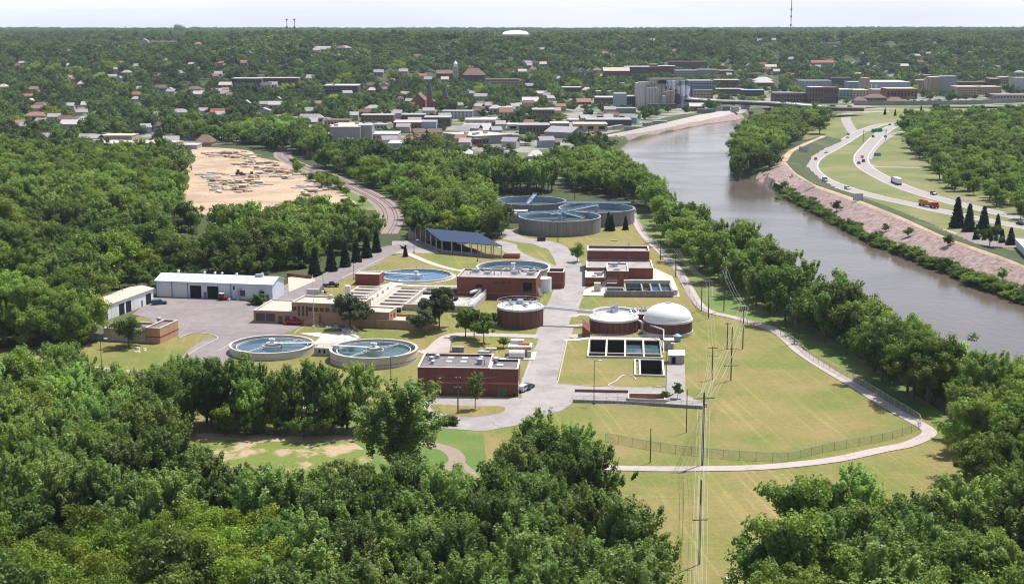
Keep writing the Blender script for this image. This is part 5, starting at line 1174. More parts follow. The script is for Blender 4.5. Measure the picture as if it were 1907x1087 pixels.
t = thing('settling_channels', 'pair of slotted concrete settling channels with wide pale deck between', 'basin', g2(1310, 395)); O = g2(1310, 395)-vx*.2; zC = 1.2
M_deck = mat('deck_concrete', (.50, .43, .36), var=.15, scale=.6)
def slots(O, L_, D_, n, label):
    ys = np.linspace(1.0, D_, n+1)
    P_ = [O, O+vx*L_, O+vx*L_+vy*D_, O+vy*D_]
    mb().ring(P_, inset(P_, .6), 0, zC).build('wall', M_deck, t)
    for i in range(n):
        y0, y1 = ys[i], ys[i+1]; w_ = (y1-y0)
        q = O+vx*L_/2+vy*(y0+w_*.18); mb().obox(q, vx, L_-1.22, w_*.36, .1, zC-.03).build('deck', M_deck, t)
        q = O+vx*L_/2+vy*(y0+w_*.68); mb().obox(q, vx, L_-1.22, w_*.58, -.3, .05).build('water', M_foam if i % 2 else Wgrey, t)
        b = mb(); b.tube(Vector((*(O+vx*.9+vy*(y0+w_*.68)).xy, .7)), Vector((*(O+vx*(L_-.9)+vy*(y0+w_*.68)).xy, .7)), .12, 5); b.build('pipe', M_steel, t)
    b = mb(); rail_(b, [Vector((*(O+vx*(L_-.3)+vy*a).xy, zC)) for a in (0, D_)]); b.build('railing', M_railw, t)
slots(O-vx*9.2, 9, 34, 6, ''); slots(O-vx*24.0, 8.6, 34, 6, '')
Q_ = [O-vx*15.2, O-vx*9.4, O-vx*9.4+vy*34, O-vx*15.2+vy*34]; mb().prism(Q_, 0, zC-.06).build('walkway', M_deck, t)
b = mb()
for s in (-14.8, -9.8): rail_(b, [Vector((*(O+vx*s+vy*a).xy, zC)) for a in (2, 33)], r=.04)
for i in range(5): q = O-vx*12.4+vy*(4+i*6.4); b.cyl(q, .35, .35, zC, zC+.9, 8)
b.build('railing', M_railw, t)
t = thing('concrete_deck', 'flat pale concrete slab with curb wall behind the long white garage', 'slab', g1(1540, 200)); pk = [g1(1540, 180), g1(1560, 245), g1(1720, 175), g1(1700, 140), g1(1400, 130)]; mb().prism([g1(1535,150), g1(1540,260), g1(1740,175), g1(1700,130)], 0, .3).build('slab', M_deck, t); a, c = g1(1530, 140), g1(1710, 160); mb().obox((a+c)/2, c-a, (c-a).length, .4, 0, 1.4).build('curb_wall', M_brickd, t)

# --- L: solids building on the right
t = thing('solids_building', 'stepped dark brick building with tall rear block, roof terraces and outside stair', 'building', g4(755, 400))
z1 = 7.4; L0 = g4(770, 107, z1); p1_ = rect(L0, 22.6, 12, -3); flatbox(t, p1_, 0, z1, M_brick, M_roofgrav, par=.8)
vent(t, g4(1078, 88, 6.6), 'pipe', 6.5, 1.4); win(t, p1_[0], p1_[1], 15.5, 3.6, 1.2, 1.6, M_brickd)
l2 = g4(762, 232, 4.0); dep = 30
p2b = [l2, V2(l2, -3, 23.6), None, None]; q = p1_[0]; dd = (q-l2).dot(V2((0,0), 87, 1)); p2b = rect(l2, 23.6, dd-.02, -3); flatbox(t, p2b, 0, 4.0, M_brick, M_roofgrav, par=.3, name='lower_wall')
l3 = g4(915, 262, 5.2); d3 = max(2, (l2-l3).dot(V2((0,0), 87, 1))); p3b = rect(l3, 7.4, d3+1.6, -3); flatbox(t, p3b, 0, 5.4, M_brick, M_roofgrav, par=.3, name='tower_wall')
l4 = g4(755, 305, 3.0); d4 = (l2-l4).dot(V2((0,0), 87, 1)); p4b = rect(l4, 7.2, max(d4-.03, 2), -3); flatbox(t, p4b, 0, 3.0, M_brick, M_conclight, par=.2, name='wing_wall')
for x, y, z, k, s in ((850,285,3,'duct',1.1),(820,292,3,'box',1),(967,215,5.5,'duct',1.0),(990,245,5.4,'box',1.2),(935,250,5.4,'hatch',1),(1040,250,5.4,'hatch',.8)): vent(t, g4(x, y, z), k, z-.3, s)
for s in (.5, 1.6, 3.8, 6): win(t, p3b[0], p3b[1], s, 3.6, .6, .5)
band(t, p4b, 1.4, 1.6, M_band)
pk = rect(g4(820, 412), 2.2, 2.2, -3); mb().prism(pk, 0, 3.0).build('cooling_unit', M_conclight, t)
b = mb(); A_ = g4(870, 385, .6); B_ = g4(915, 345, 2.4); C_ = g4(990, 345, 2.4); b.tube(A_, B_, .14, 6); rail_(b, [A_, B_, C_]); rail_(b, [A_+Vector((0,1.2,0)), B_+Vector((0,1.2,0)), C_+Vector((0,1.2,0))]); b.obox((B_+C_)/2+Vector((0,.6,0)), ux, (C_-B_).length, 1.3, 2.2, 2.35); b.build('stair', M_steel, t)
sheet('paving', [g4(735,442), g4(1455,452), g4(1440,395), g4(1400,300), g4(1180,200), g4(1240,200), g4(745,400)], .08, M_conclight)
t = thing('treatment_basin', 'grey concrete basin with blue and dark water cells in front of the brick solids building', 'basin', g4(905, 445)); zz = 2.0; O = g4(905, 447); u3 = V2((0,0), -2.5, 1); u4 = V2((0,0), 87.5, 1)
basin(t, O+u3*6.45, 15.85, 14.8, zz, [0, 5.9, 8.9, 12, 15.85], [0, 14.8], water=[[(M_mud, .2), (M_mud, .3), (Wblue, 1.0), (Wb, 1.0)]], wm=M_concd, ux=u3, uy=u4, z0=-1)
basin(t, O, 6.42, 6, zz, [0, 6.42], [0, 6], water=[[(M_mud, .6)]], wm=M_concd, ux=u3, uy=u4, z0=-1)
mb().obox(O+u3*14.4+u4*15.3, u3, 15.8, .9, 0, 3.0).build('back_wall', M_conclight, t); mb().cyl(O+u3*22.9+u4*3, 1.1, 1.1, 0, 2.0, 16).build('end_tank', M_steel, t)
q = O+u3*9.6+u4*5; mb().tube((q.x, q.y, .3), (q.x, q.y, 1.3), .8, 12, r2=.1).tube((O+u3*14.2+u4*3.5+Vector((0,0,.9))), (O+u3*14.2+u4*3.5+Vector((0,0,1.2))), 1.1, 14).build('mixer', M_white, t)
b = mb(); rail_(b, [Vector((*(O+u3*a+u4*.2).xy, zz)) for a in (.2, 22)]); b.build('railing', M_steel, t)

# ================================================================ poles, wires, fence
def lamp(base, top, label, group=None, arm=1.4, name='lamp_post'):
    q = P(*base); h = zat(q.x, q.y, top[1]); t = thing(name, label, 'lamp post', q, group); mb().tube(q-Vector((0,0,.3)), q+Vector((0,0,h)), .11, 8, r2=.07).cyl(q, .3, .3, 0, .5, 8).build('pole', M_lamp, t)
    mb().tube(q+Vector((0,0,h)), q+Vector((arm,0,h+.15)), .05, 5).build('arm', M_lamp, t); mb().obox(q+Vector((arm,0,0)), (1,0), .9, .4, h+.02, h+.2).build('lamp_head', M_white, t)
for b_, t_, l_ in (((1106,752),(1107,672),'tall dark lamp post at the left end of the lower retaining wall'), ((1240,738),(1240,640),'lamp post beside the dark pit basin'), ((728,708),(728,664),'lamp post in front of the right settling tank'), ((190,694),(188,631),'grey lamp post beside the entrance road at far left'), ((447,688),(447,655),'lamp post in front of the left settling tank'), ((771,471),(771,447),'thin lamp post in front of the canopy'), ((889,487),(888,463),'thin lamp post on the lawn below the canopy'), ((659,520),(659,490),'thin lamp post on the grass by the north drive'), ((602,540),(602,508),'thin lamp post by the north drive bend near the garage')): lamp(b_, t_, l_)
q = g2(655, 525); h = zat(q.x, q.y, 513); t = thing('flagpole', 'slim white flagpole in front of the office', 'flagpole', q); mb().tube(q, q+Vector((0,0,h)), .08, 8, r2=.05).build('pole', M_railw, t); mb().cyl((q.x, q.y), .12, .12, h, h+.2, 8).build('finial', M_railw, t)
TOPS = {}
def upole(key, base, top, label, arms=(), r=.17, cans=0, group=None, z0=0):
    q = P(*base, z0); h = zat(q.x, q.y, top) - z0; t = thing('utility_pole', label, 'utility pole', q, group); mb().tube(q-Vector((0,0,.5)), q+Vector((0,0,h)), r, 8, r2=r*.7).build('pole', M_pole, t)
    TOPS[key] = (q, h)
    for row, w_ in arms:
        z = h - row; b = mb().obox(q, (1, .12), w_, .14, z0+z-.07, z0+z+.07); b.build('crossarm', M_pole, t)
        for s in (-.45, -.2, .2, .45): mb().cyl((q.x+w_*s, q.y+w_*s*.12), .06, .06, z0+z+.07, z0+z+.32, 6).build('insulator', M_railw, t)
    for i in range(cans): mb().cyl((q.x+.4, q.y-.1*i), .25, .25, z0+h-3.2-1.3*i, z0+h-2.3-1.3*i, 10).build('transformer', M_steel, t)
upole('n', (1302,1050), 893, 'near tall utility pole with low crossarm on the bottom lawn', [(7.0, 2.7)])
q, h = TOPS['n']; 
upole('m', (1308,866), 730, 'thickest black utility pole beside the lower path', [(1.3, 4.4)], r=.24, cans=1)
upole('c', (1326,706), 645, 'utility pole with two crossarms on the right lawn left of the pair', [(.4, 2.6), (2.6, 3.0)])
upole('d', (1361,708), 609, 'tall utility pole with low crossarm on the right lawn', [(5.6, 3.4), (10.0, 3.8)])
upole('e', (1383,650), 570, 'utility pole with white insulators where the wires cross the path', [(.5, 2.6)])
upole('f', (1354,649), 600, 'short utility pole just left of the wire crossing pole', [(.4, 1.6)])
upole('g', (1348,579), 484, 'tall utility pole by the riverside path with transformers', [(3.5, 1.8)], cans=3)
upole('h', (1306,579), 522, 'slim pole on the left edge of the riverside path beyond the dome', [(.4, 2.0)])
upole('i', (1319,593), 522, 'slim pole with crossarm right behind the path pole', [(.4, 2.6)])
upole('j', (1258,516), 463, 'slim pole with crossarm beside the path near the solids building', [(.4, 3.0)])
upole('k', (1230,485), 438, 'dark pole left of the path by the brick solids building')
upole('l', (1440,560), 459, 'tall dark pole rising out of the riverside trees', [(3.4, 3.0), (6.0, 2.4)])
upole('o', (1479,640), 530, 'slim pole rising beside the path in the riverside trees')
upole('p', (1039,452), 414, 'pole in front of the front grey tank')
upole('q', (958,372), 340, 'pole behind the rear left grey tank', [(.3, 2.4)]); upole('r', (1070,372), 343, 'pole behind the right grey tank', [(.3, 2.0)])
upole('s', (805,735), 695, 'pole with insulators against the dark brick building front', [(.3, 1.4), (2.4, 1.2)]); upole('t', (853,771), 700, 'tall pole on the grass island in front of the dark brick building', [(.5, 1.4), (2.8, 1.6)])
upole('u', (1211,861), 797, 'bare wooden post standing by the lower path fence', r=.13); upole('v', (1278,805), 725, 'bare lamp pole standing alone in the lower lawn', r=.12)
def wire(a, b, za, zb, dx, label, group, sag=None, r=.024, m=None):
    p = Vector((a.x+dx, a.y, za)); q = Vector((b.x+dx*.9, b.y, zb)); L_ = (q-p).length; sg = L_*.022 if sag is None else sag; n_ = 14; b_ = mb(); prev = p
    for i in range(1, n_+1):
        t_ = i/n_; c = p.lerp(q, t_); c.z -= 4*sg*t_*(1-t_); b_.tube(prev, c, r, 4); prev = c
    tag(b_.build('power_line', m or M_wire, origin=p), label, 'power line', group)
M_wire = mat('wire_aluminium', (.42, .42, .36), rough=.4, var=.02); M_wired = mat('wire_dark', (.08, .08, .08), var=.02)
Q = {k: v[0] for k, v in TOPS.items()}; Hh = {k: v[1] for k, v in TOPS.items()}
cb = Vector((P(1300, 1050).x*150/Q['n'].y*1.0, 150, 0))
for dx, dz_ in ((-1.25, 6.8), (-.6, 6.8), (.6, 6.8), (1.25, 6.8), (-.35, 2.5), (.35, 2.8), (0, 4.2)):
    wire(Q['n'], cb, Hh['n']-dz_, Hh['n']-dz_+2, dx, 'pale wire running from the near pole toward the camera', 'wires of the near span', sag=1.6)
    wire(Q['m'], Q['n'], Hh['m']-1.1-dz_*.35, Hh['n']-dz_, dx, 'pale wire between the two big poles on the bottom lawn', 'wires between the big lawn poles')
for dx in (-1.6, -.8, .8, 1.6):
    wire(Q['m'], Q['d'], Hh['m']-1.0, Hh['d']-5.4, dx, 'pale wire between the thick pole and the right lawn pole', 'wires over the right lawn')
    wire(Q['d'], Q['e'], Hh['d']-5.4, Hh['e']-.2, dx*.8, 'pale wire between the right lawn pole and the crossing pole', 'wires over the path bend')
    wire(Q['m'], Q['c'], Hh['m']-1.0, Hh['c']-2.4, dx*.7, 'pale wire from the thick pole to the two armed pole', 'wires to the two armed pole')
for dx in (-.9, 0, .9):
    wire(Q['e'], Q['g'], Hh['e']-.2, Hh['g']-3.2, dx, 'wire from the crossing pole up to the transformer pole', 'wires to the transformer pole'); wire(Q['c'], Q['i'], Hh['c']-.2, Hh['i']-.2, dx, 'wire sweeping from the two armed pole to the slim path pole', 'wires to the slim path pole')
    wire(Q['i'], Q['j'], Hh['i']-.2, Hh['j']-.2, dx, 'wire between the slim path poles beyond the dome', 'wires along the path'); wire(Q['e'], Q['m'], Hh['e']-.2, Hh['m']-1.0, dx*1.6, 'wire from the crossing pole to the thick pole', 'wires to the thick pole')
for dx in (-.5, .5): wire(Q['s'], Q['t'], Hh['s']-.2, Hh['t']-.4, dx, 'dark wire in front of the brick building', 'dark wires at the brick building', m=M_wired, r=.05); wire(Q['t'], g5(1060, 470), Hh['t']-.4, 3.5, dx, 'dark wire reaching the corner of the brick building', 'dark wires to the building corner', m=M_wired, r=.05)
wire(Q['q'], P(860, 352), Hh['q']-.3, 9, 0, 'wire crossing in front of the dark tree row, left span', 'wires behind the tanks'); wire(Q['q'], P(1040, 358), Hh['q']-.3, 8, 0, 'wire crossing in front of the dark tree row, right span', 'wires behind the tanks')
# chain link fence
fp = [(1128,820),(1141,823),(1228,839),(1320,850),(1395,856),(1441,858),(1470,857),(1541,840),(1634,823),(1690,808),(1712,799),(1714,790),(1705,780),(1655,750),(1609,722),(1560,696),(1510,668),(1478,640),(1440,620),(1400,608),(1375,600)]
m = bpy.data.materials.new('chain_link'); m.use_nodes = True; nt = m.node_tree; b_ = nt.nodes['Principled BSDF']; b_.inputs['Base Color'].default_value = (.33, .33, .33, 1); b_.inputs['Alpha'].default_value = .26
t = thing('chain_link_fence', 'long chain link fence with grey posts along the inside of the riverside path', 'fence', P(*fp[0])); c = catmull(PX(fp), 5); b = mb()
for a, e in zip(c[:-1], c[1:]): b.add([(a.x, a.y, .05), (e.x, e.y, .05), (e.x, e.y, 1.75), (a.x, a.y, 1.75)], [(0, 1, 2, 3)])
b.build('mesh', m, t); b = mb()
for a, e in zip(c[:-1], c[1:]): b.tube(a+Vector((0,0,1.78)), e+Vector((0,0,1.78)), .05, 5)
b.build('top_rail', M_steel, t); acc = 0; pos = []
for a, e in zip(c[:-1], c[1:]):
    L_ = (e-a).length
    while acc < L_: pos.append(a.lerp(e, acc/L_)); acc += 3.4
    acc -= L_
for p in pos[:100]: mb().tube(p, p+Vector((0,0,1.85)), .055, 5).build('post', M_steel, t)
fp2 = PX([(1185,402),(1199,432),(1222,458),(1244,484),(1260,505),(1276,530),(1292,562),(1302,578),(1318,588)]); t = thing('chain_link_fence', 'chain link fence between the solids building lawn and the upper riverside path', 'fence', fp2[0]); c = catmull(fp2, 4); b = mb()
for a, e in zip(c[:-1], c[1:]): b.add([(a.x, a.y, .05), (e.x, e.y, .05), (e.x, e.y, 1.7), (a.x, a.y, 1.7)], [(0, 1, 2, 3)])
b.build('mesh', m, t); b = mb()
for a, e in zip(c[:-1], c[1:]): b.tube(a+Vector((0,0,1.72)), e+Vector((0,0,1.72)), .06, 5)
b.build('top_rail', M_steel, t)
for p in c[::2]: mb().tube(p, p+Vector((0,0,1.8)), .06, 5).build('post', M_steel, t)
# things on the lawns
q = P(1362, 1076); tag(mb().obox(q, (1, .25), 2.6, 1.0, 0, .18).obox(q, (1, .25), 2.4, .8, .18, .22).build('concrete_slab', M_conclight, origin=q), 'white concrete slab lying on the grass at the bottom edge', 'slab')
b = mb(); pts_ = catmull([g6(485,488), g6(450,465), g6(500,440), g6(545,400), g6(590,392), g6(630,400), g6(655,430)], 6)
for a, e in zip(pts_[:-1], pts_[1:]): b.tube(a+Vector((0,0,.12)), e+Vector((0,0,.12)), .13, 6)
tag(b.build('hose', M_railw, origin=pts_[0]), 'white hose curling over the grass below the four cell basin', 'hose')
rs = np.random.default_rng(5)
for (x, y, s, l_) in ((500,765,1,'boulder pile'),):
    pass
def rock(q, s, label, m, grp):
    b = mb(); n_ = 10
    for k_ in range(5):
        c_ = q + Vector((rs.normal()*s, rs.normal()*s, 0)); ss = s*rs.uniform(.4, .8); top = ss*rs.uniform(.5, .9)
        b.cyl((c_.x, c_.y), ss, ss*.6, -.1, top, 7, smooth=False)
    return tag(b.build('rock_pile', m, origin=q), label, 'rocks', grp)
rock(g1(440, 690), 1.1, 'pale boulders on the grass in front of the round shade tree', M_conclight, None); rock(g2(690, 505), 1.3, 'pale landscaping boulders at the foot of the flagpole', M_conclight, None); rock(g2(780, 515), 1.1, 'pale boulders under the spreading pine by the office', M_conclight, None)
for x, l_ in ((512,'left clipped dark shrub beside the entrance road'),(530,'middle clipped dark shrub beside the entrance road'),(575,'right clipped dark shrub beside the entrance road')):
    q = g5(x, 760); put_tree('small', 'hi', 0, q-Vector((0,0,.9)), 3.0, x, l_, 'shrub', name='shrub')
q = g1(1318, 345); put_tree('small', 'hi', 1, q-Vector((0,0,1.6)), 5.2, 1, 'dark rounded shrub at the corner of the long white garage', 'shrub', name='shrub', wide=1.35)

# ================================================================ vehicles
def vehicle(kind, q, ang, paint, label, group=None, z=0, s=1.0):
    t = thing({'car': 'parked_car', 'pickup': 'pickup_truck', 'suv': 'parked_car', 'van': 'van'}[kind] if group is None else 'car', label, {'car': 'car', 'suv': 'car', 'pickup': 'pickup truck', 'van': 'van'}[kind], (q.x, q.y, z), group)
    Ls, W_ = {'car': 4.6, 'suv': 4.8, 'pickup': 5.7, 'van': 6.0}[kind]*s, 1.9*s
    prof = {'car': [(-.5,.35),(-.5,.75),(-.36,.9),(-.24,1.4),(.08,1.42),(.24,.95),(.46,.8),(.5,.6),(.5,.35)],
            'suv': [(-.5,.4),(-.5,1.0),(-.46,1.65),(.1,1.7),(.22,1.1),(.46,.98),(.5,.75),(.5,.4)],
            'pickup': [(-.5,.5),(-.5,1.15),(-.13,1.15),(-.1,1.8),(.14,1.82),(.24,1.2),(.47,1.08),(.5,.8),(.5,.5)],
            'van': [(-.5,.4),(-.5,2.3),(.2,2.4),(.36,1.4),(.48,1.2),(.5,.8),(.5,.4)]}[kind]
    ca, sa = math.cos(ang), math.sin(ang)
    def tf(x, y, zz): return (q.x + x*ca - y*sa, q.y + x*sa + y*ca, z + zz)
    n_ = len(prof); b = mb(); vs = []
    for sd in (-1, 1):
        for x, zz in prof: w_ = W_/2*(1 if zz < 1.0*s+.1 else .86); vs.append(tf(x*Ls, sd*w_, zz*s))
    b.add(vs, [tuple(range(n_)), tuple(range(2*n_-1, n_-1, -1))] + [(i, (i+1) % n_, n_+(i+1) % n_, n_+i) for i in range(n_)]); b.build('body', paint, t)
    x0, x1 = {'car': (-.27, .13), 'suv': (-.42, .13), 'pickup': (-.09, .16), 'van': (.12, .30)}[kind]; zt = {'car': (.95, 1.34), 'suv': (1.12, 1.58), 'pickup': (1.2, 1.7), 'van': (1.5, 2.1)}[kind]
    for sd in (-1, 1):
        y_ = sd*W_*.462; mb().add([tf(x0*Ls, sd*W_*.5+sd*.01, zt[0]*s), tf(x1*Ls, sd*W_*.5+sd*.01, zt[0]*s), tf((x1-.04)*Ls, y_, zt[1]*s), tf((x0+.03)*Ls, y_, zt[1]*s)], [(0, 1, 2, 3)]).build('window', M_glass, t)
    i = [k for k in range(n_-1) if prof[k][0] > 0 and prof[k][1] > prof[k+1][1]][0]; (xa, za), (xb, zb) = prof[i], prof[i+1]
    mb().add([tf(xa*Ls+.04, -W_*.4, za*s), tf(xa*Ls+.04, W_*.4, za*s), tf(xb*Ls+.02, W_*.42, zb*s+.06), tf(xb*Ls+.02, -W_*.42, zb*s+.06)], [(0, 1, 2, 3)]).build('windscreen', M_glass, t)
    for sx_ in (-.3, .31):
        for sd in (-1, 1): mb().tube(tf(sx_*Ls, sd*W_*.38, .34), tf(sx_*Ls, sd*W_*.53, .34), .36*s, 12).build('wheel', M_tyre, t)
    return t
vehicle('pickup', g1(1585, 492), -.1, M_red, 'bright red pickup parked in front of the office door')
vehicle('suv', g5(1095, 505), 1.1, M_silver, 'silver car parked at the right end of the dark brick building'); vehicle('car', g5(1030, 532), 1.3, M_carblack, 'dark car in the shadow at the dark brick building corner')
vehicle('car', g5(1128, 492), 1.2, M_carblack, 'black car just right of the silver parked car')
vehicle('suv', g1(583, 345), .35, M_carblue, 'dark blue car parked between the white shed and the garage'); vehicle('pickup', g2(780, 215), .1, M_carblack, 'black pickup on the north drive behind the office'); vehicle('car', g2(700, 262), .3, M_red, 'small red car seen above the office roof')
vehicle('car', g2(1245, 400), .1, M_carblack, 'black cart parked by the end of the settling channels')
q = g1(1060, 315); t = thing('tractor', 'small red and white tractor parked in front of the open garage bay', 'tractor', q)
mb().obox(q, (1, -.2), 2.4, 1.1, .5, 1.3).build('body', M_red, t); mb().obox(q+Vector((-.7, .1, 0)), (1, -.2), 1.2, 1.3, 1.3, 2.3).build('cab', M_glass, t); mb().obox(q+Vector((-.7, .1, 0)), (1, -.2), 1.5, 1.5, 2.3, 2.42).build('cab_roof', M_white, t)
for dx, rr in ((-.8, .65), (.9, .42)):
    for sd in (-.75, .75): mb().tube(q+Vector((dx, sd-.15, rr)), q+Vector((dx, sd+.15, rr)), rr, 14).build('wheel', M_tyre, t)
mb().obox(q+Vector((1.9, -.4, 0)), (.2, 1), 1.8, .5, .1, .8).build('bucket', M_silver, t)
# highway traffic
def along(poly, x, y):
    p = h5(x, y); best = min(range(len(poly)-1), key=lambda i: (((poly[i]+poly[i+1])/2)-p).length); d = poly[best+1]-poly[best]; return p, math.atan2(d.y, d.x)
sbc, nbc = catmull(sb, 6), catmull(nb, 6)
for x, y, pl_, kind, pm_, lab in ((723,187,sbc,'car',M_carblack,'dark car at the ramp merge'), (718,208,sbc,'car',M_silver,'silver car just below the ramp merge'), (574,308,sbc,'car',M_silver,'silver car on the left carriageway curve'), (503,353,sbc,'car',M_red,'dark red car at the tightest part of the left carriageway'), (565,500,sbc,'van',M_silver,'pale van on the left carriageway'), (716,553,sbc,'suv',M_silver,'white car on the straight of the left carriageway'),
    (1003,122,nbc,'car',M_carblack,'dark car near the highway trees'), (890,203,nbc,'suv',M_carblack,'dark car under the green sign'), (973,203,nbc,'suv',M_carblue,'blue car on the slip lane beside the green sign'), (816,340,nbc,'car',M_red,'small dark red car leading the pair'), (794,380,nbc,'car',M_carblack,'left black car of the pair on the right carriageway'), (825,368,nbc,'suv',M_carblack,'right black car of the pair on the right carriageway'), (1297,590,nbc,'suv',M_carblue,'dark blue car behind the white lorry'), (1885,793,sbc,'car',M_carblack,'black car at the right edge of the photo'), (455,466,sbc,'car',M_carblack,'black car on the shoulder by the levee')):
    p, a = along(pl_, x, y); vehicle(kind, p, a, pm_, lab, 'traffic on the highway', z=.1)
def lorry(p, a, label, name, body, cabm, dump=False):
    t = thing(name, label, 'truck', (p.x, p.y, 0)); d = Vector((math.cos(a), math.sin(a), 0)); nn = Vector((-d.y, d.x, 0))
    if dump:
        O = p-d*2.2; vs = []
        for x, zb, zt, wt in ((-5.5, 1.6, 2.6, 1.25), (-3, 1.1, 3.3, 1.3), (3, 1.1, 3.3, 1.3), (5.2, 1.8, 2.6, 1.25)): 
            for sd in (-1, 1): vs += [tuple(O+d*x+nn*sd*1.1+Vector((0,0,zb))), tuple(O+d*x+nn*sd*wt+Vector((0,0,zt)))]
        fs = []
        for i in range(3): k_ = i*4; fs += [(k_, k_+4, k_+5, k_+1), (k_+2, k_+3, k_+7, k_+6), (k_, k_+2, k_+6, k_+4), (k_+1, k_+5, k_+7, k_+3)]
        fs += [(0, 1, 3, 2), (12, 14, 15, 13)]; mb().add(vs, fs).build('trailer', body, t)
    else: mb().obox(p-d*2.5, d, 11.5, 2.5, 1.1, 3.7).build('trailer', body, t)
    c_ = p+d*5.4; mb().obox(c_, d, 2.6, 2.4, .9, 3.0).obox(c_+d*1.7, d, 1.3, 2.1, .8, 1.9).build('cab', cabm, t); mb().obox(c_+d*.5, d, 1.62, 2.44, 2.0, 2.75).build('window', M_glass, t); mb().obox(p-d*1, d, 14, 1.0, .7, 1.05).build('chassis', M_tyre, t)
    for x in (-7, -5.8, 3.2, 4.3, 6.6):
        for sd in (-1, 1): c2 = p+d*x+nn*sd*1.0+Vector((0,0,.5)); mb().tube(c2-nn*.18, c2+nn*.18, .5, 12).build('wheel', M_tyre, t)
p, a = along(nbc, 1045, 515); lorry(p, a+math.pi, 'white box trailer lorry on the right carriageway', 'lorry', M_white, M_carblack)
p, a = along(sbc, 1265, 672); lorry(p, a, 'orange hopper trailer truck on the left carriageway', 'hopper_truck', M_orange, M_red, True)
# green overhead sign gantry
pL, pR = h5(824, 235), h5(975, 225); t = thing('sign_gantry', 'overhead gantry with green direction signs across the highway', 'road sign', pL)
mb().tube(pL, pL+Vector((0,0,9)), .3, 8).build('post', M_steel, t); mb().tube(pR, pR+Vector((0,0,9)), .3, 8).build('post', M_steel, t); b = mb()
b.tube(pL+Vector((0,0,8.6)), pR+Vector((0,0,8.6)), .15, 6).tube(pL+Vector((0,0,7.6)), pR+Vector((0,0,7.6)), .15, 6); b.build('truss', M_steel, t)
M_green_sign = mat('sign_green', (.0, .22, .10), var=.03, rough=.4)
for f0, f1 in ((.34, .58), (.60, .82)): a, c = pL.lerp(pR, f0), pL.lerp(pR, f1); mb().obox((a+c)/2+Vector((0,-.3,0)), c-a, (c-a).length, .15, 6.9, 9.6).build('sign_panel', M_green_sign, t)
q = h5(422, 325); t = thing('road_sign', 'grey back of a big sign on the levee slope', 'sign', q); mb().obox(q, (1, 0), 6.5, .15, 1.8, 6).build('panel', M_steel, t); 
for s in (-2, 2): mb().tube(q+Vector((s, .2, -.2)), q+Vector((s, .2, 6)), .12, 6).build('post', M_steel, t)
q = h5(787, 640, 2.2); tag(mb().obox(q, (1, 0), 5, .15, 3.0, 6.5).tube(q+Vector((-1.5,.1,-.5)), q+Vector((-1.5,.1,4)), .1, 6).tube(q+Vector((1.5,.1,-.5)), q+Vector((1.5,.1,4)), .1, 6).build('road_sign', M_steel, origin=q), 'pale sign back beside the levee path', 'sign')
for x, y, l_ in ((918, 330, 'small blue sign on the verge inside the right carriageway'),):
    q = h5(x, y+18); t = thing('road_sign', l_, 'sign', q); mb().obox(q, (1, 0), 4.5, .12, 1.8, 4).build('panel', mat('sign_blue', (.12, .30, .55), var=.02), t); mb().tube(q+Vector((0,.15,-.2)), q+Vector((0,.15,3.8)), .1, 6).build('post', M_steel, t)
# ================================================================ the town and the hills
FARM = dict(grey=wall_mat('far_grey', (.27,.26,.27)), beige=wall_mat('far_beige', (.42,.36,.30)), tan=wall_mat('far_tan', (.42,.31,.23)), brown=wall_mat('far_brown', (.15,.095,.08)), red=wall_mat('far_red', (.24,.09,.07)),
    dark=wall_mat('far_dark', (.09,.08,.08)), white=wall_mat('far_white', (.42,.41,.41)), bluegrey=wall_mat('far_bluegrey', (.32,.37,.45)), teal=wall_mat('far_teal', (.20,.30,.33)), pink=wall_mat('far_pink', (.42,.30,.27)),
    glass=mat('far_glass', (.07,.10,.14), rough=.2, var=.2, spec=.6), silo=wall_mat('silo_grey', (.52,.49,.46), streak=.2))
FARR = dict(white=mat('roof_pale', (.47,.45,.44), var=.1, scale=.3), grey=mat('roof_grey', (.35,.33,.33), var=.15, scale=.3), dark=mat('roof_charcoal', (.10,.10,.11), var=.15, scale=.3), tan=M_rooftan, brown=mat('roof_brown', (.17,.11,.085), var=.15), rust=mat('roof_rust', (.27,.15,.105), var=.12), red=mat('roof_red', (.30,.10,.07), var=.12), blue=mat('roof_blue', (.30,.38,.48), var=.08), lt=mat('roof_light_grey', (.31,.30,.31), var=.1))
def ground_at(x, y):
    return HIT(x, y)
def frame_far(t_, xl, yb, xr, yb2, yt):
    (x0, y0), (x1, y1) = t_(xl, yb), t_(xr, yb2); _, ytp = t_(xl, yt)
    a = ground_at(x0, y0)
    v = -(y1 - CY)/F; 
    b = ground_at(x1, y1) if abs(y0-y1) > .01 else Vector((a.x + (x1-x0)/F*(a.y*cp + (H-a.z)*sp), a.y, a.z))
    h = zat(a.x, a.y, ytp) - a.z
    return a, b, h
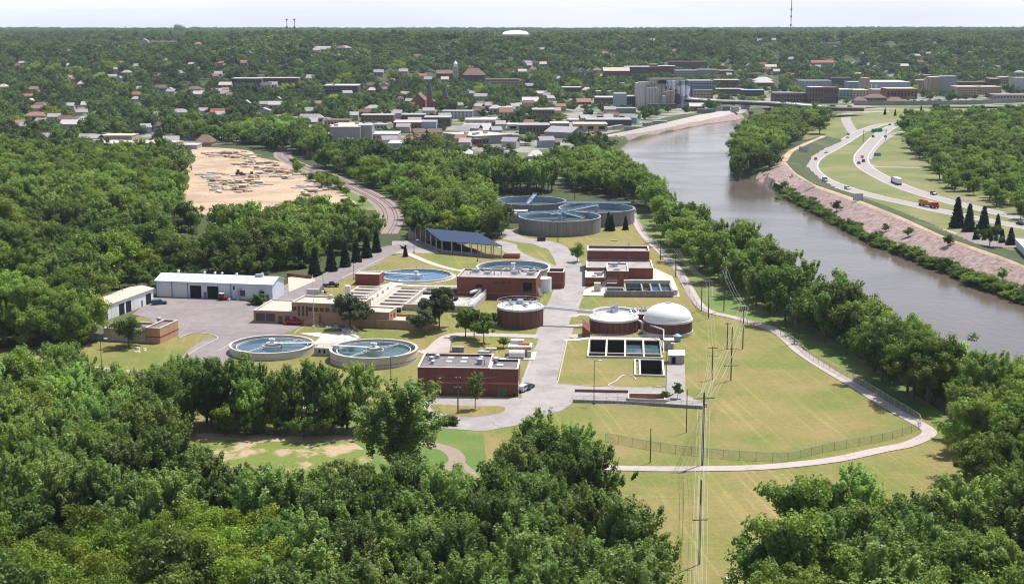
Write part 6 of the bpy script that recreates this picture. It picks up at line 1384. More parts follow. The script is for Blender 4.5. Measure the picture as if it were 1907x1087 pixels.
def far_block(t_, xl, yb, xr, yt, depth, wm, rm, label, yb2=None, cat='building', name='building', floors=0, bays=0, roof='flat', winm=None, rise=None, hide=True, units=0, sight=.72, marg=3):
    yb2 = yb if yb2 is None else yb2
    a, b, h = frame_far(t_, xl, yb, xr, yb2, yt); z0 = min(a.z, b.z) - .5; d = Vector((b.x-a.x, b.y-a.y, 0)); L_ = d.length; d.normalize(); n = Vector((-d.y, d.x, 0))
    A = Vector((a.x, a.y, 0)); B = A + d*L_; poly = [A, B, B+n*depth, A+n*depth]
    t = thing(name, label, cat, (a.x, a.y, a.z)); top = a.z + h; wmm = FARM[wm]; rmm = FARR[rm]
    if roof == 'flat':
        mb().prism(poly, z0, top, top=False).build('wall', wmm, t); mb().prism(inset(poly, -.25), top+.01, top+.45, bottom=True).build('roof', rmm, t)
        rr = np.random.default_rng(int(xl*7+yb))
        for i in range(units):
            q = A + d*L_*rr.uniform(.15, .85) + n*depth*rr.uniform(.2, .8); mb().obox(q, d, 3, 2.2, top+.46, top+2).build('roof_unit', M_steel, t)
    else:
        rs_ = rise or depth*.22; m0, m1 = (poly[0]+poly[3])/2, (poly[1]+poly[2])/2; e = top
        if roof == 'gable2':   # ridge runs front to back
            m0, m1 = (poly[0]+poly[1])/2, (poly[3]+poly[2])/2; rs_ = rise or L_*.22
            mb().prism(poly, z0, e, top=False).add([(*poly[0].xy, e), (*poly[1].xy, e), (*m0.xy, e+rs_), (*poly[3].xy, e), (*poly[2].xy, e), (*m1.xy, e+rs_)], [(0,1,2), (4,3,5)]).build('wall', wmm, t)
            slope(poly[3], poly[0], m0, m1, e, e+rs_, rmm, t, ov=.4); slope(poly[1], poly[2], m1, m0, e, e+rs_, rmm, t, ov=.4)
        elif roof == 'gable':
            mb().prism(poly, z0, e, top=False).add([(*poly[0].xy, e), (*poly[3].xy, e), (*m0.xy, e+rs_), (*poly[1].xy, e), (*poly[2].xy, e), (*m1.xy, e+rs_)], [(0,1,2), (4,3,5)]).build('wall', wmm, t)
            slope(poly[0], poly[1], m1, m0, e, e+rs_, rmm, t, ov=.4); slope(poly[2], poly[3], m0, m1, e, e+rs_, rmm, t, ov=.4)
        elif roof == 'hip':
            q = inset(poly, -.5); c0 = m0.lerp(m1, .3); c1 = m0.lerp(m1, .7)
            mb().prism(poly, z0, e, top=False).build('wall', wmm, t)
            mb().add([(*p.xy, e) for p in q]+[(*c0.xy, e+rs_), (*c1.xy, e+rs_)], [(0,1,5,4), (1,2,5), (2,3,4,5), (3,0,4), (3,2,1,0)]).build('roof', rmm, t)
    if floors and bays:
        fh = h/floors
        for f in range(floors):
            for k in range(bays):
                s = L_*(k+.5)/bays; win(t, A, B, s, z0+.5+f*fh+fh*.3, L_/bays*.55, fh*.45, winm or M_glass)
    HOLES.append(([(p.x, p.y) for p in inset(poly, -marg)], marg))
    x0, ybp = t_(xl, yb); x1, _ = t_(xr, yb); _, ytp = t_(xl, yt)
    if hide: SIGHT.append((x0-4, x1+4, ytp + (ybp-ytp)*sight, 860, a.y+2))
    return t, A, B, d, n, h, a.z
# ---- warehouses and shops of the river flats (crop t2)
fb = far_block
fb(t2, 165, 672, 330, 588, 34, 'grey', 'tan', 'big windowless grey block at the left end of the warehouse district', units=2)
fb(t2, 322, 668, 395, 580, 22, 'grey', 'grey', 'square grey tower block joined to the windowless grey block')
fb(t2, 398, 662, 540, 628, 30, 'beige', 'white', 'low beige hall with pale roof right of the grey tower block', floors=1, bays=7)
fb(t2, 485, 742, 582, 680, 26, 'bluegrey', 'white', 'blue grey ribbed warehouse standing just above the tall trees')
fb(t2, 790, 668, 968, 622, 34, 'grey', 'tan', 'large low grey factory with tan roof beside the car park', yb2=688, units=4); fb(t2, 972, 690, 1115, 655, 20, 'brown', 'lt', 'brown wing with loading canopy on the right of the grey factory', yb2=676, floors=1, bays=8)
fb(t2, 905, 612, 1055, 604, 22, 'beige', 'white', 'white gabled warehouse roof behind the low grey factory', roof='gable', rise=5)
fb(t2, 1352, 645, 1500, 612, 26, 'grey', 'lt', 'grey ribbed shed with shallow gable roof near the levee', yb2=648, roof='gable', rise=3.6)
fb(t2, 1515, 612, 1702, 572, 24, 'tan', 'tan', 'tan flat roofed warehouse with dark loading doors', floors=1, bays=3, winm=M_black); fb(t2, 1585, 588, 1836, 548, 28, 'dark', 'lt', 'long dark warehouse with pale roof closest to the levee road'); fb(t2, 1650, 545, 1800, 528, 20, 'dark', 'brown', 'long dark shed behind the dark levee warehouse')
fb(t2, 1212, 628, 1382, 578, 26, 'brown', 'lt', 'brown brick warehouse with light roof in the middle of the flats', floors=1, bays=9); fb(t2, 1386, 600, 1490, 568, 22, 'grey', 'tan', 'plain grey hall right of the brown brick warehouse'); fb(t2, 1146, 605, 1212, 575, 20, 'white', 'white', 'small white hall left of the brown brick warehouse', floors=1, bays=1, winm=M_black)
t = fb(t2, 785, 542, 955, 500, 18, 'white', 'lt', 'four storey apartment block with white frame and dark balconies', floors=4, bays=8)
fb(t2, 685, 585, 832, 535, 24, 'dark', 'grey', 'dark brick shop block left of the apartment block', floors=1, bays=6); fb(t2, 912, 588, 1084, 548, 24, 'beige', 'white', 'beige hall with pale roof below the apartment block', floors=1, bays=5)
fb(t2, 1285, 545, 1408, 492, 26, 'brown', 'grey', 'tall brown brick warehouse below the green park trees', floors=2, bays=7); fb(t2, 132, 578, 270, 550, 18, 'tan', 'brown', 'tan shop row at the left of the warehouse district', floors=1, bays=8); fb(t2, 335, 558, 515, 522, 20, 'brown', 'grey', 'brown brick row building in the left part of the district', floors=2, bays=9)
fb(t2, 515, 600, 668, 562, 26, 'brown', 'tan', 'brown brick warehouse joined to a blue metal shed', floors=1, bays=8); fb(t2, 670, 598, 752, 560, 24, 'bluegrey', 'lt', 'blue grey metal shed joined to the brown warehouse'); fb(t2, 560, 545, 690, 520, 18, 'dark', 'grey', 'dark low row behind the blue metal shed', floors=1, bays=6)
fb(t2, 1125, 655, 1210, 632, 14, 'teal', 'lt', 'green sided low shed beside the grey ribbed shed'); fb(t2, 1480, 560, 1660, 548, 16, 'white', 'white', 'low white roofed store beyond the tan warehouse'); fb(t2, 885, 752, 950, 735, 14, 'beige', 'white', 'white roofed pavilion among the trees above the dark tree row', roof='hip'); fb(t2, 1265, 765, 1345, 748, 16, 'beige', 'white', 'wide white roofed pavilion near the path bend', roof='hip'); fb(t2, 1345, 690, 1440, 672, 14, 'brown', 'brown', 'brown roofed lodge on the left side of the riverbank trees', roof='hip')
fb(t2, 200, 598, 330, 572, 16, 'white', 'white', 'white shed behind the windowless grey block'); fb(t2, 380, 600, 480, 575, 16, 'white', 'grey', 'white sided store right of the grey tower block', floors=1, bays=5)
fb(t2, 1000, 560, 1090, 540, 14, 'white', 'white', 'white store right of the beige hall'); fb(t2, 1100, 520, 1170, 480, 14, 'grey', 'white', 'grey house block beside the green park trees', floors=2, bays=4)
fb(t2, 1230, 475, 1320, 445, 26, 'brown', 'white', 'church hall with broad white roof in the trees', roof='gable', rise=4, floors=1, bays=6)
# church with two spires
t, A, B, d, n, h, z = fb(t2, 615, 485, 690, 440, 40, 'red', 'brown', 'red brick church with two dark pointed spires', cat='church', name='church', roof='gable2', rise=7)
for s, hh in ((16, 30), (32, 24)):
    q = B + d*(s-11); b = mb().obox(q, d, 6, 6, z-1, z+hh*.5); b.build('tower', FARM['red'], t); mb().cyl(q, 3.6, .15, z+hh*.5, z+hh, 8, smooth=False).build('spire', FARR['dark'], t)
fb(t2, 700, 488, 755, 450, 22, 'red', 'dark', 'red brick gabled school wing right of the church spires', roof='gable2', floors=2, bays=3)
# old school, courthouse
t, A, B, d, n, h, z = fb(t2, 897, 332, 1022, 298, 26, 'brown', 'brown', 'large brown brick school with hipped tan roof and pale bell tower', roof='hip', rise=9, floors=3, bays=9)
q = A - d*9; mb().obox(q, d, 7, 7, z-1, z+19).build('tower', FARM['beige'], t); mb().obox(q, d, 5, 5, z+19, z+23).cyl(q, 3, .2, z+23, z+27, 8).build('belfry', M_white, t)
fb(t2, 752, 318, 850, 290, 20, 'brown', 'brown', 'brown gabled wing left of the pale bell tower', roof='gable', floors=2, bays=6); fb(t2, 1025, 350, 1210, 322, 22, 'tan', 'brown', 'tan brick annex right of the old school', floors=2, bays=12); fb(t2, 655, 312, 700, 302, 12, 'pink', 'red', 'pinkish house with red roof left of the old school', roof='gable')
fb(t2, 127, 412, 315, 358, 40, 'dark', 'white', 'dark brick slab hospital block with white roof edge among the trees', floors=3, bays=12, units=2); fb(t1, 1285, 410, 1452, 378, 26, 'dark', 'white', 'dark flat school block with white roof line, left of the hospital slab', floors=1, bays=10); fb(t1, 1455, 408, 1655, 375, 22, 'brown', 'white', 'brown flat wing with white roof line right of the dark school block', floors=1, bays=10)
fb(t2, 1450, 402, 1555, 368, 22, 'dark', 'white', 'dark square block above the tan mill annex', floors=2, bays=5); fb(t2, 1530, 462, 1612, 448, 16, 'brown', 'rust', 'shop with rust orange roof left of the mill', roof='gable'); fb(t2, 1300, 418, 1370, 400, 12, 'white', 'white', 'small white church hall above the park trees', roof='gable')
fb(t2, 1680, 312, 1825, 275, 20, 'red', 'tan', 'red brick row of narrow gabled houses', roof='gable', floors=3, bays=10); fb(t2, 1797, 290, 1990, 252, 24, 'brown', 'white', 'long brown block with white roof line behind the row houses', floors=3, bays=9)
# hilltop hall, water tower, masts
q = HIT(960, 68); t = thing('dome_hall', 'long shallow white dome on the horizon hill', 'building', q); b = mb(); W2, D2 = 85, 30; n_ = 28; vs = []
for i in range(n_+1):
    for j in range(9):
        a, c_ = math.pi*i/n_, math.pi*j/8; x = -math.cos(a)*W2*.5; vs.append((q.x+x, q.y+(j/8-.5)*D2*2, q.z+6+13*math.sin(a)**.6*math.sin(c_)**.5))
b.add(vs, [(i*9+j, (i+1)*9+j, (i+1)*9+j+1, i*9+j+1) for i in range(n_) for j in range(8)], smooth=True).build('dome', M_white, t); mb().obox(q, (1, 0), W2+4, D2*2, q.z-2, q.z+6.5).build('wall', FARM['white'], t); HOLES.append(([(q.x-50, q.y-160), (q.x+50, q.y-160), (q.x+50, q.y+30), (q.x-50, q.y+30)], 5)); SIGHT.append((915, 995, 68, 2300, q.y))
q = HIT(335, 72); hh = 11.0*q.y/F; t = thing('water_tower', 'white multi legged water tower on the horizon at the left', 'water tower', q); R_ = 10.3*q.y/F; zt = zat(q.x, q.y, 43); zb = zat(q.x, q.y, 57)
b = mb(); pr = [(0, .0), (.55, .03), (.9, .22), (1.0, .45), (.93, .66), (.7, .84), (.35, .96), (.02, 1.0)]
for (r0_, h0_), (r1_, h1_) in zip(pr[:-1], pr[1:]): b.cyl(q, max(r0_, .02)*R_, r1_*R_, zb+(zt-zb)*h0_, zb+(zt-zb)*h1_, 32, top=False)
b.build('tank', mat('tower_cream', (.46, .43, .40), var=.04), t)
for i in range(8): a = i*math.pi/4+.2; mb().tube((q.x+math.cos(a)*R_*.85, q.y+math.sin(a)*R_*.85, q.z-4), (q.x+math.cos(a)*R_*.85, q.y+math.sin(a)*R_*.85, zb+(zt-zb)*.3), R_*.07, 6).build('leg', MATS['tower_cream'], t)
mb().cyl(q, R_*.18, R_*.18, q.z-4, zb+1, 12).build('riser', MATS['tower_cream'], t); SIGHT.append((318, 352, 66, 2300, q.y))
def mast(x, yb, yt, lab, nod, guy=False):
    q = HIT(x, yb); zt = zat(q.x, q.y, yt); k = q.y/F; t = thing('radio_mast', lab, 'mast', q); b = mb()
    for i in range(3):
        a = i*2.1; b.tube((q.x+math.cos(a)*k*.5, q.y+math.sin(a)*k*.8, q.z-3), (q.x+math.cos(a)*k*.3, q.y+math.sin(a)*k*.3, zt), k*.34, 4)
    b.build('lattice', M_lamp, t); 
    for yy in nod: z = zat(q.x, q.y, yy); mb().cyl(q, k*1.9, k*1.9, z-k*1.3, z+k*1.3, 8).build('antenna', M_lamp, t)
    return t
mast(535, 75, 36, 'left one of the twin radio masts on the horizon', (37, 51)); mast(549, 75, 36, 'right one of the twin radio masts on the horizon', (37, 51)); mast(1472, 70, -25, 'tall thin radio mast right of centre on the horizon', (18, 31, 47))
# grain elevator complex (crop t3)
t, A, B, d, n, h, z = fb(t3, 632, 612, 700, 418, 30, 'silo', 'lt', 'grain elevator with rows of tall grey silos and painted end silos', cat='grain elevator', name='grain_elevator')
k_ = A.y/F/4.334; S_ = lambda x: A + Vector(((x-632)*k_*1.02, 0, 0))
def silos(x0, x1, yt, yb, nn, m, dy=0, nm='silo', dark=None):
    for i in range(nn):
        x = x0 + (x1-x0)*(i+.5)/nn; q = S_(x) + Vector((0, dy, 0)); r_ = (x1-x0)/nn*k_*.52; zt = zat(q.x, q.y, 60+yt/4.334)
        o = mb().cyl(q, r_, r_, z-1, zt, 20).cyl(q, r_*1.04, r_*1.04, zt, zt+.6, 20); mm = m if not isinstance(m, list) else m[i % len(m)]; o.build(nm, mm, t)
silos(700, 860, 405, 600, 6, FARM['silo'], dy=14); silos(705, 800, 455, 595, 4, FARM['silo'], dy=0)
M_mur = []
for i, (c1, c2) in enumerate((((.10,.12,.17), (.55,.57,.62)), ((.16,.19,.25), (.62,.62,.64)), ((.07,.08,.12), (.45,.47,.53)), ((.30,.34,.40), (.66,.66,.68)))):
    M_mur.append(mat('painted_silo_%s' % 'abcd'[i], c1, var=.2, scale=.3, col2=c2, scale2=.09, f2=.5, soft=.03))
silos(862, 1048, 398, 640, 5, M_mur, dy=2, nm='painted_silo')
for x0, x1, yt, yb in ((740, 1010, 372, 400), (650, 740, 400, 415), (800, 960, 388, 402)):
    a, c_ = S_(x0), S_(x1); zt = zat(a.x, a.y+14, 60+yt/4.334); zb_ = zat(a.x, a.y+14, 60+(yb+14)/4.334); mb().obox((a+c_)/2+Vector((0, 14, 0)), (1, 0), (c_-a).length, 8, zb_, zt).build('headhouse', FARM['beige'], t)
silos(820, 858, 518, 600, 1, FARM['white'], dy=-8); silos(860, 920, 478, 600, 2, FARM['tan'], dy=-6)
a, c_ = S_(640), S_(1000); mb().obox((a+c_)/2 - Vector((0, 14, 0)), (1, 0), (c_-a).length*.6, 10, z-1, z+5).build('shed', FARM['dark'], t); HOLES.append(([(S_(620).x, A.y-30), (S_(1060).x, A.y-30), (S_(1060).x, A.y+50), (S_(620).x, A.y+50)], 5)); SIGHT.append((1180, 1285, 196, 860, A.y))
fb(t3, 452, 608, 550, 500, 24, 'bluegrey', 'lt', 'tall windowless pale blue grey mill tower left of the grain elevator'); fb(t3, 300, 588, 450, 530, 30, 'brown', 'white', 'dark brick mill left of the pale mill tower', floors=2, bays=7); fb(t3, 303, 528, 345, 478, 12, 'tan', 'tan', 'tan elevator shaft on the dark brick mill', hide=False); fb(t3, 400, 528, 460, 480, 14, 'tan', 'lt', 'tan upper block behind the dark brick mill', hide=False); fb(t3, 497, 498, 555, 412, 12, 'white', 'lt', 'white metal head tower behind the pale mill tower', hide=False); fb(t3, 345, 528, 400, 500, 12, 'bluegrey', 'dark', 'small blue block between the tan shafts', hide=False)
fb(t3, 552, 602, 628, 522, 24, 'dark', 'grey', 'dark mill wing touching the grey silos', floors=4, bays=4); fb(t3, 470, 655, 625, 618, 16, 'grey', 'lt', 'low grey shed at the foot of the mill towers'); fb(t3, 560, 500, 630, 458, 14, 'pink', 'tan', 'pink tan block left of the silo row', floors=2, bays=4, hide=False)
fb(t3, 1050, 558, 1245, 395, 30, 'glass', 'lt', 'glass office tower with pale frame right of the painted silos', floors=7, bays=9, winm=FARM['bluegrey']); fb(t3, 1088, 562, 1242, 470, 8, 'tan', 'lt', 'tan stone office front with four window rows before the glass tower', floors=4, bays=6)
fb(t3, 532, 352, 738, 282, 24, 'brown', 'white', 'dark brown apartment block with white roof line above the mill', floors=4, bays=10); fb(t3, 740, 345, 802, 262, 16, 'red', 'tan', 'red brick stepped gable building between two long blocks', floors=4, bays=3); fb(t3, 802, 348, 945, 276, 24, 'brown', 'white', 'right long brown block with white roof line', floors=4, bays=8); fb(t3, 945, 372, 1120, 312, 24, 'tan', 'teal' if 'teal' in FARR else 'blue', 'tan block with blue roof top right of the long brown blocks', floors=4, bays=8)
fb(t3, 900, 292, 1200, 240, 26, 'brown', 'brown', 'faint long brown school high behind the tan block', floors=3, bays=14); fb(t3, 1120, 345, 1290, 305, 26, 'pink', 'lt', 'pinkish parking ramp in the trees', floors=3, bays=10); fb(t3, 1290, 345, 1420, 312, 22, 'red', 'white', 'red brick shop row right of the pinkish ramp', floors=2, bays=8); fb(t3, 1250, 440, 1460, 388, 26, 'brown', 'white', 'wide downtown hall with white roof', floors=1, bays=10); fb(t3, 1590, 440, 1740, 408, 22, 'brown', 'white', 'downtown block with pale peaked roof', roof='hip', rise=5)
fb(t3, 1060, 640, 1180, 600, 16, 'red', 'white', 'red shed with white roof at the foot of the painted silos', roof='gable', rise=3); fb(t3, 1130, 656, 1265, 628, 12, 'grey', 'dark', 'grey pump house on the levee by the silos'); fb(t3, 1250, 500, 1500, 462, 26, 'brown', 'lt', 'long brown downtown block behind the bridge', floors=2, bays=14); fb(t3, 1480, 520, 1660, 470, 20, 'dark', 'blue', 'dark downtown block with blue canopy', floors=2, bays=10); fb(t3, 1740, 520, 1907, 490, 18, 'dark', 'lt', 'dark low block at the left end of the depot district', floors=1, bays=10)
for x0, x1, yb, yt in ((525, 690, 797, 765), (700, 755, 760, 735), (760, 870, 752, 720), (200, 335, 805, 785), (400, 460, 795, 770), (455, 520, 790, 760)):
    fb(t3, x0, yb, x1, yt, 3, 'white', 'white', 'white semi trailer parked in line along the levee', yb2=yb-(x1-x0)*.12, cat='trailer', name='parked_trailer', hide=False)[0]['group'] = 'white trailers along the levee'
for x, y in ((215, 840), (305, 825)): q = HIT(*t3(x, y)); vehicle('pickup', q, .3, M_red, 'dark red truck parked by the levee near the white trailers', 'red trucks by the levee', z=q.z, s=1.5)
for i, x in enumerate((1255, 1325, 1395)): fb(t3, x, 640, x+62, 606, 3.2, ['white', 'teal', 'white'][i], 'lt', ['white', 'green', 'pale'][i]+' tank wagon on the siding beside the painted silos', cat='rail car', name='rail_car', hide=False)
# downtown on the right (crop t4)
fb(t4, 335, 412, 556, 342, 24, 'grey', 'lt', 'grey apartment block with tall blue windows', floors=4, bays=9, winm=FARM['bluegrey']); fb(t4, 558, 388, 700, 322, 24, 'dark', 'dark', 'dark multi level block left of the arena', floors=4, bays=7); fb(t4, 400, 500, 500, 388, 20, 'brown', 'white', 'brown brick block in front of the blue windowed apartments', floors=3, bays=5); fb(t4, 500, 500, 605, 390, 24, 'brown', 'brown', 'plain brown brick block left of the glass parking ramp', floors=2, bays=6)
fb(t4, 160, 495, 500, 432, 26, 'brown', 'dark', 'long dark brick building close behind the bridge deck', floors=2, bays=16); fb(t4, 680, 402, 775, 352, 30, 'teal', 'lt', 'teal sided hall left of the stone tower'); fb(t4, 772, 442, 822, 325, 14, 'tan', 'tan', 'tan stone stair tower of the arena', hide=False); fb(t4, 700, 345, 830, 318, 30, 'beige', 'tan', 'beige roof house behind the stone stair tower', roof='hip', hide=False)
t, A, B, d, n, h, z = fb(t4, 824, 425, 1110, 352, 60, 'bluegrey', 'white', 'big blue grey arena with a white letter mark on its left wall', cat='arena', name='arena')
for s0, s1, a_, c_ in ((.03, .06, .1, .85), (.14, .17, .1, .85), (.03, .17, .02, .16)): p_, q_ = A+d*(B-A).length*s0, A+d*(B-A).length*s1; mb().obox((p_+q_)/2, d, (q_-p_).length, .3, z+h*(a_ if s1-s0 < .1 else a_), z+h*c_).build('letter_stroke', M_white, t)
fb(t4, 945, 468, 1158, 398, 30, 'red', 'tan', 'brick convention hall with tan roof in front of the arena', floors=1, bays=9); fb(t4, 848, 440, 943, 405, 24, 'pink', 'tan', 'low pink wing between the arena and the convention hall'); fb(t4, 615, 472, 705, 405, 30, 'teal', 'tan', 'green glazed left half of the parking ramp', floors=4, bays=4); fb(t4, 706, 472, 820, 408, 30, 'beige', 'tan', 'parking ramp with glass bands in front of the stone tower', floors=4, bays=5)
for x0, x1, yt, yb, l_ in ((722, 810, 472, 500, 'left low wing of the old railway depot with brown roof'), (800, 945, 452, 492, 'central hall of the old railway depot with brown gables'), (948, 1075, 474, 492, 'right low wing of the old railway depot')): fb(t4, x0, yb, x1, yt+8, 16, 'brown', 'brown', l_, roof='hip', rise=4, floors=1, bays=6)
fb(t4, 1250, 435, 1325, 318, 22, 'tan', 'tan', 'tan brick half of the twin apartment tower', floors=8, bays=4); fb(t4, 1326, 435, 1432, 312, 22, 'bluegrey', 'lt', 'blue grey half of the twin apartment tower', floors=8, bays=6); fb(t4, 1228, 432, 1250, 330, 16, 'tan', 'tan', 'narrow tan stair shaft left of the twin apartment tower', hide=False); fb(t4, 1372, 312, 1418, 285, 10, 'brown', 'dark', 'dark penthouse block atop the twin apartment tower', hide=False)
fb(t4, 1160, 400, 1246, 340, 22, 'pink', 'grey', 'pinkish block left of the twin apartment tower', floors=3, bays=5); fb(t4, 1438, 455, 1590, 385, 30, 'tan', 'tan', 'left part of the striped tan parking ramp', floors=4, bays=8); fb(t4, 1592, 440, 1748, 385, 30, 'tan', 'tan', 'right part of the striped tan parking ramp', floors=4, bays=8); fb(t4, 1430, 375, 1660, 352, 22, 'red', 'brown', 'long red brick roof row behind the striped ramp', floors=1, bays=12); fb(t4, 1672, 378, 1745, 328, 22, 'brown', 'tan', 'brown office block behind the striped ramp', floors=4, bays=5); fb(t4, 1746, 378, 1812, 318, 22, 'tan', 'tan', 'tan office block at the right of the striped ramp', floors=4, bays=4)
fb(t4, 1842, 420, 1960, 322, 24, 'white', 'lt', 'white and glass office block at the right edge', floors=5, bays=5, winm=FARM['bluegrey']); fb(t4, 1695, 472, 1960, 440, 22, 'pink', 'lt', 'long low pinkish hall at the right edge below the white office', floors=1, bays=12); fb(t4, 1160, 330, 1262, 302, 20, 'tan', 'lt', 'tan low block behind the twin tower', floors=1, bays=8); fb(t4, 1190, 420, 1230, 405, 12, 'brown', 'blue', 'low linked entrance with blue roof by the convention hall', hide=False)
fb(t4, 418, 238, 570, 214, 16, 'white', 'red', 'long white house row with red roof on the hill', roof='gable', floors=1, bays=10); fb(t4, 492, 92, 605, 80, 16, 'grey', 'white', 'long flat white roof high on the right hill'); fb(t4, 280, 325, 330, 300, 16, 'red', 'red', 'brick church gable behind the long dark building', roof='gable2'); fb(t4, 20, 355, 150, 338, 20, 'beige', 'white', 'low hall with pale peaked roof behind the bridge', roof='hip')
fb(t4, 885, 340, 1000, 318, 16, 'dark', 'grey', 'dark gabled houses behind the arena roof', roof='gable', hide=False)
fb(t1, 770, 187, 820, 168, 14, 'white', 'lt', 'little white gabled hall left of the long hilltop roof', roof='gable2'); fb(t1, 822, 184, 990, 172, 30, 'tan', 'tan', 'long flat tan roofed school near the water tower', floors=1, bays=14); fb(t1, 1080, 198, 1112, 186, 14, 'pink', 'rust', 'rust roofed house right of the long hilltop school', roof='gable')
# left of the railway
fb(t1, 560, 738, 732, 696, 20, 'tan', 'tan', 'tan high hall rising over the flat roofed plant by the quarry yard'); fb(t1, 415, 772, 735, 738, 30, 'beige', 'tan', 'long low beige plant with flat roof left of the quarry yard', yb2=778, units=2); fb(t1, 740, 775, 892, 735, 26, 'tan', 'tan', 'tan ribbed end building of the flat roofed plant', yb2=782, floors=1, bays=9); fb(t1, 985, 770, 1095, 748, 16, 'white', 'white', 'white low shed beside the quarry yard'); fb(t1, 1080, 752, 1175, 732, 18, 'tan', 'brown', 'tan barn with brown hipped roof above the quarry yard', roof='hip', rise=5)
fb(t1, 1830, 720, 1900, 640, 10, 'grey', 'grey', 'grey silo house left of the windowless grey block', hide=False); fb(t1, 1520, 625, 1640, 598, 16, 'red', 'white', 'red brick row with white cornice at the edge of the trees', floors=1, bays=7); fb(t1, 1700, 640, 1760, 618, 14, 'brown', 'grey', 'small brown gabled store near the red brick row', roof='gable'); fb(t1, 1795, 470, 1990, 418, 20, 'dark', 'lt', 'dark long brick block among trees at the foot of the hill', floors=3, bays=10, hide=True)
# houses scattered in the trees: x, y (pixels of the base middle), width m, wall, roof, style
HS = [(t1,940,470,14,'bluegrey','lt','gable2'),(t1,1075,462,16,'beige','brown','hip'),(t1,895,455,14,'white','brown','gable'),(t1,190,618,20,'white','rust','hip'),(t1,165,535,10,'pink','tan','gable2'),(t1,215,556,12,'beige','brown','hip'),(t1,992,598,16,'white','lt','hip'),(t1,1205,598,13,'brown','red','gable'),(t1,1460,592,16,'white','grey','gable2'),(t1,750,494,16,'pink','red','hip'),(t1,700,368,12,'beige','grey','hip'),(t1,662,405,7,'white','lt','gable2'),(t1,1248,438,15,'beige','tan','gable'),(t1,1475,438,12,'white','dark','gable'),(t1,1512,436,11,'beige','lt','gable'),(t1,1345,312,14,'bluegrey','rust','gable'),(t1,1385,262,9,'white','grey','gable2'),(t1,1785,236,22,'white','lt','gable'),(t1,1890,228,16,'pink','brown','hip'),(t1,1542,525,10,'white','grey','gable2'),(t1,400,668,20,'white','white','gable'),(t1,25,795,16,'brown','brown','hip'),(t1,1098,352,9,'white','lt','gable2'),(t1,15,448,10,'pink','tan','hip'),(t1,1252,488,12,'bluegrey','lt','gable'),(t1,1528,552,14,'beige','white','gable'),(t1,870,386,11,'tan','brown','gable'),(t1,1000,370,9,'white','lt','gable'),(t1,375,328,9,'bluegrey','white','gable'),(t1,1725,398,12,'bluegrey','grey','gable'),(t1,1100,490,12,'white','white','gable'),(t1,465,553,6,'white','white','gable'),(t1,360,640,12,'tan','brown','gable'),(t1,185,462,10,'tan','rust','gable'),(t1,1365,545,9,'brown','grey','gable2'),(t1,450,432,9,'beige','tan','hip'),(t1,1210,375,10,'white','grey','gable'),(t1,1330,700,14,'white','white','gable'),(t1,1065,712,12,'white','lt','gable'),
 (t2,465,380,10,'white','rust','gable2'),(t2,432,305,13,'bluegrey','lt','gable'),(t2,570,300,12,'white','grey','gable'),(t2,998,444,15,'teal','lt','gable'),(t2,50,335,9,'white','lt','gable'),(t2,545,462,10,'beige','brown','gable'),(t2,392,408,9,'pink','tan','hip'),(t2,928,418,8,'white','grey','gable2'),(t2,1272,382,12,'brown','lt','gable'),(t2,1295,248,12,'white','lt','gable2'),(t2,1345,258,10,'pink','tan','gable'),(t2,118,172,24,'white','grey','gable'),(t2,240,168,20,'pink','grey','hip'),(t2,1512,285,9,'pink','tan','gable2'),(t2,1562,292,8,'bluegrey','white','gable2'),(t2,1605,295,8,'white','white','gable2'),(t2,1645,292,12,'tan','rust','hip'),(t2,85,570,12,'grey','grey','hip'),(t2,40,572,14,'pink','lt','gable'),(t2,1050,497,10,'pink','grey','gable'),(t2,1080,515,12,'white','tan','hip'),(t2,1140,535,13,'tan','rust','gable'),(t2,1230,300,12,'white','tan','gable'),(t2,800,345,10,'pink','tan','gable'),(t2,705,345,10,'grey','lt','gable'),(t2,1420,340,9,'white','grey','gable'),(t2,1590,405,12,'beige','tan','hip'),(t2,400,515,16,'tan','grey','hip'),(t2,45,530,14,'beige','lt','gable'),(t2,1500,222,6,'white','white','gable2'),
 (t3,755,92,10,'beige','white','gable'),(t3,1625,94,8,'white','white','gable'),(t3,1350,290,7,'white','lt','gable2'),(t3,1540,300,9,'bluegrey','white','gable2'),(t3,1870,245,9,'white','lt','hip'),(t3,1775,245,6,'white','grey','gable2'),
 (t4,725,248,13,'bluegrey','grey','gable2'),(t4,870,275,13,'white','grey','gable2'),(t4,1060,262,18,'tan','tan','gable'),(t4,1195,165,10,'white','lt','gable2'),(t4,1290,103,6,'white','white','gable2'),(t4,60,80,7,'white','white','gable2'),(t4,155,78,8,'white','lt','gable'),(t4,270,212,12,'beige','lt','gable'),(t4,820,255,9,'beige','lt','gable'),(t4,135,268,18,'pink','tan','gable'),(t4,175,300,10,'beige','tan','gable'),(t4,1430,255,10,'pink','tan','gable2'),(t4,950,312,9,'grey','grey','gable2'),(t4,40,118,5,'white','white','gable2'),(t4,1880,310,14,'beige','lt','hip')]
LM = {'water tower': (335, 55), 'twin masts': (542, 55), 'church spires': (795, 195), 'pale bell tower': (850, 135), 'grain elevator': (1230, 170), 'hospital slab': (634, 170), 'arena': (1730, 165), 'white horizon dome': (950, 65), 'tan high hall': (215, 262), 'tall thin mast': (1472, 50), 'bridge': (1440, 195), 'rust orange roofs': (62, 215), 'glass office tower': (1308, 165)}
WN = dict(white='white', beige='cream', grey='grey', tan='tan', brown='brown', red='red', pink='pinkish', bluegrey='pale blue', teal='grey green'); RN = dict(lt='light grey', white='white', grey='grey', dark='dark', brown='brown', rust='orange', red='red', tan='tan', blue='blue'); SN = dict(gable='long gabled', gable2='gable fronted', hip='hipped')
rec = []
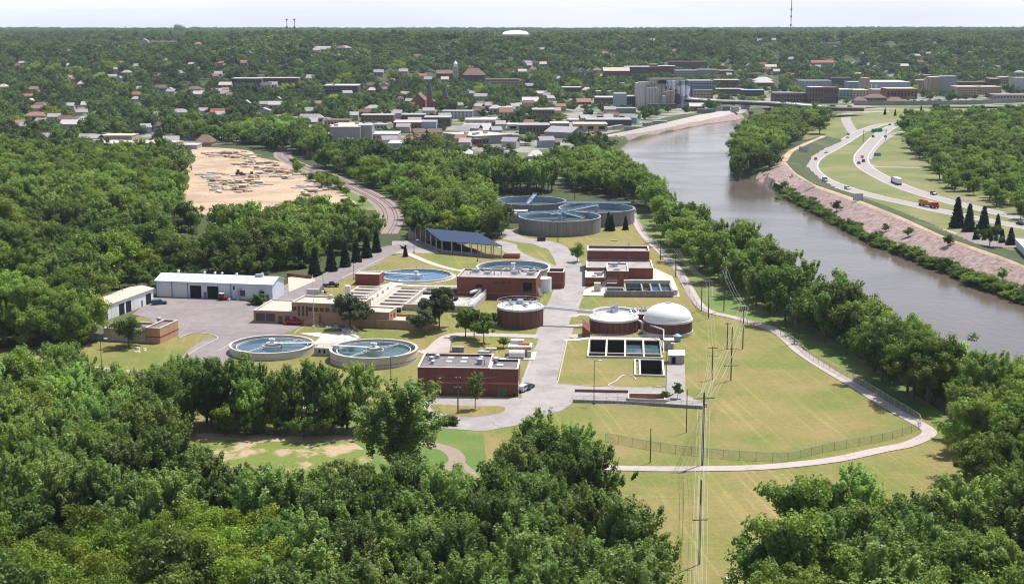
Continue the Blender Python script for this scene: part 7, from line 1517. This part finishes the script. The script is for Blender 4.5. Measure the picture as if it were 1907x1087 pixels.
for (tf_, x, y, w_, wm, rm, st) in HS:
    p = tf_(x, y); l = min(LM, key=lambda k: math.hypot(LM[k][0]-p[0], (LM[k][1]-p[1])*2)); rec.append([tf_, x, y, w_, wm, rm, st, (wm, rm, st, l), math.hypot(LM[l][0]-p[0], (LM[l][1]-p[1])*2), p])
ORD = ['nearest', 'second nearest', 'third nearest', 'fourth nearest']
for e in rec:
    tf_, x, y, w_, wm, rm, st, key, dd, p = e; same = sorted(q[8] for q in rec if q[7] == key); side = ('left of' if p[0] < LM[key[3]][0]-25 else 'right of' if p[0] > LM[key[3]][0]+25 else 'in line with')
    lab_ = '%s %s house with %s roof %s the %s' % (WN[wm], SN[st], RN[rm], side if side != 'in line with' else 'below', key[3])
    sm = sorted([q for q in rec if q[7] == key and (q[9][0] < LM[key[3]][0]-25, q[9][0] > LM[key[3]][0]+25) == (p[0] < LM[key[3]][0]-25, p[0] > LM[key[3]][0]+25)], key=lambda q: q[9][1])
    if len(sm) > 1: lab_ = (['upper', 'lower'] if len(sm) == 2 else ['topmost', 'middle', 'bottom', 'lowest'])[sm.index(e)] + ' ' + lab_
    s_ = tf_ ; k_ = F/HIT(*p).y; sc = {id(t1): 2.98, id(t2): 2.98, id(t3): 4.334, id(t4): 3.761}[id(tf_)]; wpx = w_*k_*sc; hp = 5.6*k_*sc
    t, A, B, d, n, h, z = fb(tf_, x-wpx/2, y, x+wpx/2, y-hp, max(9, w_*.7), wm, rm, lab_, cat='house', name='house', roof=st, rise=3.2, floors=1 if w_ > 8 else 0, bays=3, sight=.45 if len(lab_) % 2 else .2, marg=1.2)
for (x, y, x2, yt, l_) in ((1755, 300, 1800, 278, 'long grey roofed house among the trees right of the highway'), (1800, 305, 1830, 288, 'pale blue house among the trees right of the highway')):
    a = P(x, y); k_ = F/a.y; t = thing('house', l_, 'house', a); L_ = (x2-x)/k_; pk = rect(a, L_, 11, 8); mb().prism(pk, -.2, 4, top=False).build('wall', FARM['bluegrey'], t); m0, m1 = (pk[0]+pk[3])/2, (pk[1]+pk[2])/2; slope(pk[0], pk[1], m1, m0, 4, 6.6, FARR['lt'], t); slope(pk[2], pk[3], m0, m1, 4, 6.6, FARR['lt'], t)
    for s in (.2, .5, .8): win(t, pk[0], pk[1], L_*s, 1, 1.6, 1.4)
    WH = [(p.x, p.y) for p in pk]
a = h5(1868, 1010); t = thing('mobile_home', 'white ribbed trailer home at the right edge beside the levee', 'trailer', a); a0, a1 = h5(1880, 945), h5(1960, 1030); mb().obox((a0+a1)/2, a1-a0, (a1-a0).length, 3.4, .4, 3.2).build('body', M_whiterib, t); mb().obox((a0+a1)/2, a1-a0, (a1-a0).length+.4, 3.8, 3.21, 3.45).build('roof', M_white, t)
# bridge
t = thing('road_bridge', 'long concrete road bridge crossing the river behind the bend', 'bridge', P(1495, 214)); zB = 9.5
M_br = mat('bridge_concrete', (.60, .56, .52), var=.1, scale=.2); pts_ = [P(1240, 180, zB), P(1330, 187, zB), P(1400, 189.5, zB), P(1470, 193, zB), P(1540, 199, zB), P(1596, 204.5, 5)]; pts_[-1].z = zB-2.5
c = catmull(pts_, 6); L_, R_ = offs(c, 9.0)
def ribbon(zo0, zo1, m, nm, La, Ra):
    b = mb(); vs = []
    for l, r__ in zip(La, Ra): vs += [(l.x, l.y, l.z+zo0), (l.x, l.y, l.z+zo1), (r__.x, r__.y, r__.z+zo1), (r__.x, r__.y, r__.z+zo0)]
    fs = [(4*i+q, 4*i+(q+1) % 4, 4*i+4+(q+1) % 4, 4*i+4+q) for i in range(len(La)-1) for q in range(4)]; fs += [(0, 3, 2, 1), tuple(4*(len(La)-1)+q for q in range(4))]; b.add(vs, fs); b.build(nm, m, t)
ribbon(-.5, 0, M_br, 'deck', L_, R_); L2, R2 = offs(c, 7.6); ribbon(-3.2, -.51, FARM['dark'], 'girder', L2, R2)  # girder coloured dark to stand for the shadow under the deck
for La, s_ in ((L_, 1), (R_, -1)): l2_, r2_ = offs(La, .18); ribbon(.01, .75, M_br, 'parapet', l2_, r2_)
for x, y in ((1496, 214), (1418, 209), (1352, 203)):
    q = P(x, y, ZW); k = min(range(len(c)), key=lambda i: (Vector((c[i].x, c[i].y, 0))-Vector((q.x, q.y, 0))).length); q = c[k]; dd = (c[min(k+1, len(c)-1)]-c[k-1]).normalized(); pv_ = Vector((-dd.y, dd.x, 0)); mb().obox(q, pv_, 14, 3.6, ZW-2, q.z-3.22).obox(q, pv_, 17, 5, q.z-5.0, q.z-3.25).build('pier', M_br, t)
for x, l_, pm_ in ((1455, 'dark car crossing the bridge, left one', M_carblack), (1553, 'dark car crossing the bridge, middle one', M_carblack), (1582, 'dark car at the right end of the bridge', M_carblue)):
    k = min(range(len(c)), key=lambda i: abs(px(c[i])[0]-x)); dd = c[min(k+1, len(c)-1)]-c[k-1]; vehicle('suv', c[k], math.atan2(dd.y, dd.x), pm_, l_, 'traffic on the bridge', z=c[k].z+.02, s=1.25)
# flood wall, far road
t = thing('flood_wall', 'long grey flood wall in front of downtown', 'wall', HIT(1580, 196)); b = mb(); pts_ = [HIT(x, y) for x, y in ((1590, 197.5), (1700, 198), (1800, 195), (1907, 191), (2100, 188))]
for a, e in zip(pts_[:-1], pts_[1:]): b.obox((a+e)/2, e-a, (e-a).length, .8, -1, 4.6)
b.build('wall', FARM['grey'], t); draped('far_road', PX([(1600,202),(1750,206),(1907,207),(2200,207)]), 12, .1, M_highway); draped('far_verge', PX([(1640,199),(1907,198),(2200,196)]), 18, .08, M_verge)
# quarry yard contents
def slabpile(q, r, label, kind):
    n_ = int(r.integers(3, 6)); t = thing('stone_pile' , label, 'stone pile', q, 'stone piles in the quarry yard'); a = r.uniform(-.5, .3); z = 0
    mset = {0: (M_gravel, M_st), 1: (M_st, M_st2), 2: (M_steel, M_st2)}[kind]
    for k in range(n_):
        l_, w_, h_ = r.uniform(1.6, 3.6), r.uniform(1.1, 2), r.uniform(.35, .75); c_ = q + Vector((r.normal()*.9, r.normal()*.7, 0)); zz = 0 if k < 3 else z*.0+.75
        mb().obox(c_, (math.cos(a+r.normal()*.2), math.sin(a+r.normal()*.2)), l_, w_, zz+.01*k, zz+h_+.01*k).build('stone_block', mset[k % 2], t)
    return t
M_st = mat('limestone', (.58, .47, .35), var=.15, scale=.6); M_st2 = mat('limestone_dark', (.40, .31, .24), var=.2, scale=.8)  # second stone is a darker tone for some of the blocks
ry = np.random.default_rng(31); protos = [slabpile(q7(300+60*i, 330+ (i % 3)*30), ry, 'pile of pale quarried stone blocks in the tan yard', i % 3) for i in range(6)]
kids(None) if False else None
for o in protos: KIDS[o.name] = [c_ for c_ in COL.objects if c_.parent == o]
areas = [([(150,110),(300,100),(560,105),(640,150),(600,165),(400,165),(220,150)], 44, 0), ([(420,200),(560,180),(800,190),(860,260),(1000,270),(1100,320),(1120,350),(900,355),(700,300),(520,250)], 78, 0), ([(200,340),(600,320),(700,380),(640,430),(500,455),(240,450)], 66, 0), ([(120,300),(260,280),(600,290),(610,315),(200,330)], 22, 2), ([(930,395),(1150,385),(1300,360),(1280,410),(1100,410),(940,415)], 26, 2), ([(1120,350),(1250,350),(1300,380),(1150,385)], 12, 0), ([(1000,460),(1100,430),(1150,430),(1050,490)], 12, 1)]
for poly, n_, kd in areas:
    W_ = arr([q7(*p) for p in poly]); x0, y0 = W_.min(0); x1, y1 = W_.max(0); c_ = 0
    while c_ < n_:
        X, Y = ry.uniform(x0, x1), ry.uniform(y0, y1)
        if inside(np.array([X]), np.array([Y]), W_)[0]:
            s_ = protos[(c_ % 2)*3 + kd] if kd else protos[(c_ % 6)]; copy_thing(s_, (X, Y, 0), ry.uniform(-.3, .3), (ry.uniform(.9, 1.9), ry.uniform(.8, 1.7), ry.uniform(.6, 1.5))); c_ += 1
q = q7(485, 320); 
for x, y, l_ in ((480, 305, 'left dark orange loader in the quarry yard'), (595, 322, 'right dark orange loader in the quarry yard')):
    q = q7(x, y); t = thing('loader', l_, 'loader', q); mb().obox(q, (1, 0), 4.2, 2.2, .6, 2.2).build('body', mat('loader_orange', (.25, .09, .03), var=.2), t); mb().obox(q-Vector((.6, 0, 0)), (1, 0), 1.5, 1.7, 2.2, 3.6).build('cab', M_glass, t); mb().obox(q+Vector((3, 0, 0)), (1, 0), 1.2, 2.6, .2, 1.4).build('bucket', M_carblack, t)
    for dx in (-1.3, 1.4):
        for sd in (-1.1, 1.1): mb().tube(q+Vector((dx, sd-.2, .75)), q+Vector((dx, sd+.2, .75)), .75, 12).build('wheel', M_tyre, t)
# parked cars around the warehouse flats
cr = np.random.default_rng(77); spots = [(t2, 840, 700, 1010, 690, 12), (t2, 600, 640, 780, 655, 10), (t2, 1090, 672, 1340, 655, 16), (t2, 440, 605, 640, 615, 10), (t2, 1000, 700, 1180, 715, 9), (t2, 60, 600, 160, 640, 8), (t4, 1100, 492, 1330, 486, 10), (t1, 160, 630, 240, 640, 5)]
cp0 = vehicle('suv', HIT(*t2(840, 700)), .3, M_silver, 'small parked car in the warehouse district lots', 'parked cars in the town lots', z=0, s=1.1); cp1 = vehicle('suv', HIT(*t2(855, 700)), .3, M_carblack, 'small parked car in the warehouse district lots', 'parked cars in the town lots', z=0, s=1.1); cp2 = vehicle('suv', HIT(*t2(870, 700)), .3, M_red, 'small parked car in the warehouse district lots', 'parked cars in the town lots', z=0, s=1.1)
for o in (cp0, cp1, cp2):
    o['label'] = 'small parked car in the town parking lots'; KIDS[o.name] = [c_ for c_ in COL.objects if c_.parent == o]
for tf_, xa, ya, xb, yb, n_ in spots:
    for i in range(n_):
        f = (i+cr.uniform(-.3, .3))/n_; q = HIT(*tf_(xa+(xb-xa)*f, ya+(yb-ya)*f+cr.uniform(-4, 4))); copy_thing([cp0, cp0, cp1, cp1, cp2][int(cr.integers(0, 5))], q, cr.choice([0, 1.57])+.2)
# shrubs along the right bank of the river
sb_ = np.random.default_rng(3); shr = []; d_tot = resample(RB, 400); inn = resample(CR[2:], 400); last = None; cnt = 0
for i in range(400):
    p = d_tot[i]
    if last is not None and np.hypot(*(p-last)) < 3.4: continue
    last = p; dirv = inn[min(i, 399)]-p; dirv = dirv/np.hypot(*dirv)
    for rowk in range(2):
        if sb_.random() < .12: continue
        o_ = sb_.uniform(2.5, 5) + rowk*sb_.uniform(3, 5.5); X, Y = p + dirv*o_ + sb_.normal(size=2)*.8; h_ = sb_.uniform(2.2, 4.4)*(1.35 if sb_.random() < .1 else 1)
        xx, yy = px((X, Y, -2))
        if not (1380 < xx < 1960) or cnt > 260: continue
        cnt += 1; crown, tme, h0, w0 = TV[('broad', 'mid', int(sb_.integers(0, 4)))][:4]
        e = bpy.data.objects.new('shrub', crown); COL.objects.link(e); s = h_/h0*1.25; e.location = (X, Y, gz(X, Y)-h_*.32); e.scale = (s*1.35, s*1.35, s); e.rotation_euler = (0, 0, sb_.uniform(0, 6.28)); tag(e, 'bright green shrub in the strip along the far river edge', 'shrub', 'shrubs along the far river edge')
q = HIT(1560+10, 384); 
for x, y, h_ in ((1558, 392, 6), (1448, 362, 5), (1590, 424, 4.5), (1649, 432, 4), (1692, 446, 4.5), (1765, 470, 5), (1867, 522, 5)):
    p = P(x, y, -1); put_tree('broad', 'mid', x % 4, (p.x, p.y, gz(p.x, p.y)-.3), h_, x, 'small dark bush rooted high on the riprap slope', 'bush', 'bushes on the riprap', name='bush')

# small houses half hidden by the trees of the valley town and the hillside
hr_ = np.random.default_rng(58); kinds_ = [('white','grey'),('beige','brown'),('bluegrey','lt'),('tan','rust'),('white','lt'),('pink','grey')]; hp_ = []
HLAB = {'white': 'small white house', 'beige': 'small cream house', 'bluegrey': 'small pale blue house', 'tan': 'small tan house', 'pink': 'small pinkish house'}
cnt = 0; zones = [(0, 560, 170, 285, 44), (560, 1050, 165, 205, 20), (0, 900, 100, 165, 20), (900, 1900, 95, 150, 26), (560, 1050, 205, 300, 40), (1040, 1180, 200, 255, 8)]
for (xa, xb, ya, yb, n_) in zones:
    for i in range(n_):
        x, y = hr_.uniform(xa, xb), hr_.uniform(ya, yb)
        if 330 < x < 560 and y > 262: continue
        q = HIT(x, y); k = int(hr_.integers(0, len(kinds_))); wm, rm = kinds_[k]
        if any(inside(np.array([q.x]), np.array([q.y]), arr(pl_) )[0] for pl_, _ in HOLES): continue
        key = (k, i % 2)
        L_, D_ = (11, 8) if i % 2 else (8, 11); t = thing('house', '%s with %s roof half hidden among the trees of the town' % (HLAB[wm], RN[rm]), 'house', q, 'half hidden houses with %s walls and %s roofs' % (WN[wm], RN[rm]))
        pk = rect(q - Vector((L_/2, 0, 0)), L_, D_, hr_.uniform(-25, 25)); zb_ = q.z; hh = 5.2
        mb().prism(pk, zb_-1, zb_+hh, top=False).build('wall', FARM[wm], t); m0, m1 = (pk[0]+pk[3])/2, (pk[1]+pk[2])/2
        slope(pk[0], pk[1], m1, m0, zb_+hh, zb_+hh+2.6, FARR[rm], t, th=.25); slope(pk[2], pk[3], m0, m1, zb_+hh, zb_+hh+2.6, FARR[rm], t, th=.25)
        HOLES.append(([(p.x, p.y) for p in pk], 2.5)); x0, yt_ = px((pk[0].x, pk[0].y, zb_+hh)); x1 = px((pk[1].x, pk[1].y, zb_))[0]
        SIGHT.append((x0, x1, yt_ + (y-yt_)*hr_.uniform(-.2, .7), 860, q.y+1)); cnt += 1
SKY_STR = 0.10; SUN_STR = 4.6; HAZE = 0.00004; EXPO = 0.42
# ================================================================ far trees: valley and hillside
HOLES = globals().get('HOLES', [])     # (polygon, margin) of things far away that need open ground
r = np.random.default_rng(99); pts = []; Y = 860.0
FARKIND = {}
farp = [joined('broad', 'far', 0), joined('broad', 'far', 1), joined('broad', 'far', 2), joined('bright', 'far', 0)] + [joined('broad', 'vfar', k) for k in range(4)]
X_, Y_ = [], []
while Y < 7600:
    s_ = 10.8 + Y/430.; half = .40*Y; n = int(2*half/s_)
    X_.append(np.linspace(-half, half, n) + r.uniform(-.45, .45, n)*s_); Y_.append(np.full(n, Y) + r.uniform(-.45, .45, n)*s_*1.2); Y += s_*(1.0 if Y < 2200 else 1.25)
X_ = np.concatenate(X_); Y_ = np.concatenate(Y_); U = X_/Y_; ROW = Y0 + F/cp*H/Y_*1.0
COLX = CX + F*U*cp*1.0
keep = np.ones(len(X_), bool)
def out(poly, m=0):
    global keep
    A = arr(poly) if not isinstance(poly, np.ndarray) else poly
    keep &= ~inside(X_, Y_, A)
    if m: keep &= segdist(X_, Y_, A, True) > m
out(RIV, 14); out(PX([(1040,275),(1165,272),(1420,228),(1600,215),(2500,215),(2500,196),(1410,196),(1230,222),(1060,256)]), 0)
out(PX([(1500,250),(1560,212),(1590,196),(1640,190),(2100,195),(2200,300),(2300,520),(1990,500),(1600,380),(1440,320),(1440,300)]))
# the yard and the woods already planted
out(PX([(-400,287),(300,305),(340,330),(350,300),(340,268),(470,272),(560,290),(600,300),(750,318),(1048,318),(1160,318),(1200,360),(2500,1200),(-2500,1200)]))
out(PX([(1660,236),(1750,222),(2300,222),(2300,520),(1600,420),(1690,290)]))
# density: 1 in woods, low in the built-up valley floor
rowf, colf = ROW, COLX
dens = np.ones(len(X_))
town = inside(X_, Y_, arr(PX([(560,300),(590,225),(650,205),(900,200),(1080,188),(1180,163),(1400,158),(2000,158),(2300,200),(1400,212),(1230,250),(1060,300),(900,320)])))
dens[town] = .36
mix = inside(X_, Y_, arr(PX([(-300,287),(-300,175),(300,165),(900,158),(1180,152),(1180,175),(900,205),(640,208),(580,225),(560,290),(340,266)])))
dens[mix] = .8
sub = inside(X_, Y_, arr(PX([(130,290),(130,262),(330,255),(480,262),(480,275),(340,268),(340,300)])))
dens[sub] = .12
gl = np.sin(X_/53+1)*np.sin(Y_/71) + np.sin(X_/31-Y_/47)*.6
dens *= np.where((gl < -.95) & (Y_ > 1700), .35, 1.)
keep &= r.random(len(X_)) < dens
for poly, m in HOLES:
    A = arr(poly); x0, y0 = A.min(0) - m - 1; x1, y1 = A.max(0) + m + 1
    k = np.nonzero((X_ > x0) & (X_ < x1) & (Y_ > y0) & (Y_ < y1) & keep)[0]
    if len(k): keep[k[inside(X_[k], Y_[k], A) | (segdist(X_[k], Y_[k], A, True) < m)]] = False
X_, Y_ = X_[keep], Y_[keep]; Z_ = hterr(X_, Y_)
n = len(X_)
kind = np.where(Y_ < 2000, r.choice([0, 1, 2, 0, 1, 2, 0, 1, 2, 0, 1, 3], n), r.choice([4, 5, 6, 7], n))
hgt = r.uniform(8.5, 17, n)*np.where(Y_ > 2500, 1.05, 1)
for s in SIGHT:      # keep the line of sight to known low things: (x0, x1, y-row of roof line, Ymin, Ymax)
    xa, xb, yr, ya, yb = s
    sx = CX + F*X_/(Y_*cp + (H - Z_)*sp); k = (sx > xa) & (sx < xb) & (Y_ > ya) & (Y_ < yb)
    lim = np.array([zat(a, b, yr) for a, b in zip(X_[k], Y_[k])]) - Z_[k] if k.any() else np.zeros(0)
    hgt[k] = np.minimum(hgt[k], np.maximum(lim, 0))
ok = hgt > 3.5
A = np.stack([X_, Y_, Z_, hgt, r.uniform(0, 6.28, n), kind, r.uniform(.85, 1.25, n)], -1)[ok]
val = A[A[:, 1] < 1900]; hil = A[A[:, 1] >= 1900]
scatter('town_trees', val, farp, 'leafy trees filling the blocks between the houses of the valley town', 'trees')
scatter('hillside_forest', hil, farp, 'unbroken green forest covering the far hills up to the horizon', 'forest')

# ================================================================ sky, sun, haze, camera
EL = math.radians(63); AZ = math.radians(45)      # the sun stands to the right and ahead
sdir = Vector((math.sin(AZ)*math.cos(EL), math.cos(AZ)*math.cos(EL), math.sin(EL)))
w = bpy.data.worlds.new("World"); S.world = w; w.use_nodes = True
nt = w.node_tree; N = nt.nodes; L = nt.links; bg = N['Background']
sky = N.new('ShaderNodeTexSky'); sky.sky_type = 'NISHITA'; sky.sun_disc = False; sky.sun_elevation = EL; sky.sun_rotation = AZ
sky.altitude = 300; sky.air_density = 1.0; sky.dust_density = 2.5; sky.ozone_density = 1.0
tc = N.new('ShaderNodeTexCoord'); mp = N.new('ShaderNodeMapping'); mp.inputs['Scale'].default_value = (1.2, 1.2, 9)
L.new(tc.outputs['Generated'], mp.inputs['Vector'])
cn = N.new('ShaderNodeTexNoise'); cn.inputs['Scale'].default_value = 2.6; cn.inputs['Detail'].default_value = 7; L.new(mp.outputs[0], cn.inputs['Vector'])
cm = N.new('ShaderNodeMapRange'); cm.inputs['From Min'].default_value = .38; cm.inputs['From Max'].default_value = .62; cm.inputs['To Min'].default_value = .72; cm.inputs['To Max'].default_value = .95
L.new(cn.outputs['Fac'], cm.inputs['Value'])
sx = N.new('ShaderNodeSeparateXYZ'); L.new(tc.outputs['Generated'], sx.inputs[0])
fade = N.new('ShaderNodeMapRange'); fade.inputs['From Min'].default_value = .04; fade.inputs['From Max'].default_value = .22; fade.inputs['To Min'].default_value = 1; fade.inputs['To Max'].default_value = .12
L.new(sx.outputs['Z'], fade.inputs['Value'])
k = N.new('ShaderNodeMath'); k.operation = 'MULTIPLY'; L.new(cm.outputs[0], k.inputs[0]); L.new(fade.outputs[0], k.inputs[1])
mx = N.new('ShaderNodeMix'); mx.data_type = 'RGBA'; mx.inputs['B'].default_value = (8.5, 8.65, 9.5, 1)
L.new(k.outputs[0], mx.inputs['Factor']); L.new(sky.outputs[0], mx.inputs['A']); L.new(mx.outputs['Result'], bg.inputs['Color'])
bg.inputs['Strength'].default_value = SKY_STR
sl = bpy.data.lights.new('sun', 'SUN'); sl.energy = SUN_STR; sl.angle = math.radians(.5); sl.color = (1, .955, .89)
so = bpy.data.objects.new('sun', sl); COL.objects.link(so); so.rotation_euler = sdir.to_track_quat('Z', 'Y').to_euler(); so.location = (200, 400, 300)
# haze
hm = bpy.data.materials.new('haze_air'); hm.use_nodes = True; nt = hm.node_tree; nt.nodes.remove(nt.nodes['Principled BSDF'])
pv = nt.nodes.new('ShaderNodeVolumePrincipled'); pv.inputs['Color'].default_value = (.72, .84, 1.0, 1); pv.inputs['Density'].default_value = HAZE; pv.inputs['Anisotropy'].default_value = .2
nt.links.new(pv.outputs[0], nt.nodes['Material Output'].inputs['Volume'])
hb = MB().prism([(-6600, 30), (6600, 30), (6600, 9900), (-6600, 9900)], -12, 150, bottom=True)
hb.v = [(x, (-60 if y == 30 else y), z) for x, y, z in hb.v]
hz = hb.build('haze', hm); tag(hz, 'thin pale blue haze over the valley', 'haze', kind='stuff')
cam = bpy.data.cameras.new('camera'); co = bpy.data.objects.new('camera', cam); COL.objects.link(co)
co.location = (0, 0, H); co.rotation_euler = (math.pi/2 - PITCH, 0, 0); cam.sensor_width = 36; cam.lens = F/1907*36; cam.clip_start = 1; cam.clip_end = 20000
S.camera = co
S.view_settings.view_transform = 'Standard'; S.view_settings.look = 'None'; S.view_settings.gamma = 1; S.view_settings.exposure = EXPO
S.cycles.filter_width = 1.1; S.render.engine = 'CYCLES'; S.cycles.max_bounces = 5; S.cycles.diffuse_bounces = 2; S.cycles.transmission_bounces = 3; S.cycles.transparent_max_bounces = 12; S.cycles.volume_bounces = 0
